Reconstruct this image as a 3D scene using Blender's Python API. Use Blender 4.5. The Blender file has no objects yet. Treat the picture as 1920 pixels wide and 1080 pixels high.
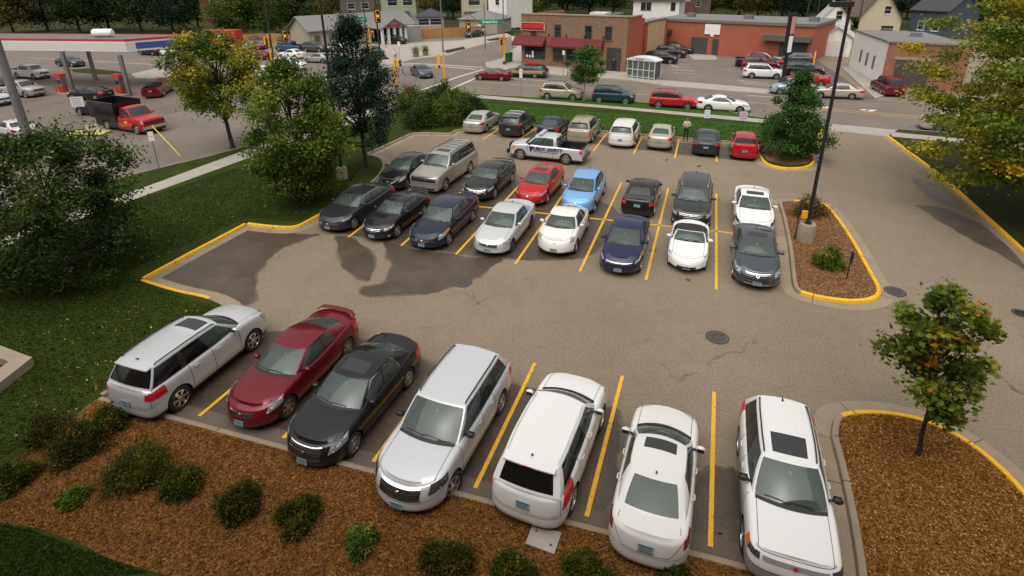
import bpy, bmesh, math, random
import numpy as np
from math import radians, sin, cos, pi, tan, hypot, atan2
from mathutils import Vector, Matrix
random.seed(7)
S = bpy.context.scene
COL = S.collection

# ---------------------------------------------------------------- camera
CF, CCY, CPIT, CROLL, CH = 1041.0, 348.0, 0.3628, -0.013, 11.74
_cp, _sp, _cr, _sr = cos(CPIT), sin(CPIT), cos(CROLL), sin(CROLL)
cam_d = bpy.data.cameras.new('camera')
cam = bpy.data.objects.new('camera', cam_d); COL.objects.link(cam)
_X = Vector((1, 0, 0)); _U = Vector((0, _sp, _cp)); _F = Vector((0, _cp, -_sp))
_r = _X * _cr + _U * _sr
_u = _X * (-_sr) + _U * _cr
_m = Matrix.Identity(4)
for i in range(3):
    _m[i][0] = _r[i]; _m[i][1] = _u[i]; _m[i][2] = -_F[i]
_m[2][3] = CH
cam.matrix_world = _m
cam_d.sensor_width = 36; cam_d.lens = CF / 1920 * 36
cam_d.shift_y = -(540 - CCY) / 1920
cam_d.clip_start = 0.1; cam_d.clip_end = 2000
S.camera = cam

def G(x, y, z=0.0):
    """point of the place at height z that a surveyed photo pixel (1920 wide) sees"""
    u = (x - 960) / CF; v = -(y - CCY) / CF
    u, v = u * _cr - v * _sr, u * _sr + v * _cr
    d = (u, _cp + v * _sp, -_sp + v * _cp)
    t = -(CH - z) / d[2]
    return Vector((d[0] * t, d[1] * t, z))

# ---------------------------------------------------------------- light
W = bpy.data.worlds.new('World'); S.world = W; W.use_nodes = True
nt = W.node_tree; nt.nodes.clear()
sky = nt.nodes.new('ShaderNodeTexSky'); sky.sky_type = 'NISHITA'; sky.sun_disc = False
SUN_EL, SUN_AZ = radians(62), radians(-155)      # azimuth from +Y, clockwise
sky.sun_elevation = SUN_EL; sky.sun_rotation = SUN_AZ
sky.air_density = 1.0; sky.dust_density = 2.0; sky.ozone_density = 1.0
hs = nt.nodes.new('ShaderNodeHueSaturation'); hs.inputs['Saturation'].default_value = 0.10
bg = nt.nodes.new('ShaderNodeBackground'); bg.inputs['Strength'].default_value = 0.11
ow = nt.nodes.new('ShaderNodeOutputWorld')
# overcast luminance: brighter overhead than near the horizon
wtc = nt.nodes.new('ShaderNodeTexCoord'); wsx = nt.nodes.new('ShaderNodeSeparateXYZ'); nt.links.new(wtc.outputs['Generated'], wsx.inputs[0])
wmr = nt.nodes.new('ShaderNodeMapRange'); wmr.inputs['From Min'].default_value = 0; wmr.inputs['From Max'].default_value = 1; wmr.inputs['To Min'].default_value = .32; wmr.inputs['To Max'].default_value = 2.1
nt.links.new(wsx.outputs['Z'], wmr.inputs['Value'])
wtint = nt.nodes.new('ShaderNodeMix'); wtint.data_type = 'RGBA'; wtint.blend_type = 'MULTIPLY'; wtint.inputs[0].default_value = 1; wtint.inputs[7].default_value = (1.0, .975, .935, 1)
wvm = nt.nodes.new('ShaderNodeVectorMath'); wvm.operation = 'SCALE'; nt.links.new(hs.outputs[0], wtint.inputs[6]); nt.links.new(wtint.outputs[2], wvm.inputs[0]); nt.links.new(wmr.outputs[0], wvm.inputs['Scale'])
nt.links.new(sky.outputs[0], hs.inputs['Color']); nt.links.new(wvm.outputs[0], bg.inputs[0]); nt.links.new(bg.outputs[0], ow.inputs[0])
sl = bpy.data.lights.new('sun', 'SUN'); sl.energy = 1.2; sl.angle = radians(80); sl.color = (1, .95, .87)
so = bpy.data.objects.new('sun', sl); COL.objects.link(so)
sd = Vector((sin(SUN_AZ) * cos(SUN_EL), cos(SUN_AZ) * cos(SUN_EL), sin(SUN_EL)))
so.rotation_euler = sd.to_track_quat('Z', 'Y').to_euler(); so.location = (0, 0, 60)
S.view_settings.view_transform = 'Standard'; S.view_settings.look = 'None'
S.view_settings.gamma = 1; S.view_settings.exposure = 0.42
S.cycles.max_bounces = 6; S.cycles.transparent_max_bounces = 12; S.cycles.diffuse_bounces = 3
S.cycles.glossy_bounces = 3; S.cycles.transmission_bounces = 4; S.cycles.caustics_reflective = False; S.cycles.caustics_refractive = False

# ---------------------------------------------------------------- materials
def newmat(name):
    m = bpy.data.materials.new(name); m.use_nodes = True
    n = m.node_tree.nodes; b = n.get('Principled BSDF')
    return m, m.node_tree, b
def N(t, typ, **kw):
    n = t.nodes.new(typ)
    for k, v in kw.items():
        if k in n.inputs: n.inputs[k].default_value = v
        else: setattr(n, k, v)
    return n
def coords(t, obj=False):
    tc = t.nodes.new('ShaderNodeTexCoord'); return tc.outputs['Object']
def noise(t, scale, detail=4, rough=.6, vec=None, dist=0):
    n = t.nodes.new('ShaderNodeTexNoise'); n.inputs['Scale'].default_value = scale
    n.inputs['Detail'].default_value = detail; n.inputs['Roughness'].default_value = rough
    n.inputs['Distortion'].default_value = dist
    t.links.new(vec or coords(t), n.inputs['Vector']); return n.outputs['Fac']
def ramp(t, fac, stops):
    r = t.nodes.new('ShaderNodeValToRGB'); e = r.color_ramp.elements
    while len(e) > 1: e.remove(e[-1])
    for i, (p, c) in enumerate(stops):
        c = (c, c, c, 1) if isinstance(c, (int, float)) else tuple(c) + (1,)
        if i == 0: e[0].position = p; e[0].color = c
        else: q = e.new(p); q.color = c
    t.links.new(fac, r.inputs[0]); return r.outputs[0]
def mix(t, fac, a, b, mode='MIX'):
    m = t.nodes.new('ShaderNodeMix'); m.data_type = 'RGBA'; m.blend_type = mode
    for sock, v in ((m.inputs[0], fac), (m.inputs[6], a), (m.inputs[7], b)):
        if hasattr(v, 'links') or isinstance(v, bpy.types.NodeSocket): t.links.new(v, sock)
        elif isinstance(v, (int, float)): sock.default_value = v
        else: sock.default_value = tuple(v) + (1,) if len(v) == 3 else v
    return m.outputs[2]
def bump(t, b, h, strength=.3, dist=.02):
    n = t.nodes.new('ShaderNodeBump'); n.inputs['Strength'].default_value = strength; n.inputs['Distance'].default_value = dist
    t.links.new(h, n.inputs['Height']); t.links.new(n.outputs[0], b.inputs['Normal'])
MC = {}
def mat(name, c, r=.6, metal=0, coat=0, var=.12, vs=3.0, bmp=0, em=None, spec=None):
    if name in MC: return MC[name]
    m, t, b = newmat(name)
    b.inputs['Roughness'].default_value = r; b.inputs['Metallic'].default_value = metal
    if coat: b.inputs['Coat Weight'].default_value = coat; b.inputs['Coat Roughness'].default_value = .04
    if spec is not None: b.inputs['Specular IOR Level'].default_value = spec
    if var:
        nz = noise(t, vs, 5, .65)
        col = ramp(t, nz, [(.25, [x * (1 - var) for x in c]), (.75, [min(1, x * (1 + var)) for x in c])])
        t.links.new(col, b.inputs['Base Color'])
        if bmp: bump(t, b, nz, bmp, .02)
    else: b.inputs['Base Color'].default_value = tuple(c) + (1,)
    if em: b.inputs['Emission Color'].default_value = tuple(em[0]) + (1,); b.inputs['Emission Strength'].default_value = em[1]
    MC[name] = m; return m
def paint(name, c, metal=0.0, r=.35):
    key = 'paint_' + name
    if key in MC: return MC[key]
    m, t, b = newmat(key)
    b.inputs['Metallic'].default_value = metal; b.inputs['Roughness'].default_value = r
    b.inputs['Coat Weight'].default_value = 1; b.inputs['Coat Roughness'].default_value = .03; b.inputs['Coat IOR'].default_value = 1.37; b.inputs['Specular IOR Level'].default_value = .15
    # road film: a little grey dust low on the panels, in blotches
    g = t.nodes.new('ShaderNodeTexCoord'); sx = t.nodes.new('ShaderNodeSeparateXYZ'); t.links.new(g.outputs['Object'], sx.inputs[0])
    mr = t.nodes.new('ShaderNodeMapRange'); mr.inputs['From Min'].default_value = .15; mr.inputs['From Max'].default_value = .6
    mr.inputs['To Min'].default_value = .22; mr.inputs['To Max'].default_value = .02; t.links.new(sx.outputs['Z'], mr.inputs['Value'])
    nz = noise(t, 5, 5, .7, g.outputs['Object'])
    ml = t.nodes.new('ShaderNodeMath'); ml.operation = 'MULTIPLY'; t.links.new(mr.outputs[0], ml.inputs[0]); t.links.new(nz, ml.inputs[1])
    t.links.new(mix(t, ml.outputs[0], c, (.17, .15, .13)), b.inputs['Base Color'])
    MC[key] = m; return m
def glassmat(name, tint, ior, dirt=.02):
    m, t, b = newmat(name); t.nodes.remove(b); out = t.nodes.get('Material Output')
    tr = t.nodes.new('ShaderNodeBsdfTransparent'); tr.inputs[0].default_value = tuple(tint) + (1,)
    gl = t.nodes.new('ShaderNodeBsdfGlossy'); gl.inputs['Roughness'].default_value = .02; gl.inputs[0].default_value = (.95, 1, .98, 1)
    df = t.nodes.new('ShaderNodeBsdfDiffuse'); df.inputs[0].default_value = (.26, .34, .31, 1)  # grey-green diffuse share lightens the glass in place of reflected sky
    m0 = t.nodes.new('ShaderNodeMixShader'); m0.inputs[0].default_value = dirt
    t.links.new(tr.outputs[0], m0.inputs[1]); t.links.new(df.outputs[0], m0.inputs[2])
    fr = t.nodes.new('ShaderNodeFresnel'); fr.inputs[0].default_value = ior
    mx = t.nodes.new('ShaderNodeMixShader'); t.links.new(fr.outputs[0], mx.inputs[0]); t.links.new(m0.outputs[0], mx.inputs[1]); t.links.new(gl.outputs[0], mx.inputs[2])
    t.links.new(mx.outputs[0], out.inputs[0]); MC[name] = m; return m
GLC = glassmat('clear_glass', (.66, .73, .69), 1.55, .17)
GLP = glassmat('privacy_glass', (.05, .055, .06), 1.55, .02)
GLD = mat('dark_glass', (.02, .026, .028), .05, 0, .5, var=0)
RUB = mat('rubber', (.018, .018, .018), .75, var=.2)
BLK = mat('black_plastic', (.016, .016, .017), .5, var=.15)
CHR = mat('chrome', (.75, .75, .76), .15, 1, var=0)
RIMM = mat('alloy', (.55, .55, .56), .3, .9, var=.1)
DGR = mat('dark_grey', (.05, .05, .052), .6, var=.1)
def lampmat(name, stops, sc):
    m, t, b = newmat(name); vo = t.nodes.new('ShaderNodeTexVoronoi'); vo.inputs['Scale'].default_value = sc; t.links.new(coords(t), vo.inputs['Vector'])
    t.links.new(ramp(t, vo.outputs['Distance'], stops), b.inputs['Base Color']); b.inputs['Roughness'].default_value = .12; b.inputs['Coat Weight'].default_value = 1; b.inputs['Coat Roughness'].default_value = .03; MC[name] = m; return m
HLT = lampmat('headlight_lens', [(.0, (.75, .76, .78)), (.25, (.55, .57, .60)), (.42, (.16, .17, .18)), (.7, (.30, .31, .33))], 8.5)
HLD = lampmat('headlight_dark', [(.0, (.65, .66, .68)), (.16, (.30, .31, .33)), (.26, (.03, .03, .035)), (.7, (.06, .06, .065))], 8)
AMB = mat('amber_lens', (.75, .20, .01), .15, 0, 1, var=.1)
TLT = mat('taillight_lens', (.50, .008, .012), .12, 0, 1, var=.3, vs=10)
TLC = mat('clear_tail_lens', (.55, .42, .42), .12, 0, 1, var=.3, vs=10)
PLT = mat('plate_white', (.30, .36, .38), .5, var=.05)
PLB = mat('plate_blue', (.06, .12, .18), .5, var=.05)
SEATG = mat('seat_grey', (.24, .235, .225), .8, var=.15)
SEATT = mat('seat_tan', (.36, .29, .21), .8, var=.15)
DASH = mat('dashboard', (.055, .055, .057), .7, var=.2)
WHT = mat('white_paper', (.8, .8, .78), .6, var=.02)

# ---------------------------------------------------------------- mesh helpers
class MB:
    def __init__(s): s.v = []; s.f = []; s.m = []
    def add(s, vs, fs, mi=0):
        o = len(s.v); s.v += [tuple(q) for q in vs]
        for f in fs: s.f.append([o + i for i in f]); s.m.append(mi)
        return s
    def box(s, x0, y0, z0, x1, y1, z1, mi=0, M=None):
        vs = [(x, y, z) for z in (z0, z1) for y in (y0, y1) for x in (x0, x1)]
        if M is not None: vs = [M @ Vector(q) for q in vs]
        return s.add(vs, [(0, 2, 3, 1), (4, 5, 7, 6), (0, 1, 5, 4), (2, 6, 7, 3), (0, 4, 6, 2), (1, 3, 7, 5)], mi)
    def tube(s, pts, rs, n=8, mi=0, cap=True):
        pts = [Vector(p) for p in pts]
        if not isinstance(rs, (list, tuple)): rs = [rs] * len(pts)
        vs = []; fs = []
        for i, p in enumerate(pts):
            d = (pts[min(i + 1, len(pts) - 1)] - pts[max(i - 1, 0)])
            if d.length < 1e-9: d = Vector((0, 0, 1))
            d.normalize(); a = d.orthogonal() if i == 0 else (pa - d * pa.dot(d))
            a.normalize(); pa = a; b = d.cross(a)
            for j in range(n):
                t = 2 * pi * j / n; vs.append(p + (a * cos(t) + b * sin(t)) * rs[i])
        for i in range(len(pts) - 1):
            for j in range(n):
                fs.append((i * n + j, i * n + (j + 1) % n, (i + 1) * n + (j + 1) % n, (i + 1) * n + j))
        if cap: fs.append(tuple(range(n - 1, -1, -1))); fs.append(tuple(range(len(pts) * n - n, len(pts) * n)))
        return s.add(vs, fs, mi)
    def lathe(s, prof, n=24, axis='Z', c=(0, 0, 0), mi=0):
        vs = []; fs = []; c = Vector(c)
        for r, h in prof:
            for j in range(n):
                t = 2 * pi * j / n; a, b = r * cos(t), r * sin(t)
                q = (a, b, h) if axis == 'Z' else ((a, h, b) if axis == 'Y' else (h, a, b))
                vs.append(c + Vector(q))
        for i in range(len(prof) - 1):
            for j in range(n):
                fs.append((i * n + j, i * n + (j + 1) % n, (i + 1) * n + (j + 1) % n, (i + 1) * n + j))
        return s.add(vs, fs, mi)
    def grid(s, rows, mi=0, closed=False):
        nr, nc = len(rows), len(rows[0]); vs = [p for r in rows for p in r]; fs = []
        for i in range(nr - 1):
            for j in range(nc if closed else nc - 1):
                k = (j + 1) % nc
                fs.append((i * nc + j, i * nc + k, (i + 1) * nc + k, (i + 1) * nc + j))
        return s.add(vs, fs, mi)
    def poly(s, pts, z0, z1, mi=0, ms=None):
        n = len(pts); a = [(p[0], p[1], z1) for p in pts]; b = [(p[0], p[1], z0) for p in pts]
        s.add(a, [tuple(range(n))], mi)
        s.add(a + b, [(i, (i + 1) % n, n + (i + 1) % n, n + i) for i in range(n)], mi if ms is None else ms)
        return s
    def ball(s, c, r, mi=0, nu=12, nv=8, sc=(1, 1, 1)):
        rows = []
        for i in range(nv + 1):
            ph = -pi / 2 + pi * i / nv
            rows.append([(c[0] + r * sc[0] * cos(ph) * cos(2 * pi * j / nu), c[1] + r * sc[1] * cos(ph) * sin(2 * pi * j / nu), c[2] + r * sc[2] * sin(ph)) for j in range(nu)])
        return s.grid(rows, mi, closed=True)
    def mesh(s, name, mats, smooth=35, merge=0):
        me = bpy.data.meshes.new(name); me.from_pydata(s.v, [], s.f)
        for m in mats: me.materials.append(m)
        me.polygons.foreach_set('material_index', s.m)
        bm = bmesh.new(); bm.from_mesh(me)
        if merge: bmesh.ops.remove_doubles(bm, verts=bm.verts, dist=merge)
        bad = [f for f in bm.faces if f.calc_area() < 1e-9]
        if bad: bmesh.ops.delete(bm, geom=bad, context='FACES')
        bmesh.ops.recalc_face_normals(bm, faces=bm.faces)
        if smooth:
            a = radians(smooth)
            for f in bm.faces: f.smooth = True
            for e in bm.edges:
                if len(e.link_faces) == 2 and e.calc_face_angle(0) > a: e.smooth = False
        bm.to_mesh(me); bm.free(); return me
    def build(s, name, mats, parent=None, smooth=35, merge=0, loc=None):
        if not isinstance(mats, (list, tuple)): mats = [mats]
        return link(name, s.mesh(name, mats, smooth, merge), parent, loc)
def link(name, me, parent=None, loc=None):
    o = bpy.data.objects.new(name, me); COL.objects.link(o)
    if parent is not None: o.parent = parent
    if loc is not None: o.location = loc
    return o
def tag(o, label=None, cat=None, group=None, kind=None):
    if label: o['label'] = label
    if cat: o['category'] = cat
    if group: o['group'] = group
    if kind: o['kind'] = kind
    return o
def thing(name, label, cat, loc=(0, 0, 0), rz=0, group=None):
    o = bpy.data.objects.new(name, None); COL.objects.link(o); o.location = loc; o.rotation_euler = (0, 0, rz)
    o.empty_display_size = .3
    return tag(o, label, cat, group)
def copy_tree(o, parent=None):
    c = o.copy(); COL.objects.link(c)
    if parent is not None: c.parent = parent
    for ch in list(o.children): copy_tree(ch, c)
    return c
def text(name, s, size, m, M, parent=None, ext=.01, bold=0, shear=0, align='CENTER', sx=1):
    cu = bpy.data.curves.new(name, 'FONT'); cu.body = s; cu.size = size; cu.extrude = ext; cu.offset = bold; cu.shear = shear
    cu.align_x = align; cu.align_y = 'CENTER'; cu.resolution_u = 2
    to = bpy.data.objects.new(name + '_tmp', cu); COL.objects.link(to)
    dg = bpy.context.evaluated_depsgraph_get(); me = bpy.data.meshes.new_from_object(to.evaluated_get(dg))
    bpy.data.objects.remove(to); bpy.data.curves.remove(cu)
    me.transform(Matrix.Diagonal((sx, 1, 1, 1))); me.materials.clear(); me.materials.append(m); me.name = name
    o = link(name, me, parent); o.matrix_local = M; return o
def lerp(a, b, t): return a + (b - a) * t
# ================================================================= cars
def interp(xs, ys, x):
    if x <= xs[0]: return ys[0]
    for i in range(1, len(xs)):
        if x <= xs[i]:
            return ys[i - 1] + (ys[i] - ys[i - 1]) * (x - xs[i - 1]) / (xs[i] - xs[i - 1])
    return ys[-1]
def sinterp(xs, ys, x):
    """smooth cubic (Catmull, limited) through the knots"""
    n = len(xs)
    if x <= xs[0]: return ys[0]
    if x >= xs[-1]: return ys[-1]
    for i in range(1, n):
        if x <= xs[i]: break
    def d(j):
        if j <= 0 or j >= n - 1: return 0
        a = (ys[j] - ys[j - 1]) / (xs[j] - xs[j - 1]); b = (ys[j + 1] - ys[j]) / (xs[j + 1] - xs[j])
        return 0 if a * b <= 0 else 2 * a * b / (a + b)
    h = xs[i] - xs[i - 1]; t = (x - xs[i - 1]) / h
    return ((2 * t**3 - 3 * t**2 + 1) * ys[i - 1] + (t**3 - 2 * t**2 + t) * h * d(i - 1) + (-2 * t**3 + 3 * t**2) * ys[i] + (t**3 - t**2) * h * d(i))
KF = [0, .08, .22, .45, .66, .83, .94, 1.0]
STY = dict(
 sedan=dict(L=4.75, W=1.8, H=1.44, wb=2.72, fo=.95, wr=.325, hl=1.28, wrun=.80, rb=.62, rrun=.72, zn=.67, zc=.95, zb=.93, zt=.98, capf=.85, capr=.6, nf=2.5, nr=3.0, fk=1.0, rk=.7, ins=.27, bow=.2,
   panes=[((.055, .05), (.40, .40)), ((.43, .43), (.74, .84))], doors=2),
 coupe=dict(L=4.7, W=1.8, H=1.40, wb=2.70, fo=.95, wr=.335, hl=1.32, wrun=.85, rb=.62, rrun=.85, zn=.65, zc=.94, zb=.91, zt=1.0, capf=.9, capr=.6, nf=2.5, nr=2.9, fk=1.1, rk=.7, ins=.28, bow=.2,
   panes=[((.055, .05), (.52, .52)), ((.55, .55), (.75, .86))], doors=1),
 hatch=dict(L=4.35, W=1.79, H=1.50, wb=2.64, fo=.90, wr=.325, hl=1.1, wrun=.85, rb=.2, rrun=.55, zn=.70, zc=.99, zb=.97, zt=1.03, capf=.8, capr=.5, nf=2.5, nr=3, fk=1.0, rk=.5, ins=.26, bow=.2,
   panes=[((.05, .045), (.40, .40)), ((.43, .43), (.72, .74)), ((.75, .77), (.86, .92))], doors=2),
 suv=dict(L=4.65, W=1.85, H=1.70, wb=2.70, fo=.92, wr=.36, hl=1.12, wrun=.72, rb=.12, rrun=.38, zn=.84, zc=1.10, zb=1.07, zt=1.10, capf=.6, capr=.42, nf=2.9, nr=3.6, fk=.75, rk=.45, ins=.24, bow=.16,
   panes=[((.045, .045), (.36, .355)), ((.385, .38), (.66, .655)), ((.69, .685), (.93, .93))], doors=2, rails=1),
 boxsuv=dict(L=4.3, W=1.76, H=1.66, wb=2.58, fo=.80, wr=.36, hl=1.2, wrun=.55, rb=.06, rrun=.16, zn=.88, zc=1.05, zb=1.03, zt=1.04, capf=.28, capr=.2, nf=4.5, nr=5, fk=.35, rk=.3, ins=.2, bow=.07,
   panes=[((.04, .04), (.34, .335)), ((.365, .36), (.64, .635)), ((.67, .67), (.95, .95))], doors=2, rails=1),
 wagon=dict(L=4.75, W=1.8, H=1.50, wb=2.75, fo=.95, wr=.325, hl=1.28, wrun=.78, rb=.12, rrun=.4, zn=.68, zc=.95, zb=.94, zt=.98, capf=.7, capr=.42, nf=2.6, nr=3.4, fk=.9, rk=.45, ins=.26, bow=.17,
   panes=[((.05, .045), (.31, .31)), ((.34, .335), (.57, .57)), ((.60, .60), (.92, .93))], doors=2),
 beetle=dict(L=4.28, W=1.81, H=1.48, wb=2.54, fo=.83, wr=.34, hl=1.02, wrun=.62, rb=.30, rrun=1.05, zn=.70, zc=1.0, zb=.96, zt=.92, capf=.85, capr=.8, nf=2.2, nr=2.1, fk=1.0, rk=1.0, ins=.30, bow=.24, droop=(.10, .17),
   panes=[((.06, .05), (.50, .56)), ((.53, .60), (.68, .92))], doors=1),
 roadster=dict(L=3.95, W=1.68, H=1.23, wb=2.265, fo=.80, wr=.30, hl=1.42, wrun=.48, rb=.78, rrun=.50, zn=.56, zc=.84, zb=.80, zt=.84, capf=.9, capr=.7, nf=2.2, nr=2.3, fk=1.1, rk=.9, ins=.26, bow=.16,
   panes=[((.05, .05), (.60, .68))], doors=1),
 pickup=dict(L=5.25, W=1.85, H=1.76, wb=3.2, fo=.90, wr=.39, hl=1.2, wrun=.62, rb=1.72, rrun=.12, zn=.92, zc=1.14, zb=1.12, zt=1.12, capf=.45, capr=.12, nf=3.2, nr=8, fk=.5, rk=.12, ins=.24, bow=.12,
   panes=[((.05, .05), (.47, .46)), ((.52, .515), (.90, .89))], doors=2, bed=1),
)
WHEELS = {}
def wheel_mesh(kind, r, lod, spokes=5, col=None):
    key = (kind, round(r, 3), lod, spokes, col.name if col else '')
    if key in WHEELS: return WHEELS[key]
    w = .21; n = 28 if lod == 2 else 16
    if kind == 'tyre':
        b = MB().lathe([(r * .66, w / 2 - .012), (r * .70, w / 2), (r * .90, w / 2 + .004), (r * .97, w / 2 - .025), (r, w / 2 - .05), (r, -w / 2 + .05), (r * .97, -w / 2 + .02), (r * .85, -w / 2), (r * .6, -w / 2)], n, 'Y')
        me = b.mesh('tyre', [RUB])
    else:
        b = MB(); R = r * .67
        b.lathe([(R, w / 2 - .008), (R * .97, w / 2), (R * .91, w / 2 - .004), (R * .89, w / 2 - .05), (R * .88, w / 2 - .10)], n, 'Y', mi=0)
        b.lathe([(R * .9, w / 2 - .085), (.001, w / 2 - .085)], n, 'Y', mi=1)
        b.lathe([(R * .22, w / 2 - .02), (R * .20, w / 2 - .006), (.001, w / 2 - .004)], 12, 'Y', mi=0)
        b.lathe([(R * .22, w / 2 - .02), (R * .24, w / 2 - .08)], 12, 'Y', mi=0)
        for i in range(spokes):
            t = 2 * pi * i / spokes; wi = R * (.19 if spokes < 8 else .11); wo = R * (.14 if spokes < 8 else .08)
            ca, sa = cos(t), sin(t)
            def P(rad, s, y): return (rad * ca - s * sa, y, rad * sa + s * ca)
            vs = [P(R * .15, wi, w / 2 - .012), P(R * .15, -wi, w / 2 - .012), P(R * .92, -wo, w / 2 - .014), P(R * .92, wo, w / 2 - .014),
                  P(R * .15, wi, w / 2 - .05), P(R * .15, -wi, w / 2 - .05), P(R * .92, -wo, w / 2 - .05), P(R * .92, wo, w / 2 - .05)]
            b.add(vs, [(0, 1, 2, 3), (0, 4, 5, 1), (3, 2, 6, 7), (0, 3, 7, 4), (1, 5, 6, 2)])
        me = b.mesh('rim', [col or RIMM, BLK])
    WHEELS[key] = me; return me

class Car:
    def __init__(s, style, name, label, cat, pm, lod=2, group=None, **kw):
        p = dict(STY[style]); p.update(kw); s.p = p; s.lod = lod; s.pm = pm; s.style = style
        s.__dict__.update({k: p[k] for k in ('L', 'W', 'H', 'wb', 'fo', 'wr', 'hl', 'wrun', 'rb', 'rrun', 'zn', 'zc', 'zb', 'zt', 'capf', 'capr', 'nf', 'nr', 'fk', 'rk', 'ins', 'bow', 'panes')})
        L = s.L; s.zl = p.get('zl', .2 if s.H < 1.6 else .25)
        s.xc = L / 2 - s.hl; s.xrf = s.xc - s.wrun; s.xr0 = -L / 2 + s.rb; s.xrr = s.xr0 + s.rrun
        s.xf = L / 2 - s.fo; s.xb = s.xf - s.wb
        s.crown = p.get('crown', .055)
        hk = [(-L / 2, s.zt - .06), (-L / 2 + .12, s.zt), (s.xr0 + .05 if s.rb > .3 else -L / 2 + .4, s.zt + .005), (0, s.zb), (s.xc - .1, s.zc), (s.xc + .35 * s.hl, lerp(s.zc, s.zn, .22)), (L / 2 - .28, lerp(s.zc, s.zn, .66)), (L / 2, s.zn)]
        hk = sorted(hk); s.hx = [a for a, b in hk]; s.hz = [b for a, b in hk]
        s.I = [.09, .03, .004, 0, .006, .022, .05, .10]
        s.FI = [q * s.fk for q in (.16, .05, 0, .015, .045, .09, .15, .26)]
        s.RI = [q * s.rk for q in (.14, .05, 0, .01, .04, .08, .12, .20)]
        s.xs = L / 2 - s.capf; s.xe = -L / 2 + s.capr
        s.root = thing(name, label, cat, group=group)
        s.build()
    def zs(s, x): return sinterp(s.hx, s.hz, x)
    def wide(s, x):
        L = s.L; t = max(0, (x - .1 * L) / (.4 * L)); r = max(0, (-x - .15 * L) / (.35 * L))
        return 1 - .05 * t * t - .035 * r * r
    def B(s, q, k, sg=1):
        k7 = min(k, 7); sy = 1; e = 0
        j = list(range(8)); I = interp(j, s.I, k7); FI = interp(j, s.FI, k7); RI = interp(j, s.RI, k7); F = interp(j, KF, k7)
        if k > 7:
            sy = max(0, 8 - k); e = (k - 7)
        w = s.W / 2 - I
        if q <= 1:
            th = q * pi / 2; xf = lerp(s.L / 2 - FI, s.xs + .03, e)
            x = s.xs + (xf - s.xs) * max(0, cos(th)) ** (2 / s.nf); y = s.wide(x) * w * sin(th) ** (2 / s.nf)
        elif q <= 2:
            x = lerp(s.xs, s.xe, q - 1); y = s.wide(x) * w
        else:
            th = (3 - q) * pi / 2; xr = lerp(-s.L / 2 + RI, s.xe - .03, e)
            x = s.xe + (xr - s.xe) * max(0, cos(th)) ** (2 / s.nr); y = s.wide(x) * w * max(0, sin(th)) ** (2 / s.nr)
        z0 = s.zl
        z = z0 + F * (s.zs(x) - z0)
        if k > 7: z = s.topz(x, y * sy)
        return Vector((x, sg * y * sy, z))
    def topz(s, x, y):
        w = max(.3, s.W / 2 - .10); return s.zs(x) + s.crown * (1 - min(1, (y / w)) ** 2)
    def yb(s, x):
        if x > s.xs: c = min(1, (x - s.xs) / (s.L / 2 - s.xs)); return s.wide(x) * s.W / 2 * max(.2, 1 - c ** s.nf) ** (1 / s.nf)
        if x < s.xe: c = min(1, (s.xe - x) / (s.L / 2 + s.xe)); return s.wide(x) * s.W / 2 * max(.2, 1 - c ** s.nr) ** (1 / s.nr)
        return s.wide(x) * s.W / 2
    def Bf(s, a, k): return s.B(abs(a), k, 1 if a >= 0 else -1)
    def Br(s, a, k): return s.B(3 - abs(a), k, 1 if a >= 0 else -1)
    def sx(s, x): return 1 + (s.xs - x) / (s.xs - s.xe)
    def Bs(s, sg): return lambda x, k: s.B(s.sx(x), k, sg)
    def Top(s, x, y): return Vector((x, y, s.topz(x, y)))
    # greenhouse
    def rz(s, x, y):
        xm = (s.xrf + s.xrr) / 2; hlf = max(.3, (s.xrf - s.xrr) / 2); t = (x - xm) / hlf
        d = s.p.get('droop', (.07, .09 if s.rrun > .5 else .05)); dd = d[0] * max(0, t) ** 2 if t > 0 else d[1] * t * t
        wr = s.W / 2 - s.ins; return s.H - dd - .05 * (y / wr) ** 2
    def wbase(s, u): return s.W / 2 - .095 - .06 * max(0, 1 - u / .3) ** 2 - s.p.get('rt', .05 if s.rb > .3 else .03) * max(0, (u - .7) / .3) ** 2
    def wroof(s, u): return s.W / 2 - s.ins - .035 * max(0, 1 - u / .35) ** 2 - .045 * max(0, (u - .65) / .35) ** 2
    def Gs(s, sg):
        def f(u, t):
            x0 = lerp(s.xc - s.bow, s.xr0 + s.bow * .7, u); y0 = s.wbase(u); x1 = lerp(s.xrf - s.bow * .5, s.xrr + s.bow * .35, u); y1 = s.wroof(u)
            p0 = Vector((x0, y0, s.topz(x0, y0) - .012)); p1 = Vector((x1, y1, s.rz(x1, y1)))
            p = p0.lerp(p1, t); p.y += .10 * t * (1 - t); p.y *= sg; return p
        return f
    def Gf(s, v, t):
        x0 = s.xc - s.bow * v * v; y0 = v * s.wbase(0); x1 = s.xrf - s.bow * .5 * v * v; y1 = v * s.wroof(0)
        p0 = Vector((x0, y0, s.topz(x0, y0) - .012)); p1 = Vector((x1, y1, s.rz(x1, y1)))
        p = p0.lerp(p1, t); b = 4 * t * (1 - t) * (1 - v * v); p.x += .03 * b; p.z += .03 * b; p.y += (.10 * t * (1 - t)) * v; return p
    def Gr(s, v, t):
        x0 = s.xr0 + s.bow * .7 * v * v; y0 = v * s.wbase(1); x1 = s.xrr + s.bow * .35 * v * v; y1 = v * s.wroof(1)
        p0 = Vector((x0, y0, s.topz(x0, y0) - .012)); p1 = Vector((x1, y1, s.rz(x1, y1)))
        p = p0.lerp(p1, t); b = 4 * t * (1 - t) * (1 - v * v); p.x -= .025 * b; p.z += .02 * b; p.y += (.10 * t * (1 - t)) * v; return p
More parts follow.
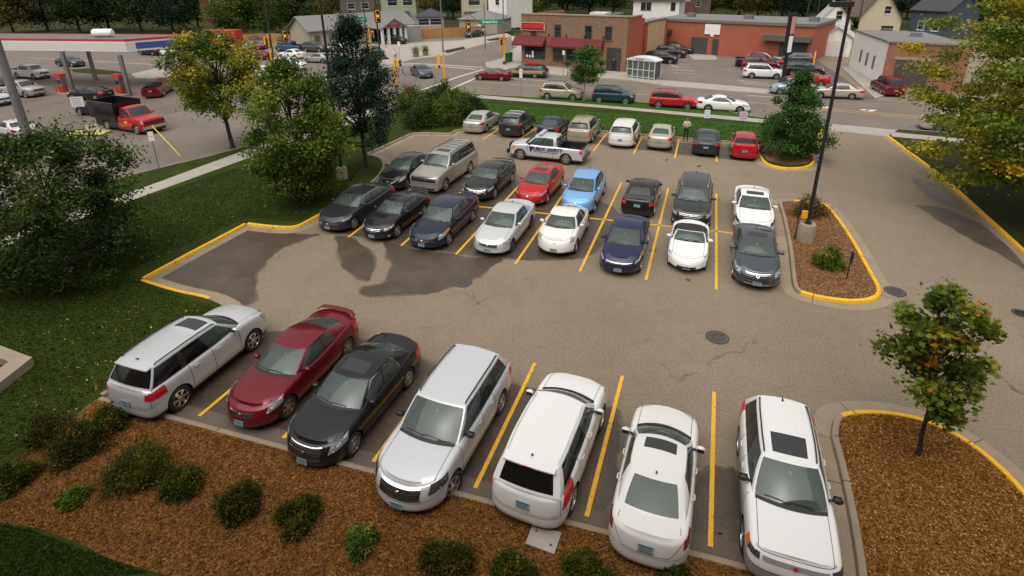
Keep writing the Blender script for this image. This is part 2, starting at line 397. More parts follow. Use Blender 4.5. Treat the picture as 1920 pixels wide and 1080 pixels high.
    def Rf(s, u, v):
        y = v * s.wroof(u); x = lerp(s.xrf - s.bow * .5 * v * v, s.xrr + s.bow * .35 * v * v, u); return Vector((x, y, s.rz(x, y)))
    def nrm(s, f, a, b):
        e = .004; p = f(a, b); pa = f(a + e, b) - f(a - e, b); pb = f(a, b + e) - f(a, b - e); n = pa.cross(pb)
        if n.length < 1e-12: return Vector((0, 0, 1))
        n.normalize(); c = Vector((max(-s.L / 2 + .9, min(s.L / 2 - .9, p.x)), 0, .55))
        return n if n.dot(p - c) > 0 else -n
    def patch(s, f, quad, nu=6, nv=3, off=.006, skirt=.02, mb=None, mi=0):
        mb = mb or MB(); g = []; gi = []
        for j in range(nv + 1):
            r = []; r2 = []
            for i in range(nu + 1):
                u, v = i / nu, j / nv
                a = (quad[0][0] * (1 - u) + quad[1][0] * u) * (1 - v) + (quad[3][0] * (1 - u) + quad[2][0] * u) * v
                b = (quad[0][1] * (1 - u) + quad[1][1] * u) * (1 - v) + (quad[3][1] * (1 - u) + quad[2][1] * u) * v
                n = s.nrm(f, a, b); p = f(a, b); r.append(p + n * off); r2.append(p - n * skirt)
            g.append(r); gi.append(r2)
        mb.grid(g, mi)
        if skirt:
            ring = g[0] + [r[-1] for r in g[1:]] + g[-1][-2::-1] + [r[0] for r in g[-2:0:-1]]
            ring2 = gi[0] + [r[-1] for r in gi[1:]] + gi[-1][-2::-1] + [r[0] for r in gi[-2:0:-1]]
            mb.grid([ring, ring2], mi, closed=True)
        return mb
    def rib(s, f, path, w=.01, off=.003, mb=None, mi=0, sub=8):
        mb = mb or MB(); pts = []
        for i in range(len(path) - 1):
            for j in range(sub + (1 if i == len(path) - 2 else 0)):
                t = j / sub; pts.append((lerp(path[i][0], path[i + 1][0], t), lerp(path[i][1], path[i + 1][1], t)))
        P = [f(*q) for q in pts]; Nn = [s.nrm(f, *q) for q in pts]; A = []; Bb = []
        for i, p in enumerate(P):
            t = P[min(i + 1, len(P) - 1)] - P[max(0, i - 1)]
            if t.length < 1e-9: continue
            sd = Nn[i].cross(t.normalized()); A.append(p + sd * w / 2 + Nn[i] * off); Bb.append(p - sd * w / 2 + Nn[i] * off)
        mb.grid([A, Bb], mi); return mb
    def build(s):
        p, lod, R = s.p, s.lod, s.root
        # ---- body shell
        ks = [0, .5, 1, 1.5, 2, 2.4, 2.8, 3.2, 3.6, 4, 4.4, 4.8, 5.2, 5.6, 6, 6.5, 7, 7.05, 7.2, 7.4, 7.6, 7.8, 8] if lod == 2 else [0, 1, 2, 2.5, 3, 3.5, 4, 4.5, 5, 5.5, 6, 7, 7.1, 7.4, 7.7, 8]
        nc, nsd, nrr = (12, 54, 10) if lod == 2 else (7, 34, 6)
        doorx = []
        dl = []
        if p['doors'] == 2:
            P = s.panes; f = s.Gs(1); xa = s.xc - s.bow + .02; xm = f((P[0][1][0] + P[1][0][0]) / 2, 0).x; xz = max(s.xb + s.wr + .1, f(P[1][1][0], 0).x) if s.style not in ('suv', 'boxsuv') else s.xb + s.wr + .12
            xa = min(xa, s.xf - s.wr - .12); doorx = [(xa, xm), (xm, xz)]
        else:
            f = s.Gs(1); xa = min(s.xc - s.bow + .02, s.xf - s.wr - .12); doorx = [(xa, f(s.panes[0][1][0] + .02, 0).x)]
        qs = [i / nc for i in range(nc)]
        xl = sorted(set([lerp(s.xs, s.xe, i / nsd) for i in range(nsd + 1)]), reverse=True)
        for a, b in doorx:
            for d in (a, b):
                i = min(range(len(xl)), key=lambda i: abs(xl[i] - d)); xl[i] = d
        qs += [s.sx(x) for x in xl] + [2 + i / nrr for i in range(1, nrr + 1)]
        Ra = s.wr + .045; zw = s.wr
        body = MB(); parts = {}
        bedx = s.xr0 - .02 if p.get('bed') else None
        for sg in (1, -1):
            rows = []; orig = []
            for k in ks:
                r = []; ro = []
                for q in qs:
                    P = s.B(q, k, sg); ro.append(P.copy())
                    if k <= 6.5:
                        for xw in (s.xf, s.xb):
                            dx, dz = P.x - xw, P.z - zw; d = hypot(dx, dz) if dz > 0 else abs(dx)
                            if d < Ra:
                                if dz > 0:
                                    sc = Ra / max(d, 1e-4); P = Vector((xw + dx * sc, P.y, zw + dz * sc))
                                else: P = Vector((xw + (Ra if dx > 0 else -Ra), P.y, P.z))
                    r.append(P)
                rows.append(r); orig.append(ro)
            o = len(body.v); nq = len(qs)
            vs = [v for r in rows for v in r]
            def inside(P): 
                for xw in (s.xf, s.xb):
                    dx, dz = P.x - xw, P.z - zw
                    if (hypot(dx, dz) if dz > 0 else abs(dx)) < Ra: return True
                return False
            lists = {}
            for i in range(len(ks) - 1):
                for j in range(nq - 1):
                    c = [orig[i][j], orig[i][j + 1], orig[i + 1][j + 1], orig[i + 1][j]]
                    if ks[i] < 6.5 and all(inside(q) for q in c): continue
                    cx = (c[0].x + c[2].x) / 2
                    if bedx is not None and ks[i] >= 7.04 and cx < bedx + .05: continue
                    key = 'body'
                    if lod == 2 and .9 < ks[i] < 7 and 1 <= qs[j] < 2:
                        for di, (a, b) in enumerate(doorx):
                            if b - 1e-3 < cx < a + 1e-3: key = ('door', sg, di)
                    mi = 1 if (p.get('clad') and ks[i] < p['clad'] - .01) else 0
                    lists.setdefault(key, []).append(((i * nq + j, i * nq + j + 1, (i + 1) * nq + j + 1, (i + 1) * nq + j), mi))
            for key, fl in lists.items():
                mb = body if key == 'body' else parts.setdefault(key, MB())
                oo = len(mb.v); used = {}; 
                for f, mi in fl:
                    nf = []
                    for idx in f:
                        if idx not in used: used[idx] = len(mb.v); mb.v.append(tuple(vs[idx]))
                        nf.append(used[idx])
                    mb.f.append(nf); mb.m.append(mi)
        # ---- greenhouse
        T = [0, .035, .10, .2, .35, .5, .65, .8, .90, .95, 1] if lod == 2 else [0, .035, .10, .4, .7, .90, .95, 1]
        lines = [(0, 0)]; kind = []
        for a, b in s.panes: lines += [a, b]
        lines.append((1, 1))
        cols = []; ck = []
        for i in range(len(lines) - 1):
            gl = i % 2 == 1; n = (6 if lod == 2 else 3) if gl else (2 if i in (0, len(lines) - 2) else 1)
            for j in range(n): cols.append((lerp(lines[i][0], lines[i + 1][0], j / n), lerp(lines[i][1], lines[i + 1][1], j / n))); ck.append((gl, i))
        cols.append((1, 1))
        GLR = p.get('rearglass', GLC); GLF = GLC
        if lod < 2: GLR = GLF = GLD
        pillar_black = p.get('bpillar', True); soft = p.get('softtop')
        sidewin = {}
        for sg in (1, -1):
            f = s.Gs(sg)
            rows = [[f(lerp(c[0], c[1], t), t) for c in cols] for t in T]
            for i in range(len(T) - 1):
                for j in range(len(cols) - 1):
                    quad = [rows[i][j], rows[i][j + 1], rows[i + 1][j + 1], rows[i + 1][j]]
                    gl, li = ck[j]
                    if gl and .10 - 1e-6 <= T[i] < .90 - 1e-6:
                        w = sidewin.setdefault((sg, li), MB()); w.add([q - Vector((0, sg * .004, 0)) for q in quad], [(0, 1, 2, 3)])
                    else:
                        mi = 0
                        if pillar_black and not gl and 0 < li < len(lines) - 2 and .10 - 1e-6 <= T[i] < .90 - 1e-6: mi = 2
                        if soft and (li > 0 or T[i] >= .9): mi = 3
                        body.add(quad, [(0, 1, 2, 3)], mi)
        V = [-1, -.95, -.8, -.6, -.4, -.2, 0, .2, .4, .6, .8, .95, 1] if lod == 2 else [-1, -.94, -.5, 0, .5, .94, 1]
        def screen(f, T2, va, ta, tb, mbw, sft=False):
            rows = [[f(v, t) for v in V] for t in T2]
            for i in range(len(T2) - 1):
                for j in range(len(V) - 1):
                    quad = [rows[i][j], rows[i][j + 1], rows[i + 1][j + 1], rows[i + 1][j]]
                    if ta - 1e-6 <= T2[i] < tb - 1e-6 and -va - 1e-6 <= V[j] and V[j + 1] <= va + 1e-6: mbw.add(quad, [(0, 1, 2, 3)])
                    else: body.add(quad, [(0, 1, 2, 3)], 3 if sft else 0)
        wsm = MB(); rwm = MB()
        screen(s.Gf, T, .95 if lod == 2 else .94, .035, .95, wsm)
        rva = (.95 if lod == 2 else .94) if s.rb < .3 else (.8 if lod == 2 else .94)
        screen(s.Gr, T, p.get('rva', rva), .10, .90, rwm, soft)
        us = sorted(set([c[1] for c in cols] + [1]))
        body.grid([[s.Rf(u, v) for v in V] for u in us], 3 if soft else 0)
        SOFT = mat('soft_top', (.02, .02, .021), .85, var=.2)
        CLAD = p.get('cladmat', DGR)
        wsm.build('windshield', GLF, R, 60, merge=.001); rwm.build('rear_window', GLR, R, 60, merge=.001)
        sw = {}
        for (sg, li), m in sidewin.items():
            sw[(sg, li)] = m.build('side_window', (GLF if li == 1 else GLR), R, 60, merge=.001)
        doors = {}
        for key, m in parts.items():
            doors[key] = m.build('door', [s.pm, CLAD], R, 38, merge=.001)
        # ---- underbody and wheels
        ub = MB(); yo = s.W / 2 - .035; 
        ub.box(-s.L / 2 + .5, -yo + .22, s.zl - .08, s.L / 2 - .5, yo - .22, s.zl + .12)
        for xw in (s.xf, s.xb):
            for sg in (1, -1):
                n = 12; A = [(xw + (Ra + .004) * cos(pi * j / n), sg * (s.yb(xw + (Ra + .004) * cos(pi * j / n)) - .03), zw + (Ra + .004) * sin(pi * j / n)) for j in range(n + 1)]
                A = [(A[0][0], A[0][1] - sg * .04, s.zl + .03)] + A + [(A[-1][0], A[-1][1] - sg * .04, s.zl + .03)]
                Bq = [(a, sg * (yo - .42), c) for a, b, c in A]
                ub.grid([A, Bq]); ub.add(Bq, [tuple(range(len(Bq)))])
        ub.build('underbody', [BLK], R, 30)
        wt = .095; ang = p.get('steer', 0)
        for xw in (s.xf, s.xb):
            yw = min(s.W / 2, s.yb(xw + s.wr * .75 * (1 if xw > 0 else -1)) + .02) - .12
            for sg in (1, -1):
                if lod == 2:
                    wh = link('wheel', wheel_hub(s.wr), R, (xw, sg * yw, s.wr))
                    link('tyre', wheel_mesh('tyre', s.wr, lod), wh); link('rim', wheel_mesh('rim', s.wr, lod, p.get('spokes', 5), p.get('rimcol')), wh)
                else:
                    wh = link('wheel', wheel_mesh('tyre', s.wr, lod), R, (xw, sg * yw, s.wr)); link('rim', wheel_mesh('rim', s.wr, lod, p.get('spokes', 6), p.get('rimcol')), wh)
                wh.rotation_euler = (0, 0, (0 if sg > 0 else pi) + (radians(ang) if xw == s.xf else 0))
        # ---- lamps, grille
        ha = p.get('head', [(.50, 4.1), (.93, 4.6), (.97, 6.5), (.55, 5.6)])
        for sg in (1, -1):
            s.patch(s.Bf, [(a * sg, k) for a, k in ha], 8 if lod == 2 else 4, 4 if lod == 2 else 2, .012).build('headlight', p.get('headmat', HLT), R, 50)
            if p.get('amber'): s.patch(s.Bf, [(a * sg, k) for a, k in p['amber']], 4, 2, .014).build('turn_signal', AMB, R, 50)
            if p.get('fog') and lod == 2: s.patch(s.Bf, [(.58 * sg, 1.5), (.72 * sg, 1.5), (.72 * sg, 2.4), (.58 * sg, 2.4)], 3, 2, .008).build('fog_light', HLT, R, 50)
            ta = p.get('tail', [(.5, 4.0), (1.0, 4.0), (1.0, 5.9), (.5, 5.9)])
            s.patch(s.Br, [(a * sg, k) for a, k in ta], 8 if lod == 2 else 4, 3, .012).build('taillight', p.get('tailmat', TLT), R, 50)
            if p.get('tailup'):
                f = s.Gs(sg); s.patch(f, [(.955, 0), (.995, 0), (.995, .5), (.955, .35)], 2, 4, .008).build('taillight', TLT, R, 50)
        g = p.get('grille', (.34, 4.0, 5.9)); gm = MB()
        s.patch(s.Bf, [(-g[0] * .9, g[1]), (g[0] * .9, g[1]), (g[0], g[2]), (-g[0], g[2])], 8, 3, .008, mb=gm)
        gc = p.get('gchrome', 3)
        if lod == 2:
            for i in range(gc):
                k = g[1] + (g[2] - g[1]) * (i + .5) / gc; s.rib(s.Bf, [(-g[0] * .95, k), (0, k), (g[0] * .95, k)], .016, .02, gm, 1)
            if p.get('gframe', 1):
                for k in (g[1], g[2]): s.rib(s.Bf, [(-g[0], k), (0, k), (g[0], k)], .025, .018, gm, 1)
        gm.build('grille', [p.get('gmat', BLK), p.get('gbar', CHR)], R, 40)
        lo = p.get('intake', (.42, .9, 2.0))
        if lo: s.patch(s.Bf, [(-lo[0], lo[1]), (lo[0], lo[1]), (lo[0] * .9, lo[2]), (-lo[0] * .9, lo[2])], 8, 2, .006).build('air_intake', BLK, R, 40)
        if p.get('emblem', 1) and lod == 2:
            ke = p.get('ek', (g[1] + g[2]) / 2); P = s.Bf(0, ke); n = s.nrm(s.Bf, .001, ke)
            e = MB(); e.lathe([(.04, 0), (.04, .01), (.03, .014), (.001, .014)] if not p.get('ring') else [(.062, 0), (.062, .012), (.048, .012), (.048, .002)], 20, 'Z')
            if p.get('ring'):
                for a0, b0, a1, b1 in ((-.03, .035, -.012, -.03), (-.012, -.03, 0, .005), (0, .005, .012, -.03), (.012, -.03, .03, .035)): e.tube([(a0, b0, .008), (a1, b1, .008)], .005, 5)
            o = e.build('emblem', p.get('emat', CHR), R, 30); o.matrix_local = Matrix.Translation(P + n * .028) @ n.to_track_quat('Z', 'Y').to_matrix().to_4x4()
        # plates
        pk = p.get('plk', 2.9)
        for f, nm, kk in ((s.Bf, 'front_plate', p.get('fpk', 2.6)), (s.Br, 'rear_plate', p.get('rpk', 4.2 if s.rb > .3 else 3.6))):
            if nm == 'front_plate' and p.get('nofp'): continue
            P = f(0, kk); n = s.nrm(f, .001, kk); n.z = min(n.z, .35); n.normalize(); pm = MB().box(-.155, -.08, 0, .155, .08, .012, 0).box(-.15, .04, .012, .15, .075, .014, 1).box(-.15, -.075, .012, .15, -.055, .014, 1)
            for i in range(6): pm.box(-.12 + i * .042, -.04, .012, -.12 + i * .042 + .022, .025, .014, 1)
            o = pm.build('license_plate', [PLT, PLB], R, 30)
            x = Vector((0, 0, 1)).cross(n).normalized(); y = n.cross(x); M = Matrix((x, y, n)).transposed().to_4x4(); o.matrix_local = Matrix.Translation(P + n * .02) @ M
        # mirrors
        f = s.Gs(1); A = f(s.panes[0][0][0] + .035, .14)
        for sg in (1, -1):
            m = MB(); c = (A.x + .02, sg * (A.y + .17), A.z + .03)
            m.ball(c, 1, 0, 10, 7, (.075, .115, .075)); m.tube([(A.x, sg * (A.y - .01), A.z - .03), (c[0], sg * (A.y + .1), c[2] - .02)], .028, 6, 1)
            m.box(c[0] - .078, c[1] - .085, c[2] - .05, c[0] - .066, c[1] + .085, c[2] + .05, 2)
            m.build('side_mirror', [p.get('mirmat', s.pm), BLK, GLD], R, 40)
        if lod == 2:
            # seams
            sm = MB(); 
            kk = 7.13
            s.rib(s.B_top(1), [(s.xs + s.capf * .45, kk), (s.xc - s.bow + .02, kk + .02)], .012, .003, sm); s.rib(s.B_top(-1), [(s.xs + s.capf * .45, kk), (s.xc - s.bow + .02, kk + .02)], .012, .003, sm)
            s.rib(s.Bf, [(-.72, 7.05), (-.4, 6.75), (.4, 6.75), (.72, 7.05)], .012, .004, sm, sub=6)
            for sg in (1, -1):
                fs = s.Bs(sg)
                for a, b in doorx:
                    for d in (a, b):
                        if d == doorx[0][1] and (a, b) != doorx[0]: continue
                        s.rib(fs, [(d, .95), (d, 4), (d, 7.08)], .016, .003, sm)
                s.rib(fs, [(doorx[0][0], .95), (doorx[-1][1], .95)], .010, .003, sm)
            if s.rb > .3 and not bedx:
                for sg in (1, -1): s.rib(s.B_top(sg), [(s.xr0 - .02, 7.16), (s.xe - s.capr * .4, 7.14)], .012, .003, sm)
                s.rib(s.Br, [(-.62, 5.9), (-.3, 3.6), (.3, 3.6), (.62, 5.9)], .012, .004, sm, sub=6)
            elif not bedx: s.rib(s.Br, [(-.7, 6.9), (-.66, 3.0), (.66, 3.0), (.7, 6.9)], .012, .004, sm, sub=8)
            if p.get('bumpline', 1): s.rib(s.Bf, [(-.98, 3.9), (-.5, 3.4), (.5, 3.4), (.98, 3.9)], .008, .004, sm); s.rib(s.Br, [(-.98, 3.3), (.98, 3.3)], .008, .004, sm, sub=20)
            body.add(sm.v, sm.f, 2)
            # cowl and wipers
            cw = MB(); n = 16
            a = []; b = []
            for i in range(n + 1):
                v = -.94 + 1.88 * i / n; P = s.Gf(v, .045); a.append(P + Vector((.005, 0, .006))); x = P.x + .085 + .01; b.append(Vector((x, P.y, s.topz(x, P.y) + .004)))
            cw.grid([a, b])
            cw.build('cowl', BLK, R, 40)
            for v0, v1 in ((.55, -.12), (-.05, -.72)):
                pts = [s.Gf(lerp(v0, v1, i / 6), .07 + .05 * sin(pi * i / 8)) + Vector((.015, 0, .022)) for i in range(7)]
                MB().tube(pts, .009, 5).build('wiper', BLK, R, 40)
            for key, o in doors.items():
                sg, di = key[1], key[2]; fs = s.Bs(sg); a, b = doorx[di]; xx = b + .13; P = fs(xx, 5.35); P2 = fs(xx + .17, 5.35)
                MB().tube([P + Vector((0, -sg * .01, 0)), P + Vector((.02, sg * .03, 0)), P2 + Vector((-.02, sg * .03, 0)), P2 + Vector((0, -sg * .01, 0))], .014, 6).build('door_handle', p.get('hndmat', s.pm), o, 40)
            # window trim
            tm = p.get('trim', BLK)
            for sg in (1, -1):
                tr = MB()
                f = s.Gs(sg); a = s.panes[0][0]; b = s.panes[-1][1]
                def U(e, t): return lerp(e[0], e[1], t)
                s.rib(f, [(U(a, .085), .085), (U(b, .085), .085)], .022, .004, tr, sub=20); s.rib(f, [(U(a, .915), .915), (U(b, .915), .915)], .020, .004, tr, sub=20)
                if tm is CHR: s.rib(f, [(U(b, .085), .085), (U(b, .915), .915)], .02, .004, tr); s.rib(f, [(U(a, .085), .085), (U(a, .915), .915)], .018, .004, tr)
                tr.build('window_trim', tm, R, 0)
            s.interior()
            if p.get('sidetrim'):
                for sg in (1, -1): s.rib(s.Bs(sg), [(s.xf - s.wr - .1, 3.2), (s.xb + s.wr + .1, 3.2)], .035, .012, sub=12).build('side_moulding', p['sidetrim'], R, 40)
        if p.get('rails'):
            for sg in (1, -1):
                pts = [s.Rf(u, sg * .93) + Vector((0, 0, .045 if .06 < u < .94 else .0)) for u in (.04, .07, .3, .5, .7, .93, .96)]
                MB().tube(pts, .018, 6).build('roof_rail', p.get('railmat', BLK), R, 40)
            for u in p.get('cross', ()):
                MB().tube([s.Rf(u, v) + Vector((0, 0, .06)) for v in (-.93, -.5, 0, .5, .93)], .016, 6).build('roof_bar', p.get('railmat', BLK), R, 40)
        if p.get('ribs'):
            rb = MB()
            for v in (-.6, -.36, -.12, .12, .36, .6): s.rib(s.Rf, [(p['ribs'], v), (.92, v)], .03, .008, rb, sub=8)
            body.add(rb.v, rb.f, 0)
        if p.get('sunroof'):
            u0, u1 = p['sunroof']; s.patch(s.Rf, [(u0, -.62), (u0, .62), (u1, .62), (u1, -.62)], 8, 3, .006, .01).build('sunroof', GLD if p.get('sgloss') else mat('sunroof_glass', (.035, .035, .037), .25, var=.1), R, 40)
        if p.get('spoiler'):
            xx = -s.L / 2 + .18; pts = [(lerp(-1, 1, i / 10)) for i in range(11)]; m = MB(); wv = s.W / 2 - .16
            A = [Vector((xx + .14 * abs(v) ** 3, v * wv, s.topz(xx, 0) + (.09 if abs(v) < .95 else .0))) for v in pts]
            m.grid([[a + Vector((.09, 0, -.005)) for a in A], [a + Vector((.03, 0, .02)) for a in A], [a + Vector((-.08, 0, .02)) for a in A], [a + Vector((-.09, 0, .0)) for a in A], [a + Vector((.09, 0, -.01)) for a in A]])
            m.build('spoiler', s.pm, R, 50)
        if p.get('rspoiler'):
            m = MB(); A = [s.Gr(v, 1) for v in [-.95 + 1.9 * i / 8 for i in range(9)]]
            m.grid([[a + Vector((.12, 0, .012)) for a in A], [a + Vector((-.16, 0, -.01)) for a in A], [a + Vector((-.16, 0, -.045)) for a in A], [a + Vector((0, 0, -.05)) for a in A]])
            m.build('spoiler', s.pm, R, 50); 
            if lod == 2: MB().box(A[4].x - .167, -.1, A[4].z - .04, A[4].x - .158, .1, A[4].z - .018).build('brake_light', TLT, R, 0)
        if p.get('antenna', 1) and lod == 2:
            P = s.Rf(.93, 0); MB().tube([P - Vector((0, 0, .01)), P + Vector((-.02, 0, .035)), P + Vector((-.09, 0, .06))], [.03, .022, .006], 6).build('antenna', BLK, R, 40)
        if bedx is not None:
            x1 = bedx - .02; x0 = -s.L / 2 + .13; w = s.W / 2 - .17; zt = s.topz(-s.L / 2 + .5, w) - .0; zf = zt - .5; m = MB()
            A = [(x0, -w), (x1, -w), (x1, w), (x0, w)]
            m.grid([[(a, b, zt + .012) for a, b in A], [(a, b, zf) for a, b in A]], 0, True); m.add([(a, b, zf) for a, b in A], [(0, 1, 2, 3)])
            w2 = w + .07; Bq = [(x0 - .06, -w2), (x1 + .04, -w2), (x1 + .04, w2), (x0 - .06, w2)]
            m.grid([[(a, b, zt + .012) for a, b in A], [(a, b, zt + .014) for a, b in Bq], [(a, b, zt - .03) for a, b in Bq]], 0, True)
            for i in range(9): y = -w + .12 + i * (2 * w - .24) / 8; m.box(x0 + .02, y - .02, zf, x1 - .02, y + .02, zf + .015)
            m.build('bed', [BLK], R, 30)
        s.body = body.build('body', [s.pm, CLAD, BLK, SOFT], R, 38, merge=.0015)
    def B_top(s, sg):
        return lambda x, k: Vector((x, sg * (s.W / 2 - .10) * s.wide(x) * (8 - k), s.topz(x, (s.W / 2 - .10) * s.wide(x) * (8 - k))))
    def interior(s):
        p = s.p; m = MB(); fm = p.get('seats', 0)
        def fx(i, v): return lerp(s.xc - s.bow * v * v - .03, s.xr0 + s.bow * .7 * v * v + .06, i / 14)
        xs = range(15)
        m.grid([[Vector((fx(i, v), v * (s.wbase(i / 14) - .06), s.topz(fx(i, v), v * .7) + .008)) for v in (-.97, -.6, -.2, .2, .6, .97)] for i in xs], 1)
        f = s.Gs(1); zb = s.zc; xw = s.xc - s.bow
        # dash hump, instrument hood, wheel
        m.box(xw - .62, -(s.W / 2 - .24), zb + .0, xw - .12, s.W / 2 - .24, zb + .05, 1)
        c = Vector((xw - .68, .36, zb + .07)); pts = []
        for i in range(15):
            t = 2 * pi * i / 14; pts.append(c + Vector((.055 * sin(t) * -1, .18 * cos(t), .13 * sin(t))))
        m.tube(pts, .016, 5, 1, cap=False)
        # seats
        xseat = xw - .55 - .55; hr = s.H - .22
        def seat(x, y, w, top):
            h = max(.12, top - zb)
            rows = [[(x - .10 - .35 * dz, y + v * w * (1 - .25 * t), zb - .1 + t * h + .05) for v in (-1, -.8, 0, .8, 1)] for t, dz in ((0, 0), (.5, .25), (.85, .4))]
            fr = [[(a + (.12 if abs(v) < 3 else 0), b, c) for v, (a, b, c) in enumerate(r)] for r in rows]
            m.grid(fr, 0); m.grid([fr[0]] + [rows[0]], 0); m.grid(rows, 0); m.grid([fr[-1], rows[-1]], 0)
            m.grid([[r[0] for r in fr], [r[0] for r in rows]], 0); m.grid([[r[-1] for r in fr], [r[-1] for r in rows]], 0)
            m.ball((x - .2, y, top - .02), 1, 0, 8, 6, (.06, .13, .085))
        if s.xr0 - xseat < -.2:
            seat(xseat, .37, .24, min(hr, zb + .33)); seat(xseat, -.37, .24, min(hr, zb + .33))
        xr = xseat - .85
        if xr - .25 > s.xrr - .15 and s.style not in ('roadster',):
            seat(xr, .36, .28, min(hr - .03, zb + .22)); seat(xr, -.36, .28, min(hr - .03, zb + .22))
        P = s.Gf(0, .82); m.box(P.x - .07, -.11, P.z - .08, P.x - .04, .11, P.z - .03, 1)
        m.build('interior', [p.get('seatmat', SEATG), DASH], s.root, 45)
        if p.get('permit', 1):
            P = s.Gf(.02, .80); MB().box(P.x - .065, -.035, P.z - .19, P.x - .06, .035, P.z - .07).build('parking_permit', mat('permit', (.45, .6, .25), .6, var=0), s.root, 0)
    def place(s, mode, px, hd):
        h = radians(hd); L = s.L
        g, zz, loc = G(*px), 0, None
        if mode == 'fwr': off = Vector((s.xf, -s.W / 2 + .02, 0))
        elif mode == 'fwl': off = Vector((s.xf, s.W / 2 - .02, 0))
        elif mode == 'rwr': off = Vector((s.xb, -s.W / 2 + .02, 0))
        elif mode == 'rwl': off = Vector((s.xb, s.W / 2 - .02, 0))
        elif mode == 'nb': off = Vector((L / 2 - .06, 0, 0)); g = G(px[0], px[1], s.zl)
        elif mode == 'tb': off = Vector((-L / 2 + .06, 0, 0)); g = G(px[0], px[1], s.zl)
        elif mode == 'c': off = Vector((0, 0, 0))
        R = Matrix.Rotation(h, 3, 'Z'); q = Vector((g.x, g.y, 0)) - R @ off
        s.root.location = (q.x, q.y, 0.0); s.root.rotation_euler = (0, 0, h); return s
_hub = {}
def wheel_hub(r):
    k = round(r, 3)
    if k not in _hub: _hub[k] = MB().lathe([(.001, -.05), (.06, -.05), (.06, .03), (r * .45, .035), (r * .45, .015), (.06, .01), (.001, .01)], 16, 'Y').mesh('wheel', [DGR])
    return _hub[k]
# ================================================================= ground
def smooth(pts, n=4):
    out = []
    for i in range(len(pts) - 1):
        p0 = pts[max(i - 1, 0)]; p1 = pts[i]; p2 = pts[i + 1]; p3 = pts[min(i + 2, len(pts) - 1)]
        for j in range(n):
            t = j / n
            out.append(.5 * ((2 * p1) + (p2 - p0) * t + (2 * p0 - 5 * p1 + 4 * p2 - p3) * t * t + (3 * p1 - p0 - 3 * p2 + p3) * t**3))
    out.append(pts[-1]); return out
def GP(pl, z=0): return [G(x, y, 0) + Vector((0, 0, z)) for x, y in pl]
def offset(pts, d, closed=False):
    """shift a ground polyline to its left by d"""
    out = []; n = len(pts)
    for i in range(n):
        a = pts[i - 1] if (i > 0 or closed) else pts[i]; b = pts[(i + 1) % n] if (i < n - 1 or closed) else pts[i]
        p = pts[i]; d1 = (p - a); d2 = (b - p)
        if d1.length < 1e-6: d1 = d2
        if d2.length < 1e-6: d2 = d1
        d1 = d1.normalized(); d2 = d2.normalized(); n1 = Vector((-d1.y, d1.x, 0)); n2 = Vector((-d2.y, d2.x, 0)); m = n1 + n2
        if m.length < .3: m = n1
        m.normalize(); c = max(.45, m.dot(n1)); out.append(p + m * (d / c))
    return out
def sheet(name, pl, z, m, px=True, kind='structure', label=None):
    pts = GP(pl) if px else pl
    o = MB().add([(p.x, p.y, z) for p in pts], [tuple(range(len(pts)))]).build(name, m, smooth=0)
    tag(o, label, kind=kind); return o
# materials of the ground
def asphalt(name, c1, c2, speck=1.0, cracks=True, rough=.85, spec=.3):
    m, t, b = newmat(name); v = coords(t)
    f = noise(t, 38, 3, .75, v); big = noise(t, .22 if cracks else .55, 5, .65, v); mid = noise(t, 2.2, 5, .7, v)
    col = ramp(t, big, [(.3, c1), (.7, c2)])
    col = mix(t, 1.0, col, ramp(t, f, [(.30, 1 - .45 * speck), (.5, .95), (.68, 1 + .0), (.78, 1)]), 'MULTIPLY')
    light = ramp(t, f, [(.60, 0), (.74, .55 * speck)]); col = mix(t, light, col, (.36, .31, .25))
    g2 = noise(t, 13, 3, .8, v); col = mix(t, 1, col, ramp(t, g2, [(.32, 1 - .42 * speck), (.5, 1), (.7, 1)]), 'MULTIPLY'); col = mix(t, ramp(t, g2, [(.58, 0), (.75, .35 * speck)]), col, (.40, .34, .27))
    col = mix(t, .5, col, ramp(t, mid, [(.3, .78), (.7, 1)]), 'MULTIPLY')
    if cracks:
        w = t.nodes.new('ShaderNodeTexNoise'); w.inputs['Scale'].default_value = .8; w.inputs['Detail'].default_value = 6
        t.links.new(v, w.inputs['Vector']); mxv = mix(t, .25, v, w.outputs['Color'], 'LINEAR_LIGHT') if False else None
        va = t.nodes.new('ShaderNodeVectorMath'); va.operation = 'MULTIPLY_ADD'; t.links.new(w.outputs['Color'], va.inputs[0]); va.inputs[1].default_value = (1.6, 1.6, 0); t.links.new(v, va.inputs[2])
        vo = t.nodes.new('ShaderNodeTexVoronoi'); vo.feature = 'DISTANCE_TO_EDGE'; vo.inputs['Scale'].default_value = .16; t.links.new(va.outputs[0], vo.inputs['Vector'])
        ms = ramp(t, noise(t, .5, 3, .5, v), [(.50, 0), (.62, 1)])
        cr = ramp(t, vo.outputs['Distance'], [(.0, .55), (.0015, .4), (.003, 0)])
        mm = t.nodes.new('ShaderNodeMath'); mm.operation = 'MULTIPLY'; t.links.new(ms, mm.inputs[0]); t.links.new(cr, mm.inputs[1])
        col = mix(t, mm.outputs[0], col, (.03, .025, .02))
        ol = ramp(t, noise(t, 1.1, 4, .6, v), [(.66, 0), (.78, .35)]); col = mix(t, ol, col, (.06, .05, .042))
    t.links.new(col, b.inputs['Base Color']); b.inputs['Roughness'].default_value = rough; b.inputs['Specular IOR Level'].default_value = spec
    bump(t, b, f, .35, .01); return m
AS_LOT = asphalt('lot_asphalt', (.235, .185, .132), (.285, .228, .165))
AS_WET = asphalt('damp_asphalt', (.058, .041, .028), (.118, .088, .062), .8, False, .40, .5)
AS_MID = asphalt('drying_asphalt', (.125, .096, .068), (.175, .137, .10), .9, False, .6, .4)
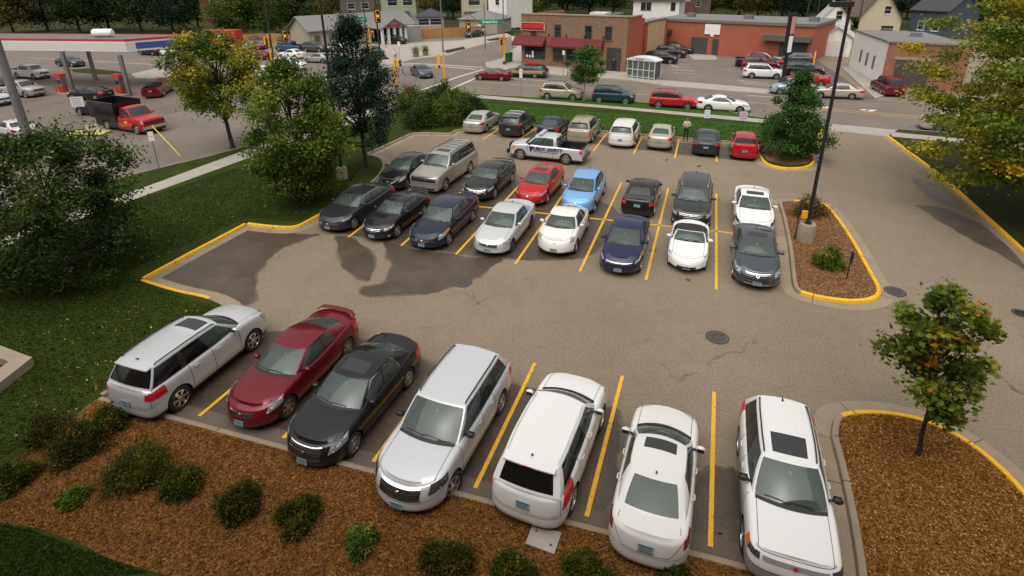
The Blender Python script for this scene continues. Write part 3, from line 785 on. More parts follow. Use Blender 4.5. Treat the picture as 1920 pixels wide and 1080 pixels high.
AS_ST = asphalt('street_asphalt', (.165, .137, .115), (.215, .18, .155), .5)
AS_GAS = asphalt('forecourt', (.135, .108, .088), (.20, .165, .138), .5)
AS_DK = asphalt('alley', (.10, .092, .086), (.14, .128, .118), .5)
def concrete(name, c, js=0):
    m, t, b = newmat(name); v = coords(t)
    col = ramp(t, noise(t, 1.2, 6, .7, v), [(.25, [x * .78 for x in c]), (.75, [x * 1.1 for x in c])])
    col = mix(t, .6, col, ramp(t, noise(t, 30, 3, .7, v), [(.3, .8), (.6, 1)]), 'MULTIPLY')
    t.links.new(col, b.inputs['Base Color']); b.inputs['Roughness'].default_value = .85; return m
CON = concrete('concrete', (.34, .28, .21)); CON_D = concrete('damp_concrete', (.13, .10, .075)); CON_L = concrete('pale_concrete', (.37, .33, .29)); CONK = concrete('kerb_concrete', (.30, .235, .165))
YEL = mat('yellow_paint', (.80, .44, .012), .55, var=.10, vs=5)
def worn(name, c, s=6):
    m, t, b = newmat(name); v = coords(t); n = noise(t, s, 6, .75, v)
    t.links.new(mix(t, ramp(t, n, [(.33, 1), (.43, .1), (.55, 0)]), c, (.14, .11, .08)), b.inputs['Base Color']); b.inputs['Roughness'].default_value = .6; return m
YLINE = worn('worn_yellow_line', (.80, .42, .012), 7); WLINE = worn('worn_white_line', (.62, .60, .57), 3); OLINE = worn('faded_orange_line', (.62, .33, .07), 3)
KY = worn('kerb_yellow', (.82, .45, .012), 6)
def grassmat(name, c1, c2, c3):
    m, t, b = newmat(name); v = coords(t)
    col = ramp(t, noise(t, .5, 5, .7, v), [(.25, c1), (.55, c2), (.8, c3)])
    col = mix(t, .9, col, ramp(t, noise(t, 16, 5, .8, v), [(.25, .35), (.55, .95), (.8, 1)]), 'MULTIPLY')
    t.links.new(col, b.inputs['Base Color']); b.inputs['Roughness'].default_value = .9; b.inputs['Specular IOR Level'].default_value = .15
    bump(t, b, noise(t, 22, 4, .8, v), .9, .05); return m
GR = grassmat('lawn_grass', (0.0219, 0.0327, 0.0037), (0.0382, 0.0585, 0.0056), (0.0614, 0.0878, 0.0094))
GRV = grassmat('verge_grass', (0.0273, 0.0663, 0.0078), (0.0406, 0.1053, 0.0094), (0.0585, 0.1287, 0.014))
GRD = grassmat('dry_grass', (0.0273, 0.0351, 0.0094), (0.0429, 0.0507, 0.0125), (0.0702, 0.0585, 0.0234))
def mulchmat(name, a, b_, c):
    m, t, b = newmat(name); v = coords(t)
    vo = t.nodes.new('ShaderNodeTexVoronoi'); vo.inputs['Scale'].default_value = 20; vo.inputs['Randomness'].default_value = 1; t.links.new(v, vo.inputs['Vector'])
    sx = t.nodes.new('ShaderNodeSeparateColor'); t.links.new(vo.outputs['Color'], sx.inputs[0])
    col = ramp(t, sx.outputs[0], [(.0, a), (.5, b_), (1, c)])
    col = mix(t, 1, col, ramp(t, noise(t, .6, 4, .6, v), [(.3, .62), (.7, 1)]), 'MULTIPLY')
    t.links.new(col, b.inputs['Base Color']); b.inputs['Roughness'].default_value = .9; b.inputs['Specular IOR Level'].default_value = .15
    bump(t, b, vo.outputs['Distance'], .8, .04); return m
MUL = mulchmat('mulch', (.075, .028, .004), (.20, .084, .015), (.34, .165, .042)); MULL = mulchmat('mulch_pale', (.11, .05, .02), (.24, .115, .052), (.37, .20, .10))

tag(MB().add([(-500, -30, -.3), (500, -30, -.3), (500, 900, -.3), (-500, 900, -.3)], [(0, 1, 2, 3)]).build('ground', GRD, smooth=0), kind='structure')
tag(MB().add([(-260, -20, 0), (220, -20, 0), (220, 118, 0), (-260, 118, 0)], [(0, 1, 2, 3)]).build('parking_lot', AS_LOT, smooth=0), kind='structure')

kerbsR = []
def kerb(name, pl, segs=None, gutter=.42, n=4, px=True, h=.14, gm=None, closed=False, do_smooth=True):
    """kerb with the planted side on the left of the line; segs: list of (frac0, frac1) painted yellow"""
    P = GP(pl) if px else pl
    if do_smooth: P = smooth(P, n)
    L0 = offset(P, .0, closed); L1 = offset(P, .03, closed); L2 = offset(P, .17, closed); L3 = offset(P, .20, closed)
    cum = [0]
    for i in range(1, len(P)): cum.append(cum[-1] + (P[i] - P[i - 1]).length)
    mb = MB()
    def isy(s): return any(a <= s / cum[-1] <= b for a, b in (segs or []))
    for i in range(len(P) - 1):
        mi = 1 if isy((cum[i] + cum[i + 1]) / 2) else 0
        rows = []
        for k in (i, i + 1):
            rows.append([(L0[k].x, L0[k].y, -.01), (L1[k].x, L1[k].y, h - .02), (L1[k].x * .8 + L2[k].x * .2, L1[k].y * .8 + L2[k].y * .2, h), (L2[k].x, L2[k].y, h), (L3[k].x, L3[k].y, h - .06)])
        mb.grid(rows, mi)
    s = 1.5
    while s < cum[-1] - .5:      # saw joints
        i = max(j for j in range(len(cum)) if cum[j] <= s); t = (s - cum[i]) / max(1e-6, cum[i + 1] - cum[i])
        d = (P[i + 1] - P[i]).normalized() * .012
        r = [[q.lerp(q2, t) for q, q2 in ((Lk[i], Lk[i + 1]),)][0] for Lk in (L0, L1, L2)]
        nrm = (r[2] - r[0]).normalized()
        prof = [(r[0] - nrm * .003, 0), (r[1] - nrm * .003, h - .015), (r[1] * .8 + r[2] * .2, h + .003), (r[2], h + .003)]
        mb.grid([[(a.x - d.x, a.y - d.y, z) for a, z in prof], [(a.x + d.x, a.y + d.y, z) for a, z in prof]], 2)
        s += 3.0
    o = mb.build(name, [CONK, KY, BLK], smooth=40); tag(o, kind='structure')
    if gutter:
        Gt = offset(P, -gutter, closed); g = MB(); g.grid([[(a.x, a.y, .012) for a in P], [(a.x, a.y, .006) for a in Gt]])
        s = 1.5
        while s < cum[-1] - .5:
            i = max(j for j in range(len(cum)) if cum[j] <= s); t = (s - cum[i]) / max(1e-6, cum[i + 1] - cum[i]); d = (P[i + 1] - P[i]).normalized() * .01
            a = P[i].lerp(P[i + 1], t); b = Gt[i].lerp(Gt[i + 1], t)
            g.add([(a.x - d.x, a.y - d.y, .016), (a.x + d.x, a.y + d.y, .016), (b.x + d.x, b.y + d.y, .010), (b.x - d.x, b.y - d.y, .010)], [(0, 1, 2, 3)], 1); s += 3.0
        tag(g.build('gutter', [gm or CONK, BLK], smooth=0), kind='structure')
    return P
# --- lawn left and behind the lot
chainA = [(196, 748), (300, 679), (400, 612), (425, 592), (432, 580), (420, 570), (389, 558), (334, 546), (272, 527)]
chainB = [(272, 527), (360, 479), (463, 424)]
chainC = [(463, 424), (505, 429), (552, 430), (590, 413), (650, 378), (700, 345), (722, 318), (716, 299), (692, 291)]
chainD = [(692, 291), (773, 253)]
chainE = [(773, 253), (805, 252), (845, 253), (872, 244), (1004, 238), (1134, 249), (1265, 260), (1364, 268)]
chainF = [(1364, 268), (1412, 276), (1420, 292), (1434, 309), (1460, 317), (1485, 319), (1515, 316), (1529, 304), (1526, 285), (1534, 262), (1545, 243)]
kerb('kerb', [(1600, 1118), (1425, 1070), (1300, 1037), (1125, 994), (700, 883), (196, 748)][::-1], gm=CON_D, do_smooth=False) if False else None
near = [(1700, 1146), (1600, 1118), (1425, 1070), (1300, 1037), (1125, 994), (700, 883), (450, 816), (196, 748)]
A0 = kerb('kerb', near, gm=CON_D, n=3, gutter=.5)
A1 = kerb('kerb', chainA, [(.62, 1)], n=4)
A2 = kerb('kerb', chainB, [(0, 1)], do_smooth=False)
A3 = kerb('kerb', chainC, [(0, .30)], n=4)
A4 = kerb('kerb', chainD, do_smooth=False)
A5 = kerb('kerb', chainE, n=3)
A6 = kerb('kerb', chainF, [(.22, 1)], n=4)
streetk = [(1530, 231), (1440, 224), (1309, 201), (1160, 191), (1007, 184), (840, 175), (800, 174), (767, 176), (740, 184), (600, 228), (443, 281), (278, 322), (0, 395), (-500, 527)]
A7 = kerb('kerb', streetk[::-1], gutter=.35, n=3) if False else None
SK = smooth(GP(streetk), 3)
kerb('kerb', SK, px=False, do_smooth=False, gutter=.35)
def slabpoly(name, pts, z, m, ms=None):
    o = MB().poly(pts, -.05, z).build(name, m, smooth=0); tag(o, kind='structure'); return o
outer = [G(-500, 527), G(-700, 900), Vector((-22, 3, 0)), Vector((-6, 1.5, 0)), Vector((6, 1.5, 0)), G(1700, 1146)]
lawn = offset(A0, .1)[:-1] + offset(A1, .1)[:-1] + offset(A2, .1)[:-1] + offset(A3, .1)[:-1] + offset(A4, .1)[:-1] + offset(A5, .1)[:-1] + offset(A6, .1) + offset(SK, .1) + outer[1:5]
def subdiv_lawn(name, pts, z, m):
    me_o = MB().add([(p.x, p.y, z) for p in pts], [tuple(range(len(pts)))]).build(name, m, smooth=0); tag(me_o, kind='structure'); return me_o
subdiv_lawn('lawn', lawn, .115, GR)
# brighter verge behind the top row of cars
sheet('verge', [(905, 196), (1425, 238), (1440, 262), (1424, 272), (1364, 264), (1265, 256), (1134, 245), (1004, 234), (900, 236)], .119, GRV)
sheet('verge', [(790, 176), (1007, 185.5), (1309, 202.5), (1440, 225.5), (1430, 224.5 + 3), (909, 181.5), (860, 178)], .119, GRV)
sheet('verge', [(278, 324), (443, 283), (600, 231), (600, 240), (445, 291), (284, 351), (100, 415), (100, 372)], .119, GR)
# sidewalks
side = [(1532, 240), (1430, 233), (1170, 208), (909, 187), (850, 184), (790, 190), (600, 254), (470, 298), (284, 366), (0, 470), (-400, 617), (-400, 590), (0, 452), (284, 350), (445, 290), (600, 238), (770, 181), (850, 177), (909, 181), (1170, 203), (1430, 226), (1532, 234)]
def pathmat(name, c):
    m = concrete(name, c); return m
sheet('sidewalk', side, .125, CON_L)
sheet('driveway_apron', [(1533, 230), (1684, 244), (1681, 258), (1665, 257), (1545, 243), (1533, 241)], .009, CON_L)
# right lawn
RK = [(1662, 258), (1715, 298), (1770, 341), (1845, 410), (1920, 480), (2150, 705)]
B0 = kerb('kerb', RK, [(0, 1)], n=3, gutter=.25)
rstreet = [(2700, 352), (2300, 305), (1853, 257), (1684, 244)]
RS = smooth(GP(rstreet), 2); kerb('kerb', RS, px=False, do_smooth=False, gutter=.35)
subdiv_lawn('lawn', offset(B0, .1) + [G(2700, 800)] + offset(RS, .1), .115, GRD)
sheet('sidewalk', [(1668, 250), (1853, 268), (2300, 318), (2700, 362), (2700, 376), (2300, 330), (1853, 276), (1672, 259)], .125, CON_L)
# middle island
def island(name, outer_px, seg, mm, gut=.40, pre=False):
    P = smooth(GP(outer_px + [outer_px[0]]), 4)[:-1]
    if not pre: P = offset(P, gut, True)
    Pc = P + [P[0]]
    kerb('kerb', Pc, seg, px=False, do_smooth=False, gutter=gut, h=.14)
    pts = offset(P, .12, True); o = MB().add([(p.x, p.y, .10) for p in pts], [tuple(range(len(pts)))]).build('mulch_bed', mm, smooth=0); tag(o, kind='structure'); return pts
isl2 = [(1455, 374), (1444, 380), (1450, 407), (1459, 462), (1463, 520), (1470, 545), (1497, 562), (1548, 575), (1607, 582), (1652, 578), (1674, 565), (1673, 545), (1659, 521), (1622, 458), (1585, 407), (1559, 383), (1530, 377), (1481, 373)]
I2 = island('island', isl2, [(.40, .97)], MULL)
isl3 = [(1556, 822), (1572, 885), (1588, 965), (1602, 1050), (1612, 1120), (1650, 1180), (1780, 1215), (1950, 1190), (2000, 1100), (1970, 990), (1922, 925), (1860, 864), (1795, 818), (1730, 789), (1660, 775), (1600, 774), (1564, 785)]
I3 = island('island', isl3, [(.50, .94)], MUL, .45, True)
P = GP([(1424, 290), (1440, 305), (1480, 312), (1515, 310), (1524, 300), (1522, 285), (1500, 272), (1440, 272)]); MB().add([(p.x, p.y, .123) for p in P], [tuple(range(len(P)))]).build('mulch_bed', MULL, smooth=0)['kind'] = 'structure'
# near mulch bed
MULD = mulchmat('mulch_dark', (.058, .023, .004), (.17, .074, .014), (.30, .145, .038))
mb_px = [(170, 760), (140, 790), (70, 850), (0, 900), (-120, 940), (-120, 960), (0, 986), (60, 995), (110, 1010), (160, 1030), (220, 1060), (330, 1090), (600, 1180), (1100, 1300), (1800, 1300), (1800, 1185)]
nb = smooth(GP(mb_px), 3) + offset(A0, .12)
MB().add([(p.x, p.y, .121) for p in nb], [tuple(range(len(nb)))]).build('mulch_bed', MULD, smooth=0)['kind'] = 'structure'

# wet / damp patches of asphalt, as seen: outline and all
def blob(pl, z=.004, m=None, name='damp_patch', amp=.12):
    P = smooth(GP(pl + [pl[0]]), 8)[:-1]; r = random.Random(len(pl) + int(pl[0][0]))
    D = []
    for i, p in enumerate(P):
        q = P[(i + 1) % len(P)]; k = max(1, int((q - p).length / .12))
        for j in range(k): D.append(p.lerp(q, j / k))
    n = len(D); ph = [r.uniform(0, 6.3) for _ in range(12)]; Q = []
    for i, p in enumerate(D):
        nx = (D[(i + 1) % n] - D[i - 1]); nx = Vector((-nx.y, nx.x, 0)).normalized(); x, y = p.x, p.y
        d = amp * (sin(x * 2.1 + ph[0] + 2 * sin(y * 1.3)) * .5 + sin(y * 4.7 + ph[1] + sin(x * 3.1)) * .35 + sin(x * 11 + y * 7 + ph[2]) * .2 + r.uniform(-.18, .18)); Q.append(p + nx * d)
    tag(MB().add([(p.x, p.y, z) for p in Q], [tuple(range(n))]).build(name, m or AS_WET, smooth=0), kind='structure')
    if name == 'damp_patch':
        ar = sum(Q[i].x * Q[(i + 1) % n].y - Q[(i + 1) % n].x * Q[i].y for i in range(n)); sg = -1 if ar > 0 else 1; F = []
        for i in range(n):
            t_ = Q[(i + 3) % n] - Q[i - 3]; nx = Vector((-t_.y, t_.x, 0)).normalized() * sg; F.append(Q[i] + nx * (.07 + .05 * sin(i * .37) + r.uniform(0, .05)))
        tag(MB().add([(p.x, p.y, z - .0025) for p in F], [tuple(range(n))]).build('damp_fringe', AS_MID, smooth=0), kind='structure')
blob([(455, 432), (560, 438), (600, 440), (560, 452), (520, 470), (490, 500), (480, 530), (478, 560), (445, 572), (440, 575), (350, 548), (285, 527), (360, 482)])
blob([(630, 442), (660, 446), (692, 470), (702, 500), (690, 526), (662, 514), (640, 490)], .0043, amp=.09)
blob([(722, 455), (860, 480), (938, 484), (915, 501), (885, 523), (820, 546), (745, 555), (684, 553), (684, 541), (722, 524), (732, 490)], .0042, amp=.14)
blob([(600, 428), (700, 448), (850, 474), (1000, 486), (1110, 475), (1160, 400), (1040, 352), (900, 332), (770, 345), (655, 385)], .0045)
blob([(230, 750), (420, 660), (520, 620), (700, 640), (830, 690), (960, 720), (1120, 760), (1160, 790), (1120, 980), (900, 930), (600, 850), (350, 790)], .005)
blob([(1298, 915), (1335, 880), (1385, 890), (1405, 1050), (1330, 1036), (1290, 1020)], .0052)
blob([(880, 246), (1010, 262), (1120, 270), (1240, 285), (1330, 295), (1420, 302), (1415, 285), (1300, 270), (1100, 255), (960, 242)], .0046, amp=.1)
blob([(1712, 335), (1760, 352), (1800, 385), (1775, 380), (1735, 362)], .0048, amp=.06)
blob([(1720, 386), (1770, 392), (1830, 418), (1880, 455), (1925, 505), (1900, 492), (1850, 462), (1780, 425)], .005, amp=.08)
rO = random.Random(21)
for k_, (x, y) in enumerate([(1345, 900), (1352, 935), (1300, 980), (1225, 470), (1290, 525), (1140, 480), (1060, 455), (1185, 440), (1350, 1000), (1250, 300), (1310, 312)]):
    r_ = rO.uniform(4, 9) * (y / 700) ** 1.2; a_ = rO.uniform(0, 3)
    blob([(x + r_ * cos(t_) * (1 + .3 * sin(2 * t_ + a_)), y + r_ * .6 * sin(t_) * (1 + .3 * cos(3 * t_ + a_))) for t_ in [2 * pi * q / 9 for q in range(9)]], .0060 + k_ * .00005, AS_WET, 'oil_stain', .07)
# stall lines
def line(a, b, w=.11, m=YLINE, z=.009, name='stall_line', dashes=1):
    A, Bq = G(*a), G(*b); d = (Bq - A).normalized(); s = Vector((-d.y, d.x, 0)) * w / 2
    A.z = Bq.z = z; return tag(MB().add([A + s, A - s, Bq - s, Bq + s], [(0, 1, 2, 3)]).build(name, m, smooth=0), kind='structure')
for a, b in [((1339, 735), (1332, 1027)), ((1167, 705), (1099, 972)), ((1003, 681), (888, 921)), ((855, 650), (697, 870)), ((712, 625), (525, 828)), ((590, 600), (371, 782)),
             ((1343, 363), (1343, 543)), ((1253, 353), (1211, 525)), ((1165, 343), (1087, 509)), ((1078, 333), (966, 495)), ((985, 335), (855, 477)), ((910, 318), (752, 461)), ((830, 308), (653, 445)),
             ((941, 238), (905, 262)), ((1006, 240), (958, 272)), ((1070, 246), (1035, 285)), ((1136, 252), (1112, 284)), ((1204, 256), (1188, 289)), ((1273, 262), (1265, 297)), ((1342, 268), (1344, 304)),
             ((893, 387), (960, 394)), ((960, 394), (1430, 443))]: line(a, b)
# streets
sheet('street', [(1533, 230), (1440, 224), (1309, 201), (1160, 191), (1007, 184), (840, 175), (800, 174), (767, 176), (740, 184), (600, 228), (443, 281), (278, 322), (0, 395), (-600, 550), (-900, 400), (-200, 300), (0, 302), (47, 293), (200, 250), (330, 215), (480, 170), (420, 160), (200, 135), (127, 132), (-200, 128), (-300, 92), (100, 95), (300, 88), (500, 112), (707, 124), (750, 119), (773, 112), (843, 104), (873, 94), (960, 70), (1010, 60), (1020, 68), (985, 84), (940, 112), (909, 120), (912, 128), (960, 137), (1031, 142), (1173, 152), (1234, 161), (1446, 177), (1654, 188), (1718, 194), (1920, 215), (2700, 300), (2700, 352), (2300, 305), (1853, 257), (1684, 244)], .004, AS_ST)
for a, b, m, w in [((882, 153), (1007, 161), OLINE, .13), ((1007, 161), (1184, 176), OLINE, .13), ((1184, 176), (1391, 191), OLINE, .13), ((1391, 191), (1527, 202), OLINE, .13), ((1527, 202), (1733, 219), OLINE, .13), ((1733, 219), (1900, 236), OLINE, .13), ((1527, 205), (1733, 223), OLINE, .11),
                ((712, 127), (759, 119), WLINE, .3), ((759, 119), (820, 121), WLINE, .3), ((820, 121), (905, 126.5), WLINE, .3), ((754, 121.5), (820, 124), WLINE, .3), ((820, 124), (893, 130), WLINE, .3),
                ((772, 171), (797, 166.5), WLINE, .3), ((797, 166.5), (857, 145), WLINE, .3), ((857, 145), (907, 130), WLINE, .3), ((843, 168), (891, 147), WLINE, .3),
                ((573, 152), (615, 139), WLINE, .35), ((590, 158), (630, 144), WLINE, .35), ((51, 108), (311, 122), WLINE, .14), ((560, 138), (606, 143), WLINE, .14), ((1400, 179), (1450, 182), WLINE, .12), ((958, 148), (1100, 156), WLINE, .12)]: line(a, b, w, m, .008, 'road_line')
for q in ([(1540, 200), (1560, 201), (1556, 203), (1538, 202)], [(1610, 205), (1625, 205), (1630, 208), (1618, 207)], [(1622, 206), (1645, 206), (1638, 209), (1625, 209)]): sheet('road_arrow', q, .009, WLINE)
sheet('forecourt', [(0, 300), (47, 290), (200, 246), (330, 212), (480, 168), (420, 158), (330, 140), (200, 136), (127, 134), (-100, 128), (-600, 300)], .0085, AS_GAS)
# strips on the left: kerb pieces of the filling station
sheet('path', [(-100, 300), (0, 282), (50, 268), (52, 276), (0, 294), (-100, 316)], .02, CON_L); sheet('verge', [(-100, 318), (0, 296), (50, 278), (52, 288), (0, 306), (-100, 330)], .02, GRD)
sheet('traffic_island', [(130, 131), (165, 128), (220, 134), (245, 140), (190, 140), (140, 136)], .03, GRD); sheet('traffic_island', [(160, 236), (230, 226), (238, 232), (205, 248), (168, 250), (150, 246)], .03, CON)
sheet('traffic_island', [(245, 139), (290, 129), (345, 132), (350, 139), (300, 148), (255, 147)], .03, CON_L)
# far pavements
def pav(pl, m=CON_L, z=.12, name='sidewalk'):
    p = GP(pl); o = MB().poly(p, -.02, z, 0).build(name, m, smooth=0); tag(o, kind='structure')
pav([(909, 119), (912, 127), (960, 136), (1031, 141), (1173, 151), (1236, 160), (1238, 152), (1190, 140), (1172, 130), (978, 112), (990, 84), (972, 86), (940, 111)])
sheet('driveway_apron', [(1236, 160), (1440, 176), (1446, 168), (1340, 158), (1238, 150)], .012, CON_L)
sheet('alley', [(1530, 187), (1640, 186), (1560, 132), (1510, 100), (1480, 112), (1560, 160)], .010, AS_DK)
pav([(1640, 186), (1657, 181), (1649, 163), (1591, 127), (1576, 126)], CON_L, .10)
sheet('corner_pavement', [(707, 121), (712, 124), (750, 118), (773, 111), (843, 103), (873, 92), (960, 68), (950, 62), (860, 76), (780, 80), (640, 84), (600, 95)], .014, CON_L)
sheet('car_park', [(780, 72), (860, 75), (940, 62), (900, 50), (780, 55)], .016, AS_ST)
for q in ([(833, 96), (870, 88), (872, 92), (838, 100)], [(912, 75), (945, 69), (950, 73), (918, 77)], [(688, 106), (722, 105), (730, 111), (690, 115)]): pav(q, GRD, .10, 'verge')
sheet('car_park', [(1240, 150), (1440, 166), (1530, 185), (1520, 120), (1330, 98), (1230, 97), (1195, 110), (1200, 135)], .0065, AS_ST)
sheet('driveway_apron', [(1285, 96), (1340, 100), (1345, 112), (1300, 112)], .012, CON_L)
for i in range(4): line((1248 + i * 5, 118 + i * 6), (1292 + i * 5, 121 + i * 6), .12, WLINE, .011, 'stall_line')
for a, b in (((1390, 155), (1462, 163)), ((1382, 150), (1440, 157)), ((1240, 112), (1272, 128))): line(a, b, .12, WLINE, .011, 'stall_line')
# manholes, utility cover, kerb stop
def manhole(px, r, label):
    c = G(*px); t = thing('manhole_cover', label, 'manhole', (c.x, c.y, .010)); r *= .8
    MB().lathe([(r + .05, 0), (r + .05, .006), (r, .008), (r, .002)], 28).build('rim', mat('cast_iron_rim', (.05, .042, .036), .6, .2), t, 30)
    m = MB().lathe([(r, .004), (.001, .004)], 28)
    for k in range(3):
        rr = r * (.25 + .25 * k); nn = 6 + 6 * k
        for i in range(nn):
            a = 2 * pi * i / nn; x, y = rr * cos(a), rr * sin(a); m.box(x - .03, y - .03, .002, x + .03, y + .03, .006, 1)
    m.build('lid', [mat('cast_iron', (.13, .105, .09), .6, .2), BLK], t, 30)
manhole((868, 530), .42, 'round iron manhole cover between the damp patch and the middle row'); manhole((1345, 633), .42, 'round iron manhole cover in the open aisle above the white sedan')
manhole((1678, 547), .42, 'dark oval manhole cover at the tip of the lamp island'); manhole((1915, 588), .30, 'small manhole cover at the right edge of the driveway')
c = G(1019, 1018); t = thing('utility_cover', 'pale square concrete utility cover in the mulch behind the white hatch SUV', 'utility cover', (c.x, c.y, .12), radians(-22))
MB().box(-.33, -.26, 0, .33, .26, .04).build('lid', CON_L, t); [MB().lathe([(.03, .041), (.03, .045), (.001, .045)], 10, c=(q * .2, -q * .1, 0)).build('bolt', DGR, t) for q in (-1, 1)]
# concrete area wall at the left edge
P = GP([(0, 664), (68, 690), (0, 745), (-160, 850), (-160, 640)]); 
t = thing('concrete_planter_wall', 'low pale concrete area wall around a dark pit at the left edge', 'wall', (P[1].x, P[1].y, 0))
Pl = [p - P[1] for p in P]; m = MB(); h = .42
inn = [(a - Vector((-1.6, .1, 0))) * 1 for a in Pl]
a = [Vector((p.x, p.y, h)) for p in Pl]; c = sum(Pl, Vector((0, 0, 0))) / 5; bq = [Vector((c.x + (p.x - c.x) * .62, c.y + (p.y - c.y) * .62, h)) for p in Pl]
m.grid([[Vector((p.x, p.y, 0)) for p in a], a, bq, [Vector((p.x, p.y, -.2)) for p in bq]], 0, True); m.build('wall', CON, t, 20)
MB().add([(p.x, p.y, .13) for p in bq], [(0, 1, 2, 3, 4)]).build('pit_floor', DGR, t, 0)
# ================================================================= vegetation
def leafmat(name, stops, trans=.25):
    m, t, b = newmat(name); out = t.nodes.get('Material Output')
    at = t.nodes.new('ShaderNodeAttribute'); at.attribute_name = 'tone'
    col = ramp(t, at.outputs['Fac'], stops)
    b.inputs['Roughness'].default_value = .6; b.inputs['Specular IOR Level'].default_value = .14
    t.links.new(col, b.inputs['Base Color']); tl = t.nodes.new('ShaderNodeBsdfTranslucent'); t.links.new(col, tl.inputs[0])
    mx = t.nodes.new('ShaderNodeMixShader'); mx.inputs[0].default_value = trans; t.links.new(b.outputs[0], mx.inputs[1]); t.links.new(tl.outputs[0], mx.inputs[2]); t.links.new(mx.outputs[0], out.inputs[0])
    return m
LM = dict(
 dark=leafmat('leaf_dark', [(0, (0.019, 0.0332, 0.0082)), (0.5, (0.035, 0.0618, 0.0143)), (0.85, (0.063, 0.0977, 0.0204)), (1, (0.104, 0.1308, 0.0211))]),
 blue=leafmat('leaf_bluegreen', [(0, (0.0112, 0.0248, 0.0152)), (0.5, (0.0216, 0.0464, 0.0248)), (0.9, (0.0416, 0.0752, 0.0376)), (1, (0.0672, 0.1, 0.0416))]),
 yg=leafmat('leaf_yellowgreen', [(0, (0.0544, 0.0864, 0.0128)), (0.35, (0.1192, 0.1728, 0.0216)), (0.65, (0.2808, 0.292, 0.0328)), (0.88, (0.4968, 0.3888, 0.0328)), (1, (0.56, 0.324, 0.0328))]),
 mid=leafmat('leaf_green', [(0, (0.0344, 0.0648, 0.012)), (0.4, (0.0696, 0.1144, 0.0176)), (0.75, (0.1392, 0.1888, 0.0248)), (0.92, (0.3376, 0.3176, 0.0304)), (1, (0.4472, 0.2984, 0.0304))]),
 maple=leafmat('leaf_maple', [(0, (.032, .056, .008)), (.4, (.068, .110, .012)), (.75, (.150, .190, .018)), (.9, (.24, .24, .025)), (.96, (.50, .19, .02)), (1, (.55, .15, .02))]),
 pear=leafmat('leaf_pear', [(0, (0.0344, 0.0872, 0.0208)), (0.6, (0.0696, 0.1512, 0.0344)), (1, (0.1392, 0.232, 0.052))]),
 shrub=leafmat('leaf_shrub', [(0, (0.0218, 0.035, 0.005)), (0.5, (0.0486, 0.065, 0.0073)), (0.85, (0.1178, 0.109, 0.0106)), (1, (0.2355, 0.142, 0.0179))]),
 bright=leafmat('leaf_shrub_bright', [(0, (0.0344, 0.0696, 0.0112)), (0.5, (0.0816, 0.1392, 0.0176)), (0.85, (0.1856, 0.2088, 0.0232)), (1, (0.348, 0.2784, 0.0344))]),
 oak=leafmat('leaf_autumn', [(0, (0.0576, 0.052, 0.0176)), (0.5, (0.116, 0.0928, 0.0288)), (1, (0.1968, 0.1392, 0.0344))]),
 shrubo=leafmat('leaf_shrub_olive', [(0, (0.022, 0.0264, 0.0045)), (0.5, (0.045, 0.0493, 0.0077)), (0.85, (0.098, 0.0792, 0.0141)), (1, (0.195, 0.1126, 0.0243))]),
 red=leafmat('leaf_red', [(0, (.28, .03, .01)), (.5, (.50, .07, .02)), (1, (.60, .14, .03))]),
)
BARK = mat('bark', (.075, .058, .045), .9, var=.35, vs=9, bmp=.5); BARKD = mat('dark_bark', (.035, .028, .023), .9, var=.35, vs=9, bmp=.5); BARKP = mat('pale_bark', (.26, .22, .18), .9, var=.25, vs=9)
LEAFSH = dict(
 kite=[(0, -.5), (.34, 0), (0, .5), (-.34, 0)],
 maple=[(0, -.42), (.16, -.18), (.44, -.26), (.30, .02), (.52, .16), (.20, .20), (0, .55), (-.20, .20), (-.52, .16), (-.30, .02), (-.44, -.26), (-.16, -.18)])
def leaves(name, C, S_, tone, m, parent=None, shape='kite', rs=None, up=.5):
    rs = rs or np.random.RandomState(1); n = len(C); sh = np.array(LEAFSH[shape]); k = len(sh)
    nr = rs.normal(size=(n, 3)); nr[:, 2] += up * 2; nr /= np.linalg.norm(nr, axis=1)[:, None]
    a = rs.normal(size=(n, 3)); a -= nr * (a * nr).sum(1)[:, None]; a /= np.linalg.norm(a, axis=1)[:, None]; b = np.cross(nr, a)
    fold = np.abs(sh[:, 0]) * .25
    V = C[:, None, :] + S_[:, None, None] * (a[:, None, :] * sh[None, :, 0, None] + b[:, None, :] * sh[None, :, 1, None] + nr[:, None, :] * fold[None, :, None])
    me = bpy.data.meshes.new(name); me.vertices.add(n * k); me.vertices.foreach_set('co', V.reshape(-1).astype(np.float32))
    me.loops.add(n * k); me.loops.foreach_set('vertex_index', np.arange(n * k, dtype=np.int32))
    me.polygons.add(n); me.polygons.foreach_set('loop_start', np.arange(0, n * k, k, dtype=np.int32)); me.polygons.foreach_set('loop_total', np.full(n, k, dtype=np.int32))
    me.update(calc_edges=True); at = me.attributes.new('tone', 'FLOAT', 'FACE'); at.data.foreach_set('value', np.clip(tone, 0, 1).astype(np.float32))
    me.materials.append(m); return link(name, me, parent)
PROF = dict(
 round=lambda t: math.sqrt(max(0, 1 - (2 * t - .9) ** 2 / 1.25)),
 cone=lambda t: (1 - t) ** .75 * min(1, t * 6 + .35),
 oval=lambda t: max(.0, sin(pi * min(1, t * .93 + .07))) ** .6,
 wide=lambda t: max(0, sin(pi * (t * .85 + .12))) ** .5,
 dome=lambda t: math.sqrt(max(0, 1 - t * t)))
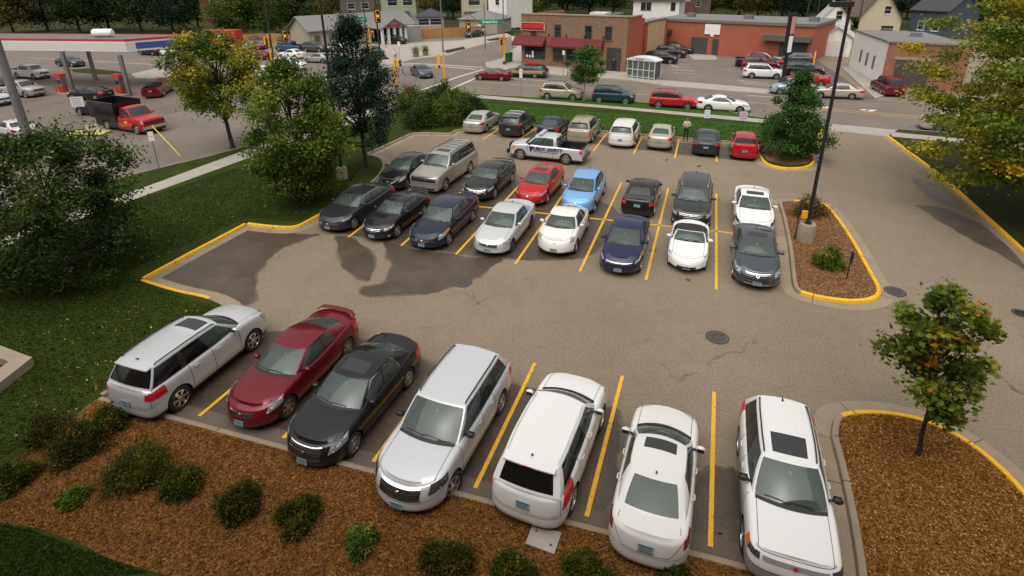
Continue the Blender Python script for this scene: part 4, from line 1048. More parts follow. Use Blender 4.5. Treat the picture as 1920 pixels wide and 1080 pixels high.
def tree(name, label, cat, base, h, R, z0, lm, prof='round', ncl=110, nl=60, ls=.14, cr=.55, trunk_r=.12, bark=None, seed=1, group=None, shape='kite', tone=(.4, .22), lean=(0, 0), flat=.8, limbs=24, hollow=.45, up=.5, blobs=0, topw=None):
    rs = np.random.RandomState(seed); r = random.Random(seed)
    t = thing(name, label, cat, (base.x, base.y, base.z), 0, group)
    cl = []; pf = PROF[prof]
    # big irregular lobes that carry the clusters
    ph = [r.uniform(0, 6.28) for _ in range(4)]
    while len(cl) < ncl:
        tt = r.random(); a = r.uniform(0, 2 * pi); rr = R * pf(tt) * (1 + .16 * sin(2 * a + ph[0] + 3 * tt) + .13 * sin(3 * a + ph[1] - 5 * tt) + .10 * sin(5 * a + ph[2] + 8 * tt))
        q = math.sqrt(r.uniform(hollow ** 2, 1)) * rr
        cl.append((q * cos(a) + lean[0] * tt * h, q * sin(a) + lean[1] * tt * h, z0 + (h - z0) * tt))
    cl = np.array(cl); ct = rs.normal(tone[0], tone[1], ncl)
    n = ncl * nl; idx = np.repeat(np.arange(ncl), nl)
    sz = cr * rs.uniform(.55, 1.25, ncl)
    off = rs.normal(size=(n, 3)) * .5 * sz[idx][:, None]; off[:, 2] *= flat
    C = cl[idx] + off
    keep = C[:, 2] > .1; C = C[keep]; idx = idx[keep]
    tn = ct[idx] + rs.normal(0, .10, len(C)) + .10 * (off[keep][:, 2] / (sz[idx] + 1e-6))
    leaves('crown', C, ls * rs.uniform(.6, 1.25, len(C)), tn, LM[lm], t, shape, rs, up)
    m = MB(); bark = bark or BARK; lx, ly = lean; zt = z0 + (h - z0) * .75
    pts = [Vector((0, 0, -.05)), Vector((.02, 0, .15))] + [Vector((lx * h * (z / h) * .9 + r.uniform(-.04, .04) * z * .25, ly * h * (z / h) * .9 + r.uniform(-.04, .04) * z * .25, z)) for z in [zt * k / 6 for k in range(1, 7)]]
    m.tube(pts, [trunk_r * 1.5, trunk_r * 1.1] + [trunk_r * (1 - .14 * k) for k in range(1, 7)], 9)
    order = list(range(ncl)); r.shuffle(order)
    for i in order[:limbs]:
        c = Vector(cl[i]); zb = max(z0 * .65, min(zt * .92, c.z * r.uniform(.45, .8))); f = zb / zt * 5.99; k = int(min(5, f)); p0 = pts[1 + k + (0 if k else 0)].lerp(pts[min(7, 2 + k)], f - k) if k < 6 else pts[-1]
        mid = p0.lerp(c, .5) + Vector((0, 0, .12 * (c - p0).length * r.uniform(.2, 1)))
        rr = trunk_r * .42 * (1 - .5 * zb / zt); m.tube([p0, mid, c], [rr, rr * .6, rr * .15], 5, cap=False)
    m.build('trunk', bark, t, 60); return t
def shrub(name, label, px, R, h, lm='shrub', seed=1, ls=.07, n=4200, group='clipped shrubs in the near mulch bed', tone=(.42, .2), z=.12, ncl=60, sq=1.0):
    rs = np.random.RandomState(seed); b = G(*px, z) if len(px) == 2 else Vector(px)
    t = thing(name, label, 'shrub', (b.x, b.y, z), 0, group)
    u = rs.normal(size=(ncl, 3)); u[:, 2] = np.abs(u[:, 2]); u /= np.linalg.norm(u, axis=1)[:, None]; u *= rs.uniform(.45, .95, ncl)[:, None] ** .7
    u *= (1 + .2 * np.sin(np.arctan2(u[:, 1], u[:, 0]) * 3 + seed))[:, None]
    cl = u * np.array([R * .85, R * .85 * sq, h * .85]); idx = np.repeat(np.arange(ncl), n // ncl); C = cl[idx] + rs.normal(size=(len(idx), 3)) * .13 * R; C[:, 2] = np.abs(C[:, 2]) + .02
    tn = rs.normal(tone[0], tone[1], ncl)[idx] + rs.normal(0, .12, len(idx)); leaves('foliage', C, ls * rs.uniform(.6, 1.3, len(idx)), tn, LM[lm], t, 'kite', rs, .4)
    m = MB()
    for i in range(12): c = Vector(cl[i]); m.tube([(0, 0, -.03), c * .5 + Vector((0, 0, -.05)), c], [.02, .014, .004], 5, cap=False)
    m.build('stems', BARKD, t, 60); return t
V3 = lambda g, z: Vector((g.x, g.y, z))
# --- trees of the left lawn
tree('shade_tree', 'dark dense broadleaf tree on the left lawn, nearest to the left edge', 'tree', V3(G(138, 520), .115), 5.9, 3.35, .4, 'dark', 'round', 120, 270, .14, .70, .14, BARKD, 11, limbs=40, tone=(.42, .26), hollow=.5)
tree('shade_tree', 'yellow-green maple by the street kerb, in front of the filling station', 'tree', V3(G(437, 281), .115), 8.2, 3.05, 3.0, 'yg', 'round', 95, 240, .19, .72, .16, BARKD, 12, limbs=36, tone=(.45, .26), hollow=.4, lean=(-.05, 0))
tree('shade_tree', 'green maple turning yellow at the top, beside the left lamp post', 'tree', V3(G(572, 385), .115), 7.4, 2.75, 1.1, 'mid', 'oval', 115, 260, .17, .66, .13, BARKD, 13, limbs=36, tone=(.46, .18), hollow=.45)
tree('shade_tree', 'tall dark blue-green tree with a pointed crown behind the black hatchback', 'tree', V3(G(686, 318), .115), 9.1, 3.7, 1.7, 'blue', 'cone', 115, 270, .14, .66, .14, BARKD, 14, limbs=44, tone=(.42, .22), hollow=.4)
tree('street_tree', 'small green pear tree on the verge between the tan and teal parked cars', 'tree', V3(G(1095, 190), .115), 5.1, 1.65, 1.75, 'pear', 'oval', 50, 190, .17, .5, .07, BARKP, 15, limbs=16, tone=(.5, .22), hollow=.2)
tree('shade_tree', 'bushy low-branched tree in the small island beside the red hatchback', 'tree', V3(G(1480, 296), .12), 5.6, 2.35, .1, 'pear', 'cone', 120, 220, .14, .50, .09, BARKD, 16, limbs=24, tone=(.22, .22), hollow=.35)
tree('shade_tree', 'big honey locust with yellow-green foliage filling the upper right corner', 'tree', V3(G(2010, 420), .115), 12.6, 7.4, 1.7, 'yg', 'wide', 300, 400, .19, .92, .28, BARKD, 17, limbs=70, tone=(.50, .22), hollow=.5, flat=.42)
tree('young_maple', 'young maple with a few orange leaves in the lower right mulch island', 'tree', V3(G(1718, 857), .10), 4.75, 1.0, 1.35, 'maple', 'round', 44, 115, .155, .33, .06, BARKD, 18, shape='maple', limbs=44, tone=(.60, .15), hollow=.2, lean=(-.06, .02), up=.8)
# shrubs by the lot's far left corner
for i, (x, y, R, h) in enumerate([(790, 235, 1.9, 2.2), (835, 232, 1.8, 2.6), (868, 225, 1.5, 2.0), (812, 214, 2.0, 2.6), (855, 205, 2.0, 2.4), (885, 212, 1.3, 1.8), (835, 190, 1.7, 2.1), (770, 200, 1.8, 2.1)]):
    lb = ['dense green shrub behind the kerb, at the left end of the thicket', 'tallest shrub of the thicket, just behind the pale kerb', 'shrub of the thicket next to the silver sedan', 'broad shrub in the middle of the thicket', 'shrub of the thicket in front of the yellow signal post', 'shrub at the right end of the thicket, by the verge', 'shrub at the back of the thicket by the sidewalk', 'shrub at the back left of the thicket, under the tall dark tree'][i]
    shrub('shrub', lb, (x, y), R, h, 'mid' if i % 3 == 1 else 'dark', 40 + i, .15, 5200, 'shrub thicket behind the lot', (.45, .22), ncl=80)
# middle island shrubs
shrub('shrub', 'loose dull green shrub at the far end of the lamp island', (1517, 402), .95, 1.35, 'oak', 60, .09, 2600, 'shrubs in the lamp island', (.35, .3), .10, 50)
shrub('shrub', 'yellow-green rounded shrub in front of the lamp base', (1552, 497), .72, .85, 'bright', 61, .08, 4600, 'shrubs in the lamp island', (.5, .25), .10, 60)
# near mulch bed
nearsh = [(150, 840, .85, .75, 'large dark shrub at the left end of the near bed, below the silver SUV'), (262, 890, .72, .62, 'second large dark shrub from the left in the near bed'), (345, 915, .58, .55, 'dark shrub right of the two large ones in the near bed'), (450, 955, .52, .55, 'rounded shrub in the mulch below the dark red car'), (560, 978, .52, .55, 'rounded shrub in the mulch below the black sedan'), (678, 1022, .33, .32, 'smallest bright shrub in the near bed, left of the big one'), (838, 1068, .60, .62, 'big bright green shrub below the silver crossover'), (962, 1090, .55, .55, 'olive brown shrub left of the utility cover'), (1100, 1100, .52, .50, 'olive shrub below the utility cover at the bottom edge'), (1268, 1105, .50, .35, 'low olive shrub behind the white sedan, at the bottom edge'), (138, 940, .30, .28, 'small green shrub low in the left of the near bed'), (30, 905, .48, .48, 'faint green shrub at the left edge of the picture'), (95, 815, .55, .5, 'dark shrub at the corner of the lawn and the near bed'), (205, 800, .5, .55, 'dark shrub nearest the kerb corner behind the silver SUV')]
for i, (x, y, R, h, lb) in enumerate(nearsh):
    shrub('shrub', lb, (x, y), R * (1.0, 1.3, .95, 1.1, 1.05, 1.2, 1.1)[i % 7], h * (1.0, 1.1, .9, 1.15)[i % 4], 'bright' if i in (5, 10) else ('shrub' if i % 3 else 'shrubo'), 70 + i, .055, 6500, tone=(.5 if i in (6,) else .42, .22), ncl=90)
# fallen leaves on the lawn and bed, chips on the mulch
def scatter(name, polys, n, ls, lm, z, seed, tone=(.6, .3), up=3, m=None):
    rs = np.random.RandomState(seed); out = []
    P = [(p.x, p.y) for p in polys]; xs = [p[0] for p in P]; ys = [p[1] for p in P]
    def ins(x, y):
        c = False; j = len(P) - 1
        for i in range(len(P)):
            if (P[i][1] > y) != (P[j][1] > y) and x < (P[j][0] - P[i][0]) * (y - P[i][1]) / (P[j][1] - P[i][1]) + P[i][0]: c = not c
            j = i
        return c
    tries = 0
    while len(out) < n and tries < n * 12:
        x = rs.uniform(min(xs), max(xs)); y = rs.uniform(min(ys), max(ys)); tries += 1
        if ins(x, y): out.append((x, y, z + rs.uniform(0, .015)))
    C = np.array(out); o = leaves(name, C, ls * rs.uniform(.5, 1.3, len(C)), rs.normal(tone[0], tone[1], len(C)), m or LM[lm], None, 'kite', rs, up); tag(o, kind='stuff'); return o
LM['chip'] = leafmat('wood_chip', [(0, (0.0625, 0.0244, 0.005)), (0.4, (0.1812, 0.0756, 0.014)), (0.75, (0.3375, 0.1525, 0.036)), (1, (0.5, 0.2928, 0.1))], .0)
LM['chipp'] = leafmat('pale_wood_chip', [(0, (.08, .034, .012)), (.4, (.20, .095, .04)), (.75, (.32, .165, .08)), (1, (.46, .29, .16))], .0)
LM['fall'] = leafmat('fallen_leaf', [(0, (.10, .05, .02)), (.5, (.28, .12, .03)), (.8, (.42, .26, .06)), (1, (.5, .42, .2))], .1)
scatter('fallen_leaves', GP([(60, 640), (200, 560), (400, 590), (200, 745), (120, 790), (60, 840), (0, 840), (0, 660)]), 170, .08, 'fall', .13, 3)
scatter('fallen_leaves', GP([(290, 420), (470, 330), (640, 370), (560, 420), (460, 410), (240, 520), (100, 600), (120, 500)]), 140, .08, 'fall', .13, 4)
scatter('wood_chips', I3, 26000, .055, 'chip', .105, 5, (.5, .25), 1.2)
scatter('wood_chips', I2, 15000, .055, 'chipp', .105, 6, (.5, .25), 1.2)
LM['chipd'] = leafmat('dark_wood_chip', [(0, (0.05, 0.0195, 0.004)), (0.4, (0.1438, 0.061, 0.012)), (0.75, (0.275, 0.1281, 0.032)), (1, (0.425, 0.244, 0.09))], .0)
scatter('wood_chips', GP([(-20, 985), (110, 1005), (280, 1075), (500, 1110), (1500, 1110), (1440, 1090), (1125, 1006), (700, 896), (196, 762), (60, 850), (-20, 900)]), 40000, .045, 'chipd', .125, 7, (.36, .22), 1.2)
GRB = leafmat('grass_blade', [(0, (.020, .032, .004)), (.6, (.042, .068, .009)), (1, (.066, .135, .015))], .2)
scatter('grass_tufts', GP([(0, 470), (284, 370), (470, 310), (600, 330), (690, 300), (640, 372), (560, 420), (463, 412), (240, 515), (290, 545), (400, 580), (180, 745), (60, 830), (0, 870)]), 52000, .075, None, .12, 8, (.36, .11), .3, GRB)
scatter('grass_tufts', GP([(0, 990), (60, 1000), (150, 1035), (280, 1080), (60, 1110), (-30, 1090)]), 9000, .06, None, .12, 10, (.35, .16), .3, GRB)
scatter('grass_tufts', GP([(905, 197), (1425, 240), (1440, 262), (1364, 264), (1134, 246), (900, 235)]), 12000, .11, None, .12, 9, (.85, .2), .1, GRB)

# --- trees far behind: a few kinds, each copied
def bg_proto(kind, lm, seed, prof, tone):
    return tree('background_tree', 'x', 'tree', Vector((0, 0, 0)), 14, 5.6, 2.2, lm, prof, 110, 75, .52, 2.0, .32, BARKD, seed, limbs=26, tone=tone, hollow=.5)
protos = dict(d=bg_proto('d', 'dark', 31, 'round', (.35, .25)), b=bg_proto('b', 'blue', 32, 'wide', (.3, .2)), m=bg_proto('m', 'mid', 33, 'round', (.30, .25)), o=bg_proto('o', 'oak', 34, 'round', (.5, .3)), y=bg_proto('y', 'yg', 35, 'wide', (.3, .2)), r=bg_proto('r', 'red', 36, 'round', (.5, .25)), c=bg_proto('c', 'dark', 37, 'cone', (.25, .2)))
used = set()
def bgt(k, x, y, s, lb, sw=1.0, dist=None):
    g = G(x, y); 
    if dist: g = g.normalized() * dist
    o = protos[k] if k not in used else copy_tree(protos[k]); used.add(k)
    o.location = (g.x, g.y, 0); o.scale = (s * sw, s * sw, s); o.rotation_euler = (0, 0, (x * 7.3) % 6.28); o['label'] = lb; o['group'] = 'trees behind the streets'; return o
BG = [
 ('o', 25, 60, .95, 'brownish autumn tree at the far left, behind the canopy'), ('b', 90, 56, 1.0, 'very dark tree second from the left behind the canopy'), ('d', 150, 60, 1.05, 'dark tree above the white tank on the canopy'),
 ('b', 205, 55, 1.05, 'dark tree right of the white tank on the canopy'), ('d', 265, 58, 1.0, 'dark tree behind the blue sign end of the canopy'), ('b', 325, 60, .95, 'dark tree left of the red brick house'), ('c', 372, 50, .8, 'narrow dark tree in front of the red brick house'),
 ('m', 440, 72, .82, 'green tree left of the grey shop roof'), ('m', 500, 70, .88, 'round green tree directly left of the grey shop roof'), ('d', 548, 62, .9, 'dark green tree behind the left end of the grey shop'), ('o', 612, 40, .8, 'olive brown tree above the grey shop roof'),
 ('d', 745, 30, .62, 'dark tree between the green house and the brown house'), ('o', 815, 32, .85, 'brown tree between the green house and the cream house'), ('c', 850, 34, .85, 'dark narrow tree beside the brown tree left of the cream house'), ('y', 978, 40, .72, 'yellow-green tree behind the left end of the brick restaurant'),
 ('m', 1005, 30, 1.0, 'green tree behind the brick restaurant, left'), ('d', 1055, 26, 1.0, 'dark tree behind the middle of the brick restaurant'), ('b', 1105, 26, 1.05, 'dark tree behind the brick restaurant, right of its middle'), ('d', 1150, 28, 1.0, 'dark tree just left of the white hip-roofed house'),
 ('c', 1290, 26, .8, 'dark pointed tree right of the white hip-roofed house'), ('o', 1330, 30, .85, 'olive autumn tree above the white board'), ('m', 1385, 30, .95, 'olive green tree above the long red building'), ('o', 1420, 34, .95, 'brownish tree above the right half of the long red building'), ('d', 1465, 36, .95, 'dark tree above the right end of the long red building'),
 ('b', 1505, 40, .95, 'dark tree left of the white gabled house'), ('r', 1612, 32, .62, 'red autumn tree behind the lamp head'), ('d', 1545, 22, .9, 'dark tree behind the white gabled house'), ('c', 1640, 58, .38, 'small round conifer against the cream gabled house'), ('c', 1612, 62, .36, 'small pointed conifer left of the cream gabled house'),
 ('b', 1700, 34, .8, 'dark tree right of the cream gabled house'), ('d', 1760, 50, 1.0, 'dark tree behind the locust on the right'), ('m', 1840, 60, 1.1, 'green tree behind the locust, further right'), ('b', 1910, 70, 1.1, 'dark tree behind the locust at the right edge')]
for b in BG: bgt(*b)
names = {'d': 'dark', 'b': 'blue-green', 'm': 'green', 'o': 'brownish', 'y': 'yellow-green', 'c': 'narrow dark'}
rr = random.Random(5)
for i in range(30):     # a second, farther belt that closes the horizon
    x = -40 + i * 69; k = 'dbmodbcdmb'[i % 10]
    lo = ['far left', 'left', 'middle', 'right', 'far right'][min(4, i // 6)]
    o = bgt(k, x, 8 + (i * 37) % 11, 1.25 + .2 * rr.random(), 'distant %s tree in the belt that closes the view' % names[k]); o['group'] = 'distant belt of trees'; o['category'] = 'tree'
# ================================================================= buildings
def brickmat(name, c1, c2, mortar, sc=1.0):
    m, t, b = newmat(name); v = coords(t)
    sp = t.nodes.new('ShaderNodeSeparateXYZ'); t.links.new(v, sp.inputs[0]); ad = t.nodes.new('ShaderNodeMath'); t.links.new(sp.outputs[0], ad.inputs[0]); t.links.new(sp.outputs[1], ad.inputs[1])
    cb = t.nodes.new('ShaderNodeCombineXYZ'); t.links.new(ad.outputs[0], cb.inputs[0]); t.links.new(sp.outputs[2], cb.inputs[1])
    br = t.nodes.new('ShaderNodeTexBrick'); br.inputs['Scale'].default_value = 2.2 * sc; br.inputs['Color1'].default_value = c1 + (1,); br.inputs['Color2'].default_value = c2 + (1,); br.inputs['Mortar'].default_value = mortar + (1,)
    br.inputs['Mortar Size'].default_value = .012; br.inputs['Bias'].default_value = -.1; t.links.new(cb.outputs[0], br.inputs['Vector'])
    n = noise(t, 1.6, 6, .8, v); col = mix(t, .8, br.outputs[0], ramp(t, n, [(.3, .55), (.5, 1), (.7, 1.0)]), 'MULTIPLY')
    t.links.new(col, b.inputs['Base Color']); b.inputs['Roughness'].default_value = .9; return m
BR1 = brickmat('brown_brick', (.20, .115, .07), (.29, .17, .10), (.17, .13, .10)); BR2 = brickmat('orange_brick', (.27, .11, .06), (.34, .15, .08), (.2, .13, .1)); BR3 = brickmat('dark_red_brick', (.13, .04, .03), (.18, .06, .04), (.12, .08, .07))
REDW = mat('red_painted_wall', (.34, .085, .05), .85, var=.16, vs=.7); REDB = mat('brick_red_paint', (.36, .10, .06), .85, var=.12, vs=.8); TANW = mat('tan_wall', (.46, .33, .19), .85, var=.1, vs=.8)
WHW = mat('white_painted_wall', (.76, .74, .70), .85, var=.08, vs=.6); GREYW = mat('grey_wall', (.26, .26, .24), .85, var=.12, vs=.6); CREAM = mat('cream_wall', (.48, .42, .30), .85, var=.06, vs=.6)
GREENW = mat('pale_green_siding', (.30, .36, .24), .85, var=.06, vs=.6); BROWNW = mat('brown_siding', (.13, .10, .08), .85, var=.1); TAUPE = mat('taupe_wall', (.34, .31, .25), .85, var=.08, vs=.6); BLUEW = mat('blue_siding', (.055, .075, .10), .85, var=.1)
SHN = mat('grey_shingles', (.17, .165, .16), .9, var=.22, vs=4); SHB = mat('brown_shingles', (.10, .075, .062), .9, var=.25, vs=4); SHD = mat('dark_shingles', (.045, .048, .055), .9, var=.25, vs=4); FLATR = mat('flat_roof_gravel', (.17, .16, .15), .9, var=.18, vs=1.2)
AWN = mat('maroon_awning', (.13, .012, .02), .8, var=.12, vs=2); AWNB = mat('brown_awning', (.07, .05, .045), .8, var=.1); TRIMW = mat('white_trim', (.62, .62, .60), .7, var=.05); TRIMB = mat('brown_trim', (.12, .08, .06), .7, var=.1)
WOODF = mat('cedar_fence', (.36, .19, .07), .85, var=.25, vs=4); SIGR = mat('red_sign_letters', (.55, .012, .02), .5, var=0, em=((.9, .03, .03), .25)); GRNS = mat('green_street_sign', (.0, .22, .13), .5, var=0); YSIG = mat('signal_yellow', (.80, .40, .01), .5, var=.06)
STEEL = mat('galvanised_steel', (.22, .22, .225), .5, .6, var=.2, vs=3); POLEB = mat('black_pole', (.014, .014, .016), .45, var=.2); REDP = mat('red_metal', (.50, .03, .02), .5, var=.08); BLUES = mat('blue_sign', (.03, .08, .35), .5, var=.05); GRNB = mat('green_box', (.012, .13, .075), .5, var=.1)
class Bld:
    """a building: x along the front (left to right as seen from the lot), y away from the lot"""
    def __init__(s, name, label, cat, p0, p1=None, width=None, ang=None, z=0):
        a = G(*p0); b = G(*p1) if p1 else None
        if b is not None: s.w = (b - a).length; rz = atan2(b.y - a.y, b.x - a.x)
        else: s.w = width; rz = radians(ang)
        if width: s.w = width
        s.t = thing(name, label, cat, (a.x, a.y, z), rz); 
    def box(s, nm, x0, y0, z0, x1, y1, z1, m, parent=None): return MB().box(x0, y0, z0, x1, y1, z1).build(nm, m, parent or s.t, 30)
    def win(s, x, z, w, h, y=0, fm=None, gm=None, side=None, sill=True):
        """window on the front (y=const); side='r' right wall x=const with x as depth"""
        f = MB(); fm = fm or TRIMW; e = .07
        def bx(mb, a0, b0, a1, b1, d0, d1):
            if side is None: mb.box(a0, y - d1, b0, a1, y - d0, b1)
            elif side == 'r': mb.box(s.w + d0, a0, b0, s.w + d1, a1, b1)
            else: mb.box(-d1, a0, b0, -d0, a1, b1)
        for q in ((x, z, x + e, z + h), (x + w - e, z, x + w, z + h), (x + e, z, x + w - e, z + e), (x + e, z + h - e, x + w - e, z + h)): bx(f, *q, .003, .06)
        if h > 1.0: bx(f, x + e, z + h / 2 - .025, x + w - e, z + h / 2 + .025, .003, .05)
        if sill: bx(f, x - .06, z - .08, x + w + .06, z, .003, .11)
        o = f.build('window', fm, s.t, 30); p = MB(); bx(p, x + e, z + e, x + w - e, z + h - e, .006, .02); p.build('pane', gm or GLD, o, 30); return o
    def gable(s, nm, x0, y0, x1, y1, z0, h, m, wallm, axis='x', ov=.35, parent=None):
        """axis = direction of the ridge"""
        g = MB(); w = MB(); th = .14
        if axis == 'x':
            ym = (y0 + y1) / 2; k = h / (ym - y0)
            P = [(y0 - ov, z0 - ov * k), (ym, z0 + h), (y1 + ov, z0 - ov * k)]
            a = [(x0 - ov, y, z) for y, z in P] + [(x0 - ov, y, z + th) for y, z in P[::-1]]; b = [(x1 + ov, q[1], q[2]) for q in a]
            w2 = MB(); w.add([(x0, y0, z0), (x0, y1, z0), (x0, ym, z0 + h)], [(0, 1, 2)]); w2.add([(x1, y0, z0), (x1, y1, z0), (x1, ym, z0 + h)], [(0, 1, 2)])
        else:
            xm = (x0 + x1) / 2; k = h / (xm - x0)
            P = [(x0 - ov, z0 - ov * k), (xm, z0 + h), (x1 + ov, z0 - ov * k)]
            a = [(x, y0 - ov, z) for x, z in P] + [(x, y0 - ov, z + th) for x, z in P[::-1]]; b = [(q[0], y1 + ov, q[2]) for q in a]
            w2 = MB(); w.add([(x0, y0, z0), (x1, y0, z0), (xm, y0, z0 + h)], [(0, 1, 2)]); w2.add([(x0, y1, z0), (x1, y1, z0), (xm, y1, z0 + h)], [(0, 1, 2)])
        g.add(a + b, [(0, 1, 2, 3, 4, 5), (6, 7, 8, 9, 10, 11)] + [(i, (i + 1) % 6, 6 + (i + 1) % 6, 6 + i) for i in range(6)])
        w.build('gable_wall', wallm, parent or s.t, 0); w2.build('gable_wall', wallm, parent or s.t, 0); return g.build(nm, m, parent or s.t, 20)
    def hip(s, nm, x0, y0, x1, y1, z0, h, m, ov=.5):
        x0 -= ov; y0 -= ov; x1 += ov; y1 += ov; d = min(x1 - x0, y1 - y0) / 2; ym = (y0 + y1) / 2; xm = (x0 + x1) / 2
        if x1 - x0 > y1 - y0: r0, r1 = (x0 + d, ym), (x1 - d, ym)
        else: r0, r1 = (xm, y0 + d), (xm, y1 - d)
        vs = [(x0, y0, z0), (x1, y0, z0), (x1, y1, z0), (x0, y1, z0), (r0[0], r0[1], z0 + h), (r1[0], r1[1], z0 + h)]
        fs = [(0, 1, 5, 4), (2, 3, 4, 5), (1, 2, 5), (3, 0, 4), (0, 3, 2, 1)] if x1 - x0 > y1 - y0 else [(0, 1, 4), (1, 2, 5, 4), (2, 3, 5), (3, 0, 4, 5), (0, 3, 2, 1)]
        return MB().add(vs, fs).build(nm, m, s.t, 10)
    def frontM(s, x, y, z): return Matrix.Translation((x, y, z)) @ Matrix.Rotation(pi / 2, 4, 'X')

# ---- brick restaurant
b = Bld('brick_restaurant', 'two-storey brown brick restaurant with maroon awnings and a red letter sign', 'restaurant', (978, 121), (1172, 137)); w = b.w; H = 6.75
b.box('front_wall', 0, 0, 0, w, .35, H, BR1); b.box('side_wall', w - .35, .352, 0, w, 4.6, H - .1, REDW); b.box('side_wall', 0, .352, 0, .35, 12, H - .1, BR1); b.box('back_wall', w * .86, 4.602, 0, w, 4.9, H - .1, REDW); b.box('rear_wing', .352, 4.95, 0, w * .86, 12, H - .9, REDW); b.box('roof', .352, .352, H - .7, w - .352, 4.6, H - .5, FLATR)
b.box('cornice', -.08, -.10, H + .002, w + .08, .42, H + .16, CON); b.box('cornice', w - .36, .43, H - .098, w + .06, 4.9, H + .04, CON)
for x in (3.3 / 15.3, 6.7 / 15.3): pass
for fx, hh in ((.235, .0), (.345 + .0, 0)): pass
b.win(w * .335, 3.85, 1.0, 1.75, fm=TRIMB, gm=GLD); b.win(w * .625, 3.85, 1.0, 1.75, fm=TRIMB); b.win(w * .805, 3.85, 1.0, 1.75, fm=TRIMB); b.win(w * .095, 3.7, .95, 1.2, fm=TRIMB)
b.box('shop_window', w * .035, -.05, .95, w * .245, -.003, 2.75, GLD); 
for i in range(3): b.win(w * (.325 + .13 * i), .85, w * .105, 1.7, fm=TRIMB, gm=GLD)
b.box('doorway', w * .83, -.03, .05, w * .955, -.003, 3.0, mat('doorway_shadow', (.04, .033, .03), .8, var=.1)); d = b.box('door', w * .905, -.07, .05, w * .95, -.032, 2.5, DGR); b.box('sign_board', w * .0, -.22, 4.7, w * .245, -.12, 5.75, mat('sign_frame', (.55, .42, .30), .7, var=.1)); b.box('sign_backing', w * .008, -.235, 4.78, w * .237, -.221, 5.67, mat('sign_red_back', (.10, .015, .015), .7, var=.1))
text('sign_letters', "DAVANNI'S", .82, SIGR, b.frontM(w * .122, -.27, 5.22), b.t, .03, .02, sx=.80)
def awning(x0, x1, z0, z1, d):
    m = MB(); A = [(x0, -.01, z1), (x1, -.01, z1), (x1, -d, z0), (x0, -d, z0)]; m.add(A, [(0, 1, 2, 3)]); m.add([(x0, -d, z0), (x1, -d, z0), (x1, -d, z0 - .22), (x0, -d, z0 - .22)], [(0, 1, 2, 3)])
    m.add([(x0, -.01, z1), (x0, -d, z0), (x0, -d, z0 - .22), (x0, -.01, z0 - .22)], [(0, 1, 2, 3)]); m.add([(x1, -.01, z1), (x1, -d, z0), (x1, -d, z0 - .22), (x1, -.01, z0 - .22)], [(0, 1, 2, 3)])
    m.build('awning', AWN, b.t, 0)
awning(-.9, w * .255, 2.95, 4.0, 1.15); awning(w * .305, w * .80, 2.95, 3.95, 1.1)
for i in range(3): b.box('window_poster', w * (.05 + .03 * i), -.062, 1.1, w * (.05 + .03 * i) + .3, -.052, 1.1 + (.35, .3, .9)[i], WHT)
b.box('roof_unit', w * .6, 2, H - .498, w * .6 + 2.2, 4, H + .3, TRIMW); b.box('roof_unit', w * .78, 2.5, H - .498, w * .78 + 1.2, 4, H + .25, STEEL)
for i in range(4): b.box('wall_lamp', w * (.28 + .17 * i), -.28, 4.15, w * (.28 + .17 * i) + .14, -.003, 4.3, BLK)
# ---- red annex and tan wall behind it
b = Bld('red_annex', 'small red annex with tan side wall and arched door, beside the brick restaurant', 'building', (1184, 110), (1211, 112)); w = b.w
b.box('wall', 0, 0, 0, w, 8, 5.1, REDW); b.box('roof', -.15, -.15, 5.102, w + .15, 8.1, 5.3, mat('teal_grey_roof', (.16, .20, .21), .7, var=.2))
m = MB(); P = [(w * .42, 0), (w * .8, 0), (w * .8, 2.4)] + [(w * .61 + w * .19 * cos(pi * i / 8), 2.4 + .6 * sin(pi * i / 8)) for i in range(1, 8)] + [(w * .42, 2.4)]
m.add([(x, -.03, z) for x, z in P], [tuple(range(len(P)))]); m.build('arched_door', DGR, b.t, 0)
b.box('side_wall', w + .003, -.003, 0, w + .12, 6.5, 5.08, TANW); b.box('coping', w - .1, -.2, 5.302, w + .2, 6.6, 5.42, REDW)
# ---- long red building
b = Bld('long_red_building', 'long single-storey brick-red building with a flat roof and grey garage door', 'building', (1228, 95), (1517, 118)); w = b.w; H = 4.7
def bxr(px): return w * (px - 1228) / (1517 - 1228)
b.box('wall', 0, 0, 0, w, 12, H, REDB); b.box('roof', -.2, -.2, H + .002, w + .2, 12.2, H + .35, mat('roof_fascia', (.16, .145, .13), .8, var=.15)); b.box('roof_surface', -.1, -.1, H + .352, w + .1, 12.1, H + .40, FLATR)
b.box('garage_door', bxr(1303), -.05, 0, bxr(1335), -.003, 2.5, mat('garage_grey', (.06, .055, .055), .7, var=.1)); b.box('door', bxr(1345), -.05, 0, bxr(1357), -.003, 2.4, DGR); b.box('dock_door', bxr(1484), -.05, 0, bxr(1510), -.003, 2.7, DGR); b.box('door', bxr(1465), -.05, 0, bxr(1476), -.003, 2.4, DGR)
b.box('canopy', bxr(1438), -1.2, 2.75, bxr(1516), -.003, 3.5, mat('canopy_taupe', (.11, .09, .08), .8, var=.12)); b.box('awning', bxr(1228), -1.3, 2.9, bxr(1262), -.003, 3.5, AWNB)
b.box('notice_board', bxr(1328), -.15, 3.05, bxr(1357), -.055, 4.5, WHT); b.box('door_sign', bxr(1340), -.16, 2.75, bxr(1346), -.06, 3.04, WHT)
for i in range(3): b.box('roof_unit', 3 + i * 9, 4, H + .402, 4.2 + i * 9, 5, H + 1.0, STEEL)
g = G(1291, 99); MB().lathe([(.11, 0), (.11, 1.0), (.08, 1.1), (.001, 1.12)], 12).build('bollard', YSIG, None, 40, loc=(g.x, g.y, 0)); tag(bpy.data.objects['bollard'], 'yellow steel bollard left of the grey garage door', 'bollard')
